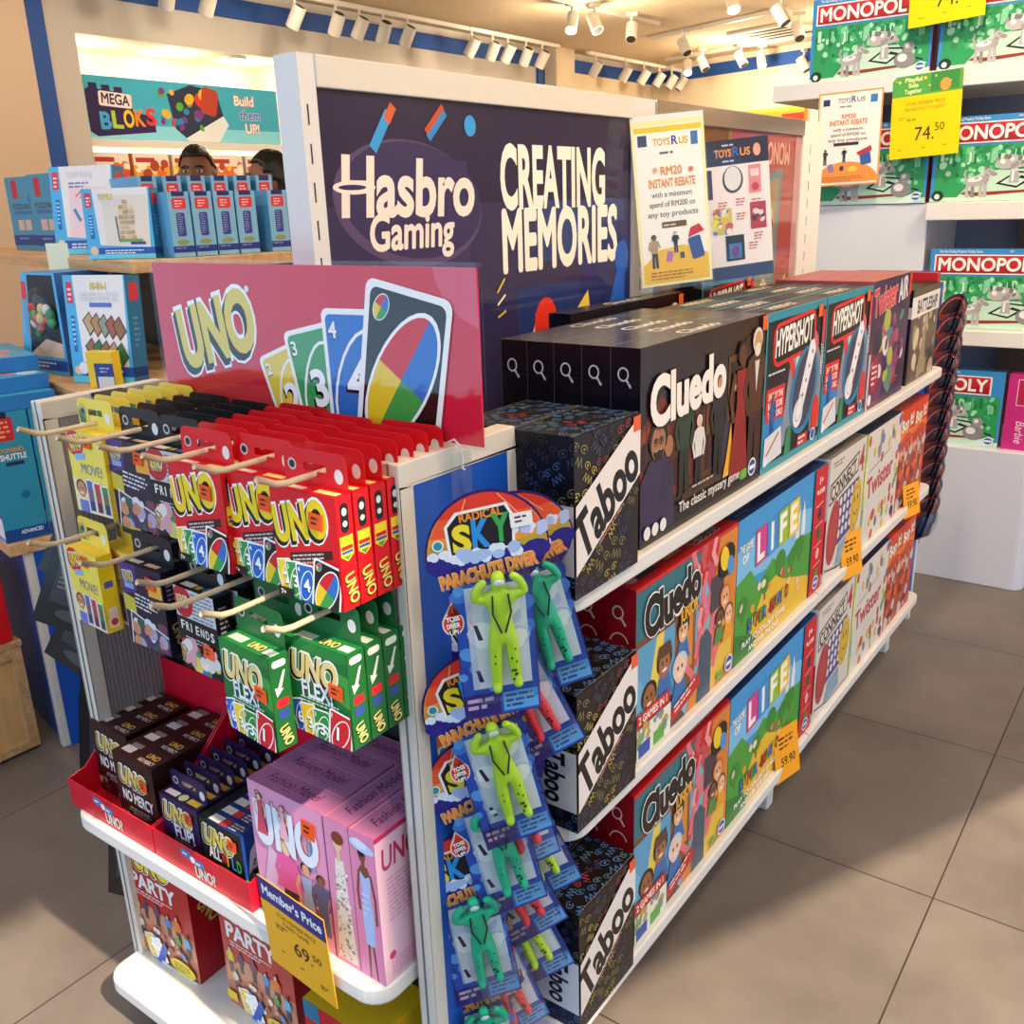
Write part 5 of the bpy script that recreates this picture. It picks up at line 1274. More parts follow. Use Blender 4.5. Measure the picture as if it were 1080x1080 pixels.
    mb = MB().prism([((x - 4.3) * .01, z * .01) for x, z in bd], -.0012, -.0006, 'y', 'f2e0d6')
    a = Art(4, 6); a.poly([(2 + x * .86, 3 + (z + 13.4) * .88) for x, z in bd], 'd83a26')
    for k, s_ in enumerate(('TOSS', 'DIVER', 'UP!')): a.text(s_, 2, 3.1 - .75 * k, .5, 'ffffff', al='c', w=1.4 if k < 2 else .9, bold=.05, rot=4)
    mb.art(a, (-.063, -.0012, -.164), (1, 0, 0), (0, 0, 1), (0, -1, 0)); b = mb.build('badge', M['card'], t); b['label'] = 'red drop shaped badge'
    # toy skydiver: arms raised to the head
    J = [((0, 0, -14.4), (1.15, .8)), ((0, 0, -12.4), (1.2, .8)), ((0, 0, -11.0), (1.25, .75)), ((0, -.1, -10.2), .55), ((0, -.3, -9.0), (.95, .9)), ((0, -.2, -8.0), .5),
         ((1.5, -.1, -10.9), .6), ((2.7, -.3, -10.6), .62), ((2.1, -.5, -9.2), .5), ((1.2, -.5, -8.5), .42),
         ((-1.5, -.1, -10.9), .6), ((-2.7, -.3, -10.9), .62), ((-2.2, -.5, -9.6), .5), ((-1.3, -.5, -8.8), .42),
         ((.75, 0, -15.4), .85), ((.95, -.1, -18), .72), ((1.05, 0, -20.6), .6), ((1.3, -.9, -21.2), .55), ((-.75, 0, -15.4), .85), ((-.95, -.1, -18), .72), ((-1.0, 0, -20.9), .6), ((-1.2, -.9, -21.5), .55)]
    E = [(0, 1), (1, 2), (2, 3), (3, 4), (4, 5), (2, 6), (6, 7), (7, 8), (8, 9), (2, 10), (10, 11), (11, 12), (12, 13), (0, 14), (14, 15), (15, 16), (16, 17), (0, 18), (18, 19), (19, 20), (20, 21)]
    JJ = [(tuple(c * .01 for c in (p[0] + .5, p[1] - 1.0, p[2])), tuple(q * .01 for q in r) if isinstance(r, tuple) else r * .01) for p, r in J]
    pm = principled('toy_plastic_' + colname, hexc, rough=.28, spec=.5)
    fg = bpy.data.objects.new('toy_skydiver', skin_mesh('toy_skydiver', JJ, E, pm)); COL.objects.link(fg); fg.parent = t
    mb = MB()
    for s_ in (-1, 1): mb.tube([(.005 + s_ * .008, -.0185, -.105), (.005 + s_ * .0095, -.020, -.124), (.005 + s_ * .002, -.0195, -.146)], .0011, 6, '17151a')
    rnd = random.Random(4)
    for k in range(14):
        s_ = rnd.choice((-1, 1)); mb.ball((.005 + s_ * .0092 + rnd.uniform(-.003, .003), -.0165, rnd.uniform(-.205, -.16)), (.0011, .0012, .0017), '17151a', n=6, m=4)
    mb.ball((.005, -.0208, -.0905), (.0058, .002, .003), 'd8e4ee', n=10, m=6)
    h = mb.build('harness_and_goggles', M['card'], fg); h['label'] = 'black harness straps and pale goggles'
    # clear blister
    bl = MB()
    A_, B_ = [(-.030, -.222), (.040, -.222), (.040, -.084), (-.030, -.084)], [(-.026, -.218), (.036, -.218), (.036, -.090), (-.026, -.090)]
    for k in range(4):
        p, q = A_[k], A_[(k + 1) % 4]; p2, q2 = B_[k], B_[(k + 1) % 4]
        bl.face([(p[0], -.001, p[1]), (q[0], -.001, q[1]), (q2[0], -.030, q2[1]), (p2[0], -.030, p2[1])])
    bl.face([(x, -.030, z) for x, z in B_])
    bl.build('blister', M['blister'], t)['label'] = 'clear plastic blister'
    return t
PK = {c: Run(parachute_pack(c, h, 0)) for c, h in (('lime', 'b9e02a'), ('red', 'e8323e'), ('teal', '12b888'))}
packs = [('p1', 'lime', (-.548, .712, .782), 3, 48, 'topmost parachute toy pack with a lime yellow diver on the clear strip'),
         ('p2', 'lime', (-.560, .752, .594), 13, 48, 'second lime yellow parachute toy pack, askew below the topmost one'),
         ('p3', 'teal', (-.556, .836, .755), 14, 46, 'teal parachute toy pack past the right edge of the topmost one'),
         ('p4', 'red', (-.556, .822, .672), 24, 46, 'red parachute toy pack leaning right below the teal one'),
         ('p5', 'red', (-.572, .786, .530), 15, 52, 'red parachute toy pack peeking below the second lime yellow one'),
         ('p6', 'teal', (-.578, .762, .480), 12, 50, 'teal parachute toy pack in the middle left of the strip'),
         ('p7', 'lime', (-.572, .836, .455), 22, 46, 'lime yellow parachute toy pack leaning right in the strip middle'),
         ('p8', 'red', (-.578, .812, .405), 24, 48, 'red parachute toy pack leaning right in the lower strip half'),
         ('p9', 'teal', (-.606, .738, .345), 8, 48, 'teal parachute toy pack low on the left of the strip'),
         ('p10', 'lime', (-.584, .834, .315), 22, 46, 'lime yellow parachute toy pack leaning right low on the strip'),
         ('p11', 'red', (-.598, .794, .250), 18, 56, 'lowest red parachute toy pack near the picture bottom'),
         ('p12', 'teal', (-.610, .752, .165), 8, 48, 'lowest teal parachute toy pack, cut by the picture bottom')]
for k, c, B, roll, yaw, lb in packs:
    rm_ = Matrix.Rotation(R(yaw), 4, 'Z') @ Matrix.Rotation(R(-roll), 4, 'Y')
    top = Vector(B) - rm_ @ Vector((0, 0, -.25))
    PK[c].put(top, rot=rm_.to_euler(), label=lb, group='carded parachute toys on the clip strip')
sticker(bpy.data.objects.get(PK['lime'].root.name), 3.6, -3.4, 2.3, 1.5, 'f0eeea', 3, 0)
# clear clip strip and its wire hook
cs = thing('clip_strip', 'clear plastic clip strip hooked over the blue side panel', 'clip strip', (-.628, .757, 1.05))
MB().prism([(-.017, -.10), (.017, -.10), (.017, -.004), (.013, 0), (-.013, 0), (-.017, -.004)], 0, .0012, 'x').build('strip', M['blister'], cs)
MB().prism([(-.010, -.95), (.010, -.95), (.010, -.10), (-.010, -.10)], 0, .0012, 'x').build('strip', M['blister'], cs)
MB().tube([(-.012, -.004, .010), (-.004, -.004, .014), (.002, -.003, .008), (.003, 0, -.006), (.002, 0, -.018), (.003, .003, -.02)], .0011, 8).build('wire_hook', M['white'], cs)
# toys on the far strip, seen edge on
def far_pack():
    t = thing('hanging_toy_pack', 'x', 'toy pack')
    d = [(-.05, -.16), (.05, -.16), (.06, -.05)] + [(.062 * math.cos(R(a)), -.055 + .055 * math.sin(R(a))) for a in range(0, 181, 20)]
    a = Art(12, 17)
    a.blobs(1, 1, 11, 12, 5, ('3a4a90', '5a5a78', '8a3a3a', '2a2a44'), .8, 1.8, 3); a.ell(6, 11, 5.4, 5, '4a3440', a0=0, a1=180); a.arc(6, 10.6, 5, 4.6, .5, 'e0603a', 10, 170); a.rect(1.4, 9.4, 10.6, 11, 'b8452e')
    mb = MB().prism(d, 0, .0006, 'y', '3a3a5c'); mb.art(a, (-.06, 0, -.165), (1, 0, 0), (0, 0, 1), (0, -1, 0)); mb.build('backing_card', M['card'], t)
    MB().ball((0, -.004, -.10), (.032, .026, .05), 'ffffff', n=14, m=10).build('blister', M['blister'], t, smooth=True)
    MB().ball((0, -.002, -.10), (.012, .010, .042), '5a6a90', n=10, m=8).build('toy_figure', M['card'], t, smooth=True)
    return t
fp = Run(far_pack())
for k in range(12):
    for s_ in range(2):
        rm_ = Matrix.Rotation(R(62 + 38 * s_), 4, 'Z') @ Matrix.Rotation(R(-6 + 8 * s_), 4, 'Y') @ Matrix.Rotation(R(14), 4, 'X')
        fp.put((-.60 + .015 * s_, 2.93 + .05 * s_ - .006 * k, 1.02 - .052 * k), rot=rm_.to_euler(), label='carded parachute toy at the far shelf end, %s in its cascade on the %s' % (['top', 'second', 'third', 'fourth', 'fifth', 'sixth', 'seventh', 'eighth', 'ninth', 'tenth', 'eleventh', 'lowest'][k], ('left', 'right')[s_]), group='carded toys at the far shelf end')
# black cards on the strip at the left side of the end stand
def black_card():
    t = thing('black_toy_card', 'x', 'toy pack')
    a = Art(12, 19); a.rect(.3, .3, 11.7, 18.7, '1c1b1e'); a.rect(1.6, 4, 10.4, 14, '3a393d'); a.greek(2.2, 13, 7.4, 9, .8, '77767c'); a.ell(6, 2.4, 3, 1, '4a494e'); a.greek(2, 16.6, 7, 2, .9, '6a696e')
    mb = MB().prism([(-.06, -.19), (.06, -.19), (.06, -.02), (.03, 0), (-.03, 0), (-.06, -.02)], 0, .0008, 'y', '141316'); mb.art(a, (-.06, 0, -.19), (1, 0, 0), (0, 0, 1), (0, -1, 0)); mb.build('backing_card', M['gloss'], t)
    MB().ball((0, .016, -.09), (.036, .014, .055), n=14, m=8).build('blister', M['blister'], t, smooth=True)
    b = MB(); b.ball((-.012, .016, -.075), .012, '2f8f6a', n=10, m=6); b.ball((.012, .016, -.11), .013, 'c84a4a', n=10, m=6); b.build('toy_figure', M['card'], t, smooth=True)
    return t
bk = Run(black_card())
for (x, y, z, yaw, roll, tilt), lb in zip([(-1.372, .79, .888, 24, 30, 8), (-1.375, .765, .835, 40, 24, 5), (-1.372, .77, .735, 22, 32, 6), (-1.378, .76, .63, 48, 10, 0), (-1.382, .745, .56, 50, 8, 0), (-1.372, .74, .315, 26, 10, 0)],
        ['topmost black toy card hanging beside the left of the end stand', 'second black toy card down beside the left of the end stand', 'third black toy card down, leaning out furthest left', 'black toy card hanging straight below the leaning ones at the left', 'black toy card behind the brown packs at the left of the end stand', 'lowest black toy card between the two white shelves at the left']):
    rm_ = Matrix.Rotation(R(yaw), 4, 'Z') @ Matrix.Rotation(R(roll), 4, 'Y') @ Matrix.Rotation(R(-tilt), 4, 'X')
    bk.put((x, y, z), rot=rm_.to_euler(), label=lb, group='black toy cards at the left of the end stand')

# ================================================================== sign cards on top of the boxes
def sign_card(name, label, pts, art, W, H, base_z):
    """pts: bottom centre, top centre, yaw"""
    (bx, by, bz), yaw, lean, roll = pts
    t = thing(name, label, 'sign', (bx, by, bz))
    t.rotation_euler = (Matrix.Rotation(R(yaw), 4, 'Z') @ Matrix.Rotation(R(roll), 4, 'Y') @ Matrix.Rotation(R(-lean), 4, 'X')).to_euler()
    mb = MB().box(-W / 200, W / 200, 0, .001, .012, .012 + H * .01, 'f4f1ea'); mb.art(art, (-W / 200, 0, .012), (1, 0, 0), (0, 0, 1), (0, -1, 0)); mb.build('printed_card', M['card'], t)
    c = MB(); c.box(-W / 200 - .003, W / 200 + .003, -.003, -.0015, .004, .016 + H * .01); c.box(-W / 200 - .003, W / 200 + .003, .002, .0035, .004, .016 + H * .01); c.build('clear_sleeve', M['clear'], t)
    for s_ in (-1, 1): MB().box(s_ * W / 260 - .012, s_ * W / 260 + .012, -.014, .03, -.004, .010).build('foot_clip', M['blister'], t)
    return t
a = Art(14.6, 30.5); a.rect(0, 0, 14.6, 30.5, 'fdf3b0'); a.rect(.6, .6, 14, 29.6, 'fffdf2'); a.rect(.6, 28.4, 14, 29.4, 'f2cf2c')
a.text('TOYS', 4.2, 26, 1.2, 'e8a02c', w=3.4, bold=.05); a.text('R', 7.9, 26, 1.5, '2a4a9a', bold=.05); a.text('US', 9.4, 26, 1.2, 'd8b02c', w=1.8, bold=.05); a.rect(1.2, 26, 3, 28, '2a3a5a'); a.rect(11.8, 25.6, 13.2, 28, '3a78b8')
a.greek(5.4, 24.4, 4.4, 1, .9, '5a5a6a'); a.text('RM20', 5.4, 20.6, 1.5, 'e8902c', w=4.2, bold=.05); a.text('INSTANT REBATE', 2.8, 18.4, 1.5, 'e8902c', w=9.4, bold=.05)
for k, s_ in enumerate(('with a minimum', 'spend of RM200 on', 'any toy products')): a.text(s_, 7.3, 16.6 - 1.8 * k, 1.0, '5a4a4a', w=8.2 + k, al='c', bold=.01)
a.rrect(7.4, 11.4, 5, 1.1, .2, '6a4a1a'); a.greek(5.2, 11.2, 4.4, 1, .6, 'e8d8b0')
a.poly([(.6, .6), (14, .6), (14, 5.4), (9, 7.4), (4, 6.8), (.6, 4)], 'f4c42c'); a.person(3, 3.4, 6.4, '6a4a38', 'b89a70', '3a342c', '2a1a14', arm=.7); a.person(7.4, 6, 4, 'f0d8c0', '2a2a2a', '2a2a2a', '1a1a1a', arm=.8); a.rrect(11.6, 6.6, 2.6, 4.2, .4, '3a5a9a', 12); a.poly([(10, 8.6), (13.4, 9.6), (12.4, 11), (10.6, 10.4)], 'c8323a')
a.rrect(6, 5.4, 1.2, 2, .2, 'b87ac0', -14); a.rrect(8.6, 5.4, .9, 1.2, .2, '4a5a6a'); a.greek(2, 2.4, 10, 3, .6, 'b8802c'); a.ell(4.2, 21.6, .5, .5, 'e8b0a0'); a.ell(11.4, 21.2, .5, .5, 'd87a5a')
sign_card('promotion_sign', 'tall yellow bordered promotion sign leaning on the box tops', ((-.872, 1.752, 1.126), 47, 3, -4.5), a, 14.6, 31.5, 0)
a = Art(15.5, 27); a.rect(0, 0, 15.5, 27, 'f6ebe6'); a.rect(0, 22.2, 15.5, 27, '1c2848'); a.rect(0, 0, 15.5, 2.6, '2c3a66'); a.text('TOYS', 4, 23.8, 1.4, 'f0a04a', w=3.6, bold=.05); a.text('R', 7.8, 23.8, 1.7, '3a68c0', bold=.05); a.text('US', 9.4, 23.8, 1.4, 'f0a04a', w=2.2, bold=.05); a.greek(5.6, 22.8, 4, 1, .7, 'c8d0e0'); a.greek(5.6, 25.8, 4, 1, .7, 'c8d0e0'); a.ell(13, 24.6, .8, 1.2, 'f0b09a')
a.rect(1, 16, 3.2, 21.6, '3a2a4a'); a.ell(7.6, 19.4, 2.2, 2.6, '3a3a40'); a.ell(7.6, 19.6, 1.8, 2.3, 'e6e2e2'); a.rect(11, 16.4, 13.6, 21.8, 'e88a90'); a.rect(11.4, 19.6, 13.2, 21, 'f6d8d4'); a.ell(12.3, 17.6, .8, .8, 'c83a44')
a.rect(3, 9, 7, 14, 'd8c050'); a.blobs(3.2, 9.2, 6.8, 13.8, 5, ('e8e04a', 'c85a5a', '5a8ad0', 'f0f0e0'), .3, .7, 5); a.rect(11, 9.4, 14.4, 14.6, 'b82a34'); a.blobs(11.2, 9.6, 14.2, 13, 4, ('3a2a34', 'e0d8d4'), .3, .7, 6); a.rect(5.4, 3.6, 9.4, 8.6, '16161e'); a.rect(6, 4, 8.8, 7, '3a78b0'); a.ell(7.4, 5.4, .8, 1.2, '6a3a8a')
for x, y in ((4.2, 15), (8, 15.4), (11.4, 15), (8, 12.6), (10.4, 6.6), (11.6, 8.4)): a.greek(x, y, 2.2, 3, .55, 'c85a5a')
sign_card('catalogue_sign', 'pale catalogue sign with a navy header and small product pictures, right of the yellow one', ((-.813, 1.905, 1.126), 47, 2, -5), a, 15.0, 26.4, 0)

# ================================================================== the blue shelf unit at the left
T12 = R(-12)
LO = Vector((-2.225, 1.03, 0))
def lu(x, y, z): return LO + Matrix.Rotation(T12, 3, 'Z') @ Vector((x, y, z))
un = thing('stepped_shelf_unit', 'stepped blue and plywood shelf unit full of turquoise boxes at the left', 'shelf unit', LO, T12)
MB().box(-.03, -.004, 0, .02, 0, .535).build('panel_post', M['cream'], un, bevel=.002); MB().box(-.03, -.004, .30, .32, 0, .535).build('panel_post', M['cream'], un, bevel=.002)
MB().box(-.026, 0, .02, .30, 0, .535).build('blue_panel', M['blue'], un)
MB().box(-.75, -.03, .01, .32, 0, .535).build('body', M['blue'], un)
MB().box(-.80, .006, -.035, .36, .535, .565).build('plywood_shelf', M['wood'], un, bevel=.002)
MB().box(-.95, .08, .16, .62, .885, .912).build('plywood_shelf', M['wood'], un, bevel=.002)
MB().prism([(-1.8, .34), (.04, .34), (.04, 1.12), (-.86, 1.12), (-.86, .70), (-1.8, .70)], 1.166, 1.195).build('plywood_shelf', M['wood'], un, bevel=.002)
MB().box(-.80, -.02, .36, 1.10, 0, .884).build('body', M['blue'], un)
MB().box(-.80, -.04, .63, 1.10, .884, 1.165).build('dark_back', M['dark'], un)
MB().box(-.80, -.76, .2, .36, .565, .884).build('upright', M['wood'], un)
def blue_front(W, H, kind):
    a = Art(W, H); a.rect(0, 0, W, H, '4fb2e4'); a.poly([(W * .2, H * .2), (W * .94, H * .16), (W * .98, H), (W * .16, H)], 'efe9e8'); a.rect(0, 0, W, H * .06, '6ad0ea'); a.rect(W * .16, H * .07, W, H * .16, '2a55b0'); a.greek(W * .26, H * .11, W * .66, 2, H * .035, 'e8eefa')
    a.rrect(W * .09, H * .84, W * .1, H * .2, W * .02, 'e0384a'); a.greek(W * .06, H * .86, W * .07, 3, H * .045, 'f6dcdc'); a.rrect(W * .1, H * .46, W * .06, H * .34, .2, '2a6ab8'); a.greek(W * .075, H * .58, W * .05, 6, H * .045, 'a8d8f4')
    a.ell(W * .1, H * .12, W * .06, W * .06, 'f0c8a8')
    if kind == 'pink':
        a.poly([(W * .26, H * .2), (W * .94, H * .18), (W * .93, H * .74), (W * .3, H * .8)], 'f2d3d6'); a.text('TOSS GAME', W * .28, H * .86, H * .06, 'f2e6ea', w=W * .4, bold=.04, out='8a86b0', bend=H * .02); a.greek(W * .3, H * .8, W * .36, 2, H * .04, '7a7ab8')
        for x, y in ((.4, .45), (.56, .5), (.64, .32)): a.rrect(W * x, H * y, W * .05, H * .16, .2, '5a8ac8', 30)
        a.line([(W * .4, H * .66), (W * .52, H * .74)], .4, 'e0707a'); a.line([(W * .46, H * .64), (W * .58, H * .7)], .4, 'e0707a'); a.line([(W * .76, H * .3), (W * .86, H * .34)], .6, '22202a')
    if kind == 'tower':
        a.poly([(W * .3, H * .2), (W * .94, H * .2), (W * .94, H * .9), (W * .3, H * .9)], 'e6ddcf'); a.text('TUMBLE', W * .24, H * .84, H * .08, 'e8d05a', w=W * .22, bold=.04, out='4a4a5a'); a.text('TOWER', W * .28, H * .74, H * .08, 'f4f0f0', w=W * .32, bold=.04, out='3a4a9a', bend=H * .02)
        rnd = random.Random(3)
        for r_ in range(8):
            for q in range(3):
                if r_ < 7 or q == 1: a.rrect(W * (.56 + .075 * q) + rnd.uniform(-.2, .2), H * (.3 + .072 * r_), W * .07, H * .055, .1, rnd.choice(('d8b98a', 'c89a64', 'e8d0a8', 'b8a888')), rnd.uniform(-8, 8))
        a.rect(W * .5, H * .24, W * .84, H * .28, '7aa04a'); a.rect(W * .66, H * .2, W * .88, H * .24, '3a4a90'); a.line([(W * .5, H * .26), (W * .48, H * .6)], .3, '2a4a6a')
    if kind == 'games':
        a.text('10-IN-1', W * .44, H * .87, H * .06, 'e8cf4a', w=W * .26, bold=.05, out='4a4434'); a.text('DELUXE GAME SET', W * .26, H * .77, H * .07, 'f2f2f4', w=W * .62, bold=.05, out='4a4a8a'); a.rrect(W * .58, H * .73, W * .36, H * .04, .2, '5a78c0')
        rnd = random.Random(7)
        for r_ in range(2):
            for q in range(5):
                c = rnd.choice(('9a6a4a', 'b98a5a', 'c8a878', '8aa090', '3a7a4a', 'a85a48')); x, y = W * (.36 + .12 * q), H * (.56 - .24 * r_ - .01 * q)
                a.poly([(x - W * .1, y + H * .03), (x + W * .02, y + H * .11), (x + W * .12, y - H * .03), (x, y - H * .12)], '4a3024'); a.poly([(x - W * .08, y + H * .03), (x + W * .02, y + H * .095), (x + W * .1, y - H * .03), (x, y - H * .1)], c)
        a.ell(W * .2, H * .14, W * .08, W * .08, 'eef0f4')
    return a
def blue_spine(W, H):
    a = Art(W, H); a.rect(0, 0, W, H, '7fb6d8'); a.rect(W * .2, H * .93, W * .8, H, '1f2f70'); a.rrect(W * .5, H * .82, W * .66, H * .17, W * .1, 'd83a48'); a.greek(W * .3, H * .85, W * .4, 3, H * .04, 'f4c8cc'); a.rrect(W * .5, H * .5, W * .4, H * .36, W * .08, '33408c'); a.greek(W * .36, H * .64, W * .26, 9, H * .035, '8a96cc'); a.ell(W * .5, H * .23, W * .3, H * .04, '8a9a5a'); a.rect(0, H * .07, W, H * .17, '2a3a8a'); a.greek(W * .1, H * .13, W * .8, 1, H * .05, '7a86b8')
    return a
# front row seen by its narrow sides
sp = Run(card_box('turquoise_game_box', 20, 5.5, 15.6, '5aa0cc', {'right': blue_spine(5.5, 15.6)})); tag(sp.root, 'x', 'game box')
W2 = ['first', 'second', 'third', 'fourth', 'fifth', 'sixth', 'seventh', 'eighth']
for k, yy in enumerate((.47, .530, .590, .650, .742, .800, .86, .92)):
    sp.put(lu(-.102, yy, 1.196), T12, 'slim turquoise game box, %s in the front row of spines on the top plywood shelf' % W2[k], 'turquoise boxes in a row at the left')
sp2 = Run(card_box('turquoise_game_box', 20, 5.2, 20.4, '5aa0cc', {'right': blue_spine(5.2, 20.4)})); tag(sp2.root, 'x', 'game box')
for k in range(6):
    sp2.put(lu(-.40, .52 + k * .070 + (.02 if k > 5 else 0), 1.196), T12, 'taller turquoise game box, %s in the rear row before the people' % (W2 + ['ninth', 'tenth', 'eleventh'])[k], 'taller turquoise boxes in the rear row')
def ob(label, loc, yaw, W, D, H, kind, group=None, lean=0):
    r_ = Art(D, H); r_.rect(0, 0, D, H, '2a6f9a'); r_.rrect(D * .5, H * .85, D * .6, H * .16, .3, 'c8323e'); r_.greek(D * .3, H * .6, D * .4, 6, H * .05, '5a9ac0'); r_.rect(0, H * .07, D, H * .16, '1d3a7a')
    o = card_box('turquoise_game_box', W, D, H, '3d9bd0', {'front': blue_front(W, H, kind), 'right': r_}); o.location = loc; o.rotation_euler = (R(-lean), 0, R(yaw)); return tag(o, label, 'game box', group)
ob('turquoise game box picturing a wooden block tower, before the row of spines', lu(-.125, .385, 1.196), 24, 19, 4, 17.0, 'tower', lean=3)
ob('turquoise and pink game box tilted on the top plywood shelf left of the tower box', lu(-.565, .45, 1.196), 22, 21, 5, 24.4, 'pink', lean=6)
ob('turquoise deluxe game set box with pictured boards, on the middle plywood shelf', lu(.012, .245, .913), 16, 18.5, 5, 25.6, 'games', lean=4)
ob('turquoise game box partly hidden behind the round maze toy box at the left edge', lu(-.43, .40, .913), 10, 18, 5, 26.0, 'plain')
ob('turquoise game box behind the right edge of the deluxe game set box', lu(.03, .50, .913), 10, 18, 5, 25.0, 'plain')
for k, x in enumerate((-1.28, -1.03)):
    a = Art(20, 24); a.rect(0, 0, 20, 24, '4689a8'); a.rrect(6, 20, 4, 6, .6, 'b8323e'); a.text('PUZZLE BALL', 3, 13.6, 1.6, '2a3a4a', w=13, bold=.04); a.rrect(10, 12.4, 14, 1.2, .3, '3a6a9a'); a.rect(5, 6.6, 9, 10, 'c8a898'); a.rect(10, 6.6, 14, 10, 'c8a898'); a.poly([(14, 17), (17, 20), (19, 17), (16, 14)], '3a6ab0'); a.rect(0, 1.6, 20, 5, '22407c'); a.greek(4, 3.6, 11, 1, 1.2, '7a8ab8')
    o = card_box('turquoise_game_box', 20, 6, 24, '3f86a8', {'front': a}); o.location = lu(x, .50 + .0 * k, 1.196); o.rotation_euler = (0, 0, T12 + R(10))
    tag(o, 'dim blue puzzle box, %s at the left edge of the top plywood shelf' % ('first' if k == 0 else 'second'), 'game box', 'dim blue puzzle boxes')
# maze ball box: a truncated pyramid with a window
mz = thing('maze_toy_box', 'blue tapered toy box with a window onto a round maze toy', 'game box', lu(-.275, .20, .913), T12 + R(14))
b0, b1, D0, D1, Hh = .105, .075, .21, .15, .255
fm_ = MB()
q = [(-b0, 0, 0), (b0, 0, 0), (b0, D0, 0), (-b0, D0, 0), (-b1, .02, Hh), (b1, .02, Hh), (b1, .02 + D1, Hh), (-b1, .02 + D1, Hh)]
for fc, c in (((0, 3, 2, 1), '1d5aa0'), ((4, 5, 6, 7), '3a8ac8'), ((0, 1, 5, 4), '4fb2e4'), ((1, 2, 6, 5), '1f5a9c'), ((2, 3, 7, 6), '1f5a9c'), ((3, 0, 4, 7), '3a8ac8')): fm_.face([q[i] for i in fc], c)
a = Art(21, 25.6); a.poly([(4.4, 4.4), (19.4, 4.4), (17, 25), (5.6, 25)], '141a26'); a.poly([(4.4, 4.4), (19.4, 4.4), (19, 8), (12, 9), (4.6, 5.2)], 'ecc6a8'); a.rect(.6, 1, 20.4, 3.6, '2a55b0'); a.greek(4, 2.6, 13, 2, .9, 'dfe8f6'); a.rrect(3.6, 21, 2.2, 4.6, .4, 'e0384a'); a.ell(2.6, 2.4, 1.2, 1.2, 'e8eef4')
fm_.art(a, (-b0, 0, 0), (1, 0, 0), Vector((0, .02, Hh)).normalized(), Vector((0, -Hh, .02)).normalized())
a = Art(21, 25); a.text('3D', 9, 12.4, 1.7, '9ab8d8', bold=.03); a.text('MAZE', 7.4, 9.4, 1.7, '9ab8d8', bold=.03); a.text('BALL', 7.6, 6.4, 1.7, '9ab8d8', bold=.03); a.rrect(9, 21, 2.6, 3.4, .4, 'a82a3c'); a.poly([(0, .8), (21, .8), (20.6, 3), (.4, 3)], '22306a')
fm_.art(a, (b0, 0, 0), (0, 1, 0), Vector((b1 - b0, .0, Hh)).normalized(), Vector((Hh, 0, b0 - b1)).normalized())
fm_.build('carton', M['card'], mz)
sc_ = MB(); rnd = random.Random(11)
for k in range(16):
    an, rr = rnd.uniform(0, 6.28), rnd.uniform(0, .05); rq = rnd.uniform(.010, .018); sc_.ball((.006 + rr * math.cos(an), .006, .135 + rr * 1.3 * math.sin(an)), (rq, rq * .6, rq), ('3aa050', 'e04a3a', 'f0c87a', 'e0382c', 'f0e8d8', '2f8a4a')[k % 6], n=8, m=6)
sc_.build('maze_toy', M['card'], mz, smooth=True)
MB().ball((.006, .006, .135), (.066, .022, .085), n=20, m=12).build('clear_dome', M['blister'], mz, smooth=True)
# lower shelf: upright boxes and flat boxes
for k in range(2):
    r_ = Art(9.6, 31); r_.rect(0, 0, 9.6, 31, '2f8fae'); r_.rrect(3.9, 27, 4.6, 5.6, .6, 'c82a3c'); r_.greek(2.2, 28.4, 3.4, 4, 1.1, 'e8a86a'); r_.rect(3, 29.6, 5.2, 31, '1c2a50'); r_.text('DOMINO', 2.2, 21.4, 1.2, '4a3a24', w=5.4, bold=.06); r_.text('DOMINO', 2.2, 21.5, 1.1, 'd8a850', w=5.4, bold=.03); r_.text('SHUTTLE', 2.2, 19.8, 1.3, 'eef0f2', w=5.8, bold=.05, out='2a2a40'); r_.rrect(5.2, 18.8, 4, .9, .2, '2a2f60'); r_.poly([(5, 11), (6.2, 12.2), (7.4, 11), (6.2, 9.8)], '1d6a9c'); r_.rect(0, 0, 9.6, 3, '1d4a90'); r_.text('ADVANCED', 3.6, 1.6, .9, 'e6ecf6', w=5, bold=.04)
    f = Art(28, 31); f.rect(0, 0, 28, 31, '3a9ad8'); f.blobs(12, 6, 27, 26, 5, ('e8d05a', 'c8404a', '3a9a4a', '7a3a8a', 'f0f0f0'), 1.5, 3.4, 5); f.rect(20, 1, 28, 6, 'e6eaf0')
    o = card_box('turquoise_game_box', 28, 9.6, 31, '2f8fae', {'front': f, 'right': r_}); o.location = lu(-.15, -.032 + k * .10, .566); o.rotation_euler = (0, 0, T12)
    tag(o, 'tall turquoise domino game box on the low plywood shelf, %s' % ('front one', 'one behind it'[0:13])[k], 'game box', 'tall domino game boxes')
for k, (x, y, z, rz) in enumerate(((-.17, .0, .877, 0), (-.20, -.01, .9125, 6), (-.30, .02, .948, -4))):
    a = Art(32, 17); a.rect(0, 0, 32, 17, '3f9fd0'); a.blobs(3, 3, 28, 14, 4, ('58b8e0', '2a7ab8', 'c8e0ee', 'd87a8a'), 1, 2.6, 30 + k); f = Art(32, 3.4); f.rect(0, 0, 32, 3.4, '1f66b0'); f.rect(0, 2.2, 32, 3.4, '4aa8dc')
    o = card_box('flat_game_box', 32, 17, 3.4, '2a78c0', {'top': a, 'front': f}); o.location = lu(x, y - .035, z); o.rotation_euler = (0, 0, T12 + R(rz))
    tag(o, 'flat blue game box lying on the tall domino boxes, %s of three' % ('lowest', 'middle', 'topmost')[k], 'game box', 'flat blue game boxes')
a = Art(7.4, 11.6); a.rect(0, 0, 7.4, 11.6, 'f6f0d0'); a.greek(2, 3.2, 3.8, 4, .7, 'b8a880')
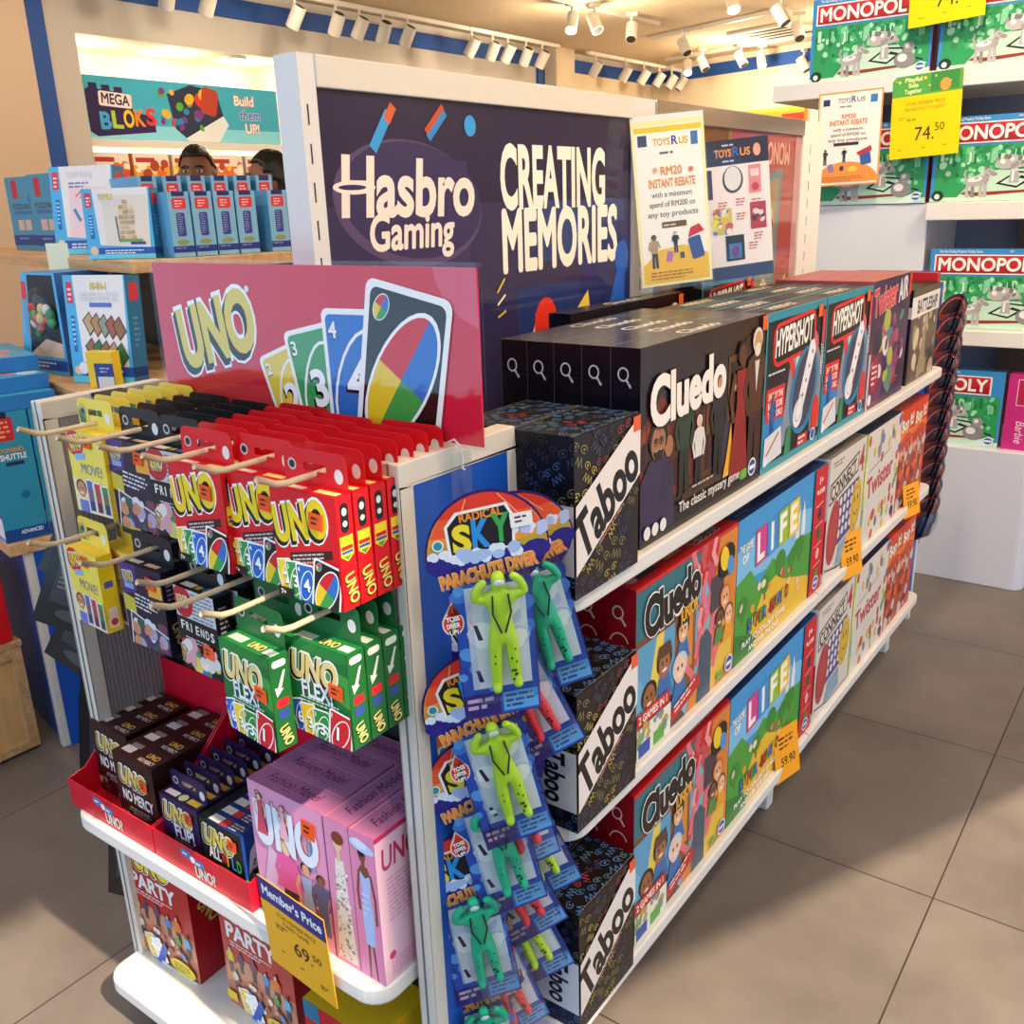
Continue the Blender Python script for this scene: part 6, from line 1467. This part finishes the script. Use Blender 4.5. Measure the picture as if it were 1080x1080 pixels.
mb = MB().box(-.037, .037, 0, .0015, 0, .116, 'f6f0d0'); mb.art(a, (-.037, 0, 0), (1, 0, 0), (0, 0, 1), (0, -1, 0)); o = mb.build('label_card', M['matte'], loc=lu(-.43, .325, 1.118)); o.rotation_euler = (0, 0, R(18)); tag(o, 'blank cream label card on the edge of the top plywood shelf', 'price tag')
yb = thing('label_holder', 'small yellow and navy label holder beside the deluxe game set box', 'price tag', lu(.075, .22, .913), R(20)); MB().box(-.035, .035, 0, .03, 0, .085, 'f0c81e').build('holder', M['card'], yb)
a = Art(5, 5.6); a.rect(0, 0, 5, 5.6, '2a3f86'); a.rect(.6, 0, 5, 2.6, 'd8d4d0'); a.greek(1.4, 4.4, 3, 2, .8, 'aab4d8'); mb = MB().box(-.015, .036, -.0015, 0, 0, .058, '2a3f86'); mb.art(a, (-.0145, -.0015, .001), (1, 0, 0), (0, 0, 1), (0, -1, 0)); mb.build('label_insert', M['card'], yb)
# oak bin with the red crate
t = thing('oak_cabinet', 'low oak cabinet with a framed side panel at the left edge', 'cabinet', (-2.28, 1.0, 0), R(-1.5))
MB().box(-.6, -.012, -1.0, 0, .01, .286).build('body', M['oak'], t); fr_ = MB(); fr_.box(-.012, 0, -1.0, 0, .262, .29); fr_.box(-.012, 0, -.025, 0, .01, .262); fr_.box(-.012, 0, -1.0, -.026, .01, .03); fr_.build('panel_frame', M['wood'], t)
MB().box(-.62, .003, -1.01, .004, .29, .306).build('top_board', M['wood'], t, bevel=.002)
tag(MB().box(-.55, 0, -.95, 0, 0, .22).build('red_crate', principled('red_laminate', 'd8121c', rough=.4), loc=(-2.285, .99, .307), rz=R(-1.5), bevel=.004), 'plain bright red crate standing on the oak cabinet', 'crate')
# ================================================================== white wall unit with the green boxes
ru = thing('white_shelf_bay', 'white shelf bay at the right with three ledges of green boxes', 'shelf unit', (-.8, 3.5, 0))
def RU(mb, name, mat, **k):
    o = mb.build(name, mat, ru, **k); o.location = (.8, -3.5, 0); return o
RU(MB().box(-1.22, -.815, 3.43, 3.86, 0, 1.258), 'pillar', principled('cool_white_panel', 'd6d9e2', rough=.35), bevel=.003)
RU(MB().prism(shelf_plan(-.815, -.385, 3.38, 3.86, .04, ('x1y0',)), .0, .474), 'base', principled('cool_white_base', 'd6d9e4', rough=.35), bevel=.003)
RU(MB().box(-.812, -.2, 3.38, 3.86, 1.205, 1.260), 'shelf', M['white'], bevel=.003)
RU(MB().box(-.812, -.2, 3.38, 3.86, .812, .862), 'shelf', M['white'], bevel=.003)
RU(MB().box(-1.345, -.2, 3.38, 3.86, 1.598, 1.650), 'shelf', M['white'], bevel=.003)
RU(MB().box(-1.345, -.2, 3.40, 3.86, 1.965, 2.01), 'shelf', M['white'], bevel=.003)
RU(MB().box(-1.2, -.2, 3.86, 3.88, 0, 2.2), 'back_panel', principled('slate_back', '7f87a0', rough=.5))
RU(MB().box(-1.26, -1.16, 3.70, 3.88, 1.26, 1.598), 'upright', principled('brown_upright', '5a4338', rough=.5))
RU(MB().box(-.60, -.44, 3.80, 3.859, .863, 1.204), 'upright', principled('brown_upright', '5a4338', rough=.5))
RU(MB().box(-.62, -.44, 3.80, 3.859, .475, .811), 'upright', principled('brown_upright', '5a4338', rough=.5))
W_, H_, D_ = 38.4, 25.2, 5.0
def trading_art():
    f = Art(W_, H_); f.rect(0, 0, W_, H_, '3a8fd0'); f.poly([(1, 0), (W_ - .8, 0), (W_ - .8, 16.6), (1.0, 16.6)], '2f9a58')
    f.blobs(2, 6, W_ - 2, 16, 22, ('3fb56a', '1f7a44', '7fd09a', '2a8a50', 'a8e0b8'), .5, 1.2, 21)
    rnd = random.Random(8); f.k += 1
    for k in range(34):
        x, y, h = rnd.uniform(2, W_ - 3), rnd.uniform(11, 13), rnd.uniform(1.5, 3.6); f.rect(x, y, x + rnd.uniform(.6, 1.2), y + h, rnd.choice(('7fd0a0', '1f7a44', '4ab878', 'c8ecd4')), same=True)
    f.poly([(7, 0), (W_ - 4, 0), (W_ - 10, 9), (15, 9)], 'bfe0c8'); f.poly([(0, 0), (W_, 0), (W_, 1.6), (0, 1.2)], 'c6e6d0')
    f.poly([(19, 5), (25, 3.6), (29, 6), (23, 7.6)], '17201c'); f.poly([(20.4, 5.2), (25, 4.2), (27.6, 6), (23, 7)], 'c8e6d2'); f.poly([(9, 2.2), (13, 1.4), (33, 2.6), (33, 3.2), (13, 2.6), (11, 3.4)], '8a2f28')
    f.line([(26, 7), (36, 4)], .5, '17201c'); f.line([(24, 8.4), (34, 7.4)], .5, '17201c')
    # silver dog, thimble and duck tokens
    f.line([(10.6, 6.6), (9.8, 8.0), (10.2, 9.2)], .7, 'a8a4a6')
    for x, dx in ((11.2, -.3), (12.4, .2), (15.0, -.1), (16.0, .3)): f.line([(x, 5.4), (x + dx, 3.2), (x + dx * .4, 1.6), (x + dx * .4 + .5, 1.5)], 1.0, 'b4b0b2' if x != 12.4 else '8a8688')
    f.ell(13.4, 6.0, 3.2, 1.6, 'b0acae', rot=6); f.ell(13.0, 6.5, 2.2, .8, 'e6e2e2', rot=6); f.poly([(14.8, 5.4), (16.8, 5.6), (17.4, 8.4), (15.6, 8.2)], 'a8a4a6'); f.ell(16.8, 8.6, 1.4, 1.1, 'b8b4b6'); f.ell(18.2, 8.0, 1.1, .6, '9a9698', rot=-14); f.poly([(15.6, 9.0), (15.4, 10.6), (16.5, 9.6)], '8a8688'); f.poly([(16.8, 9.4), (17.2, 10.8), (17.6, 9.2)], 'a8a4a6'); f.ell(17.0, 8.8, .22, .22, '2a2628'); f.blobs(11, 5, 17, 8, 6, ('d8d4d6', '8e8a8c'), .15, .35, 3)
    f.poly([(22.6, 5.2), (25.6, 5.2), (25.2, 9), (23.0, 9)], 'b0acae'); f.rect(23.4, 5.6, 24, 8.8, 'f0eeee'); f.ell(24.1, 9, 1.1, .5, 'd8d4d6')
    f.ell(30.6, 4.4, 3.3, 2.5, '8a8688', n=24); f.ell(29.8, 5, 1.5, 1.2, 'e8e4e4'); f.ell(31.6, 8, 1.7, 1.6, '9a9698'); f.ell(31.2, 8.4, .7, .7, 'eceaea'); f.poly([(29, 8.6), (30.4, 8.4), (30.2, 7.6)], '8a8688')
    f.poly([(18.4, 11.4), (22, 13.6), (27, 12.6), (28.6, 10), (24, 9.4), (20, 9.2)], 'b8b4b4'); f.blobs(18.6, 9.6, 28, 13, 5, ('e8e6e4', '7a7678', '9a9698'), .4, .9, 6)
    f.rect(1.4, 17.2, 34.6, 23.4, 'f4ece6'); f.rect(1.9, 17.6, 34.1, 23.0, 'c8242c'); f.poly([(1.9, 17.6), (34.1, 17.6), (34.1, 20), (1.9, 18.6)], 'a8161f'); f.text('MONOPOLY', 2.8, 18.4, 3.9, 'f8f2ec', w=30.4, bold=.05, sh='6a1014', sd=(.15, -.15))
    f.text('The Fast-Dealing Property Trading Game', 2.6, 24, .8, 'e8f0f8', w=13, bold=.03); f.ell(24, 24.4, .7, .4, 'a8bcd0')
    f.poly([(W_ - 10, 0), (W_ - 4, 0), (W_ - 1, 3), (W_ - 3, 3.6)], 'd8efe0'); f.ell(35.4, 2.0, 1.6, 1.4, 'e6ecf4'); f.ell(35.4, 2.0, 1.3, 1.1, '2a6ab0'); f.rect(34.3, 1.7, 36.5, 2.3, 'e6ecf4'); f.ell(2.4, 1.8, 1.8, 1.6, '16361f'); f.ell(2.2, 1.6, .8, .8, 'e6ece8')
    return f
fa = trading_art()
r_ = Art(D_, H_); r_.rect(0, 0, D_, H_, '8f2028')
mo = Run(card_box('trading_game_box', W_, D_, H_, '2a6a8f', {'front': fa, 'right': r_})); tag(mo.root, 'x', 'board game box')
for x, z, lb in ((-1.045, 1.651, 'green trading game box, left one on the highest ledge'), (-.640, 1.651, 'green trading game box behind the cut off yellow tag on the highest ledge'),
                 (-1.020, 1.2595, 'green trading game box standing on the white pillar behind the cream promotion card'), (-.622, 1.261, 'green trading game box right of the yellow price tag on the second ledge'),
                 (-.600, .863, 'green trading game box on the third ledge beside the far end of the long unit'), (-.715, .4745, 'green trading game box on the low base, half hidden by the hanging toys')):
    mo.put((x, 3.425, z), 0, lb, 'green trading games')
a = Art(12, 25); a.rect(0, 0, 12, 25, 'c82a80'); a.rrect(4.6, 19, 3.6, 8.6, .3, 'f0d8e4'); a.rrect(4.6, 19, 3.2, 8.2, .3, 'b81f4a'); a.text('MONOPOLY', 5.6, 22.6, 1.9, 'f6eaf0', w=7.4, bold=.05, rot=-90); a.text('Barbie', 3.6, 9.6, 2.6, 'f4d6e6', w=7.4, shear=.2, rot=-90)
o = card_box('pink_game_box', 12, 5, 25, 'c82a80', {'front': a}); o.location = (-.452, 3.425, .4745); tag(o, 'magenta pink game box standing right of the low green box', 'board game box')
# tags hanging from the ledges
a = Art(20.5, 29); a.rect(0, 0, 20.5, 29, 'e8954a'); a.rect(.5, .5, 20, 28.5, 'f8ece4'); a.text('TOYS', 6.4, 25.6, 1.4, '6a5a5a', w=4, bold=.03); a.text('R', 10.6, 25.6, 1.8, '2a4a9a', bold=.05); a.text('US', 12.4, 25.6, 1.4, '6a5a5a', w=2.6, bold=.03); a.greek(7, 24.2, 6.4, 1, .9, '7a6a6a'); a.rect(1.6, 25, 3.8, 27, '2a3050'); a.rect(16.6, 25, 18.8, 27.4, '3a78b8')
a.text('RM20', 10, 20.8, 1.3, 'd8702c', al='c', w=4.4, bold=.05); a.text('INSTANT REBATE', 10, 18.8, 1.5, 'd8702c', al='c', w=12, bold=.05)
for k, s_ in enumerate(('with a minimum', 'spend of RM200 on', 'any toy products')): a.text(s_, 10, 17 - 1.6 * k, .95, '4a4040', al='c', w=9.5 + 1.5 * k, bold=.02)
a.rect(5.6, 12.4, 13.6, 13.4, '3a2a24'); a.ell(10, 1, 10.4, 6.4, 'f0913a', a0=0, a1=180, n=24); a.person(3, 6.6, 5, '5a4a40', '3a3a3a', '4a443c', '1a1410', arm=.8); a.rrect(16, 8.4, 3.4, 4.4, .5, '3a5aa0', 10); a.poly([(13, 10), (17.6, 12), (18, 10.4), (14, 9)], 'b8303a'); a.person(9.2, 7.2, 4.6, 'e8d0b8', '22222a', '22222a', '1a1a1a', arm=.8); a.rrect(5, 5.6, 1.8, 2.6, .3, '8a78b0', 14); a.ell(8.6, 5.4, .7, .8, '3a3a40'); a.ell(12, 5, 1.6, .9, 'e8c04a'); a.greek(2, 2.6, 15, 3, .6, 'b8702c')
mb = MB().box(-.1025, .1025, 0, .0012, 0, .29, 'f8ece4'); mb.art(a, (-.1025, 0, 0), (1, 0, 0), (0, 0, 1), (0, -1, 0)); o = mb.build('promotion_sign', M['card'], loc=(-1.066, 3.355, 1.322)); o.rotation_euler = (R(-2), R(-1.5), R(3)); tag(o, 'cream promotion card with an orange border hanging before the green box on the pillar', 'sign')
def ytag(name, lb, loc, w, h, art):
    mb = MB().box(-w / 200, w / 200, 0, .0012, 0, h * .01, 'f8d400'); mb.art(art, (-w / 200, 0, 0), (1, 0, 0), (0, 0, 1), (0, -1, 0)); o = mb.build(name, M['matte'], loc=loc); o.rotation_euler = (R(-3), R(-3), R(-3)); tag(o, lb, 'price tag')
a = Art(21, 24.5); a.rect(0, 0, 21, 24.5, 'f8d400'); a.rect(0, 18.4, 21, 24.5, '57a84a'); a.rect(11.6, 19, 20, 24.4, '3f8f45')
for k, s_ in enumerate(('Playful', 'Side', 'Together')): a.text(s_, 6.4, 22.6 - 1.7 * k, 1.2, 'e8f0a8', al='c', w=5.2 if k != 1 else 3, bold=.05)
a.blobs(1, 19, 20, 24, 3, ('f0d83a', 'e8f0a0'), .25, .5, 3); a.ell(16, 20.6, 1.6, 1.8, 'e8a04a')
a.text('STAR MEMBER PRICE', 4.6, 15.6, .95, 'a8860c', w=11.6, bold=.01); a.text('MONOPOLY CLASSIC', 4.4, 13.9, .95, 'a8860c', w=11.8, bold=.01); a.greek(2.4, 12, 2.4, 2, .6, 'b8940c'); a.text('86.90', 5, 10.9, .9, '6a5608', w=2.6)
a.text('74.', 7.6, 5.0, 4.0, '3a3008', w=5.8, bold=.0); a.text('50', 13.6, 7.4, 2.3, '4a3c08', w=2.8); a.greek(2.4, 2.4, 2.6, 1, .5, '8a7008'); a.greek(10, 2.6, 1.8, 1, .5, '8a7008'); a.greek(16.4, 2.8, 2, 1, .5, '8a7008')
ytag('price_tag', 'yellow price tag with a green header hanging from the highest white ledge', (-.832, 3.362, 1.400), 21, 24.5, a)
a = Art(22, 24); a.rect(0, 0, 22, 24, 'f8d400'); a.rect(0, 18, 22, 24, '57a84a'); a.text('74.', 8, 4.6, 4.2, '3a3008', w=6.2); a.text('50', 15, 7, 2.3, '4a3c08', w=2.8); a.greek(3, 2.2, 2.6, 1, .5, '8a7008'); a.greek(10, 2.6, 1.8, 1, .5, '8a7008'); a.greek(17, 3, 2, 1, .5, '8a7008')
ytag('price_tag', 'yellow price tag cut by the top of the picture, before the highest green boxes', (-.806, 3.362, 1.780), 21.5, 24, a)

# ================================================================== two shoppers beyond the left shelves
def body(name, label, loc, yaw, H, shirt, mask):
    t = thing(name, label, 'person', loc, yaw)
    k = H / 1.62
    J = [((0, 0, .93), (.15, .11)), ((0, 0, 1.10), (.14, .10)), ((0, .01, 1.26), (.16, .10)), ((0, .015, 1.36), (.10, .075)), ((0, .01, 1.42), .052), ((0, -.005, 1.47), .058),
         ((.17, .01, 1.33), .056), ((.22, .02, 1.08), .044), ((.21, -.06, .86), .033), ((.21, -.09, .78), (.03, .018)), ((-.17, .01, 1.33), .056), ((-.22, .02, 1.08), .044), ((-.21, -.06, .86), .033), ((-.21, -.09, .78), (.03, .018)),
         ((.09, 0, .86), .088), ((.10, -.01, .47), .06), ((.10, .02, .08), .04), ((.10, -.10, .03), (.042, .03)), ((-.09, 0, .86), .088), ((-.10, -.01, .47), .06), ((-.10, .02, .08), .04), ((-.10, -.10, .03), (.042, .03))]
    E = [(0, 1), (1, 2), (2, 3), (3, 4), (4, 5), (2, 6), (6, 7), (7, 8), (8, 9), (2, 10), (10, 11), (11, 12), (12, 13), (0, 14), (14, 15), (15, 16), (16, 17), (0, 18), (18, 19), (19, 20), (20, 21)]
    J = [(tuple(c * k for c in p), tuple(q * k for q in r) if isinstance(r, tuple) else r * k) for p, r in J]
    me = skin_mesh('clothed_body', J, E, shirt, 2)
    bo = bpy.data.objects.new('clothed_body', me); COL.objects.link(bo); bo.parent = t
    # head: one surface shaped from a ball
    bm = bmesh.new(); bmesh.ops.create_uvsphere(bm, u_segments=40, v_segments=28, radius=1)
    for v in bm.verts:
        x, y, z = v.co
        sx_, sy_, sz_ = .074, .094, .112
        if z < 0: sx_ *= 1 - .22 * z * z; 
        fx = 1.0
        p = Vector((x * sx_ * fx, y * sy_, z * sz_))
        f = max(0, -y)
        p.y -= .020 * f * math.exp(-((x / .20) ** 2)) * math.exp(-((z + .10) / .16) ** 2)      # nose
        p.y -= .006 * f * math.exp(-((x / .34) ** 2)) * math.exp(-((z + .48) / .09) ** 2)      # lips
        p.y -= .006 * f * math.exp(-((x / .30) ** 2)) * math.exp(-((z + .80) / .16) ** 2)      # chin
        for s_ in (-1, 1):
            p.y += .008 * f * math.exp(-(((x - s_ * .40) / .18) ** 2)) * math.exp(-((z - .10) / .10) ** 2)  # eye sockets
            p.x += s_ * .016 * math.exp(-((y - .05) / .16) ** 2) * math.exp(-((z - .0) / .26) ** 2) * (1 if x * s_ > .8 else 0)  # ears
        v.co = p * k + Vector((0, -.015, 1.555)) * k
    hm = bpy.data.meshes.new('head'); bm.to_mesh(hm); bm.free(); hm.materials.append(M['skin']); hm.polygons.foreach_set('use_smooth', [True] * len(hm.polygons))
    hd = bpy.data.objects.new('head', hm); COL.objects.link(hd); hd.parent = t
    ey = MB()
    for s_ in (-1, 1):
        ey.ball((s_ * .030 * k, -.098 * k, 1.567 * k), (.013 * k, .008 * k, .007 * k), n=12, m=8)
    ey.build('eyes', M['eye'], hd, smooth=True)
    pu = MB()
    for s_ in (-1, 1):
        pu.ball((s_ * .030 * k, -.104 * k, 1.567 * k), (.006 * k, .004 * k, .006 * k), n=10, m=6)
        pu.tube([(s_ * .014 * k, -.106 * k, 1.585 * k), (s_ * .030 * k, -.106 * k, 1.590 * k), (s_ * .048 * k, -.092 * k, 1.584 * k)], .004 * k, 8)
    pu.build('brows_and_pupils', M['hair'], hd, smooth=True)
    bm = bmesh.new(); bmesh.ops.create_uvsphere(bm, u_segments=32, v_segments=24, radius=1)
    rnd = random.Random(int(H * 100))
    dele = []
    for v in bm.verts:
        x, y, z = v.co
        hairline = .52 if y < -.35 else (.20 if y < .0 else (-.05 if y < .3 else -.62))
        if z < hairline: dele.append(v)
        n_ = 1 + rnd.uniform(-.02, .05)
        v.co = Vector((x * .082 * n_, y * .103 * n_, z * .124 * n_)) * k + Vector((0, -.010, 1.558)) * k
    bmesh.ops.delete(bm, geom=dele, context='VERTS')
    hm = bpy.data.meshes.new('hair'); bm.to_mesh(hm); bm.free(); hm.materials.append(M['hair']); hm.polygons.foreach_set('use_smooth', [True] * len(hm.polygons))
    hr = bpy.data.objects.new('hair', hm); COL.objects.link(hr); hr.parent = hd
    so = hr.modifiers.new('thick', 'SOLIDIFY'); so.thickness = .008
    if mask:
        mk = MB().ball((0, -.06 * k, 1.513 * k), (.066 * k, .068 * k, .045 * k), n=24, m=14).build('face_mask', M['mask'], hd, smooth=True)
        mk['label'] = 'grey face mask'
    return t
body('person', 'dark haired person in a grey face mask looking down over the rear row of boxes', (-3.60, 2.69, 0), R(40), 1.515, M['shirt'], True)
body('person', 'short haired person in profile facing left beside the white post', (-3.02, 2.60, 0), R(-50), 1.465, M['shirt2'], False)

# ================================================================== camera, daylight, lamps and added fill lights
cam = bpy.data.cameras.new('camera'); cam.sensor_width = 36; cam.sensor_fit = 'HORIZONTAL'; cam.lens = 1002.55 / 1080 * 36; cam.clip_start = .02; cam.clip_end = 60
co = bpy.data.objects.new('camera', cam); COL.objects.link(co)
yw, pt, rl = R(36.5826), R(18.0015), R(1.8452)
fwd = Vector((-math.sin(yw) * math.cos(pt), math.cos(yw) * math.cos(pt), -math.sin(pt)))
rgt = Vector((math.cos(yw), math.sin(yw), 0)); dwn = fwd.cross(rgt)
r2 = rgt * math.cos(rl) + dwn * math.sin(rl); d2 = dwn * math.cos(rl) - rgt * math.sin(rl)
co.matrix_world = Matrix(((r2.x, -d2.x, -fwd.x, 0), (r2.y, -d2.y, -fwd.y, 0), (r2.z, -d2.z, -fwd.z, 1.30), (0, 0, 0, 1)))
scene.camera = co

wd = bpy.data.worlds.new('daylight'); scene.world = wd; wd.use_nodes = True
bg = wd.node_tree.nodes['Background']; bg.inputs[0].default_value = (.50, .73, 1.0, 1); bg.inputs[1].default_value = 1.9
def sun(name, d, e, col, ang):
    l = bpy.data.lights.new(name, 'SUN'); l.energy = e; l.color = col; l.angle = R(ang)
    o = bpy.data.objects.new(name, l); COL.objects.link(o); o.rotation_euler = Vector(d).to_track_quat('-Z', 'Y').to_euler(); return o
sun('sun', (-.98, .19, -.98), 8.5, (1, .80, .56), 1.2)
def spot(p, aim, e, ang=95, col=(1, .80, .58), size=.07):
    l = bpy.data.lights.new('track_lamp', 'SPOT'); l.energy = e; l.color = col; l.spot_size = R(ang); l.spot_blend = .7; l.shadow_soft_size = size
    o = bpy.data.objects.new('track_lamp', l); COL.objects.link(o); o.location = p; o.rotation_euler = (Vector(aim) - Vector(p)).to_track_quat('-Z', 'Y').to_euler()
for p, aim, e in (((.4, .2, 2.65), (-.9, .9, .8), 40), ((.5, 1.5, 2.65), (-.7, 1.6, .9), 50), ((.4, 2.6, 2.65), (-.7, 2.4, .9), 50), ((-.9, -.4, 2.65), (-1.0, .8, .8), 20),
                  ((-1.6, .9, 2.65), (-1.0, 1.6, .9), 40), ((-1.8, 2.0, 2.65), (-2.4, 1.6, .9), 40), ((-3.2, .6, 2.65), (-2.5, 1.4, .8), 45), ((-.6, 2.2, 2.65), (-.85, 3.5, 1.6), 100), ((.3, 2.4, 2.65), (-.7, 3.6, .7), 35),
                  ((-4.6, 2.6, 2.65), (-5.9, 3.0, 1.6), 40), ((-4.6, 4.6, 2.65), (-6.0, 5.0, 1.9), 40), ((-4.6, 7.0, 2.65), (-6.0, 7.4, 1.9), 40), ((-4.4, 9.0, 2.65), (-5.0, 11.0, 1.9), 70), ((-3.0, 8.6, 2.65), (-3.4, 10.6, 1.9), 60)):
    spot(p, aim, e)
def lamp(p, e, col=(1, .80, .56), r=.06):  # added fill points without a fitting of their own
    l = bpy.data.lights.new('fill_light', 'POINT'); l.energy = e; l.color = col; l.shadow_soft_size = r
    o = bpy.data.objects.new('fill_light', l); COL.objects.link(o); o.location = p
for y in (3.95, 4.6, 5.3): lamp((-6.3, y, 2.28), 9)  # added to brighten the niche soffit
lamp((-6.25, 4.6, 1.68), 6)
for p, e in (((-4.4, 7.2, 2.42), 42), ((-4.3, 9.9, 2.42), 45), ((-3.2, 7.3, 2.45), 30), ((-2.9, 9.2, 2.4), 38), ((-1.2, 5.8, 2.4), 45), ((-4.6, 4.2, 2.45), 25), ((.6, 1.2, 2.3), 20), ((.6, 3.2, 2.3), 26), ((-4.4, 1.2, 2.4), 25)): lamp(p, e)  # added to brighten ceiling and far walls, some near lit spotlights
spot((-4.2, 3.9, 2.65), (-3.1, 2.5, 1.4), 25)
def area(p, aim, e, sx, sy, col):
    l = bpy.data.lights.new('ceiling_panel', 'AREA'); l.shape = 'RECTANGLE'; l.size = sx; l.size_y = sy; l.energy = e; l.color = col
    o = bpy.data.objects.new('ceiling_panel', l); COL.objects.link(o); o.location = p; o.rotation_euler = (Vector(aim) - Vector(p)).to_track_quat('-Z', 'Y').to_euler()
# ceiling light: renderer bounce plus the added fill lights above
vs = scene.view_settings
vs.view_transform = 'Standard'; vs.look = 'None'; vs.gamma = 1.0; vs.use_curve_mapping = False; vs.exposure = -.14
scene.cycles.max_bounces = 8; scene.cycles.diffuse_bounces = 4; scene.cycles.transparent_max_bounces = 16; scene.cycles.caustics_reflective = False; scene.cycles.caustics_refractive = False
scene.cycles.sample_clamp_indirect = 6
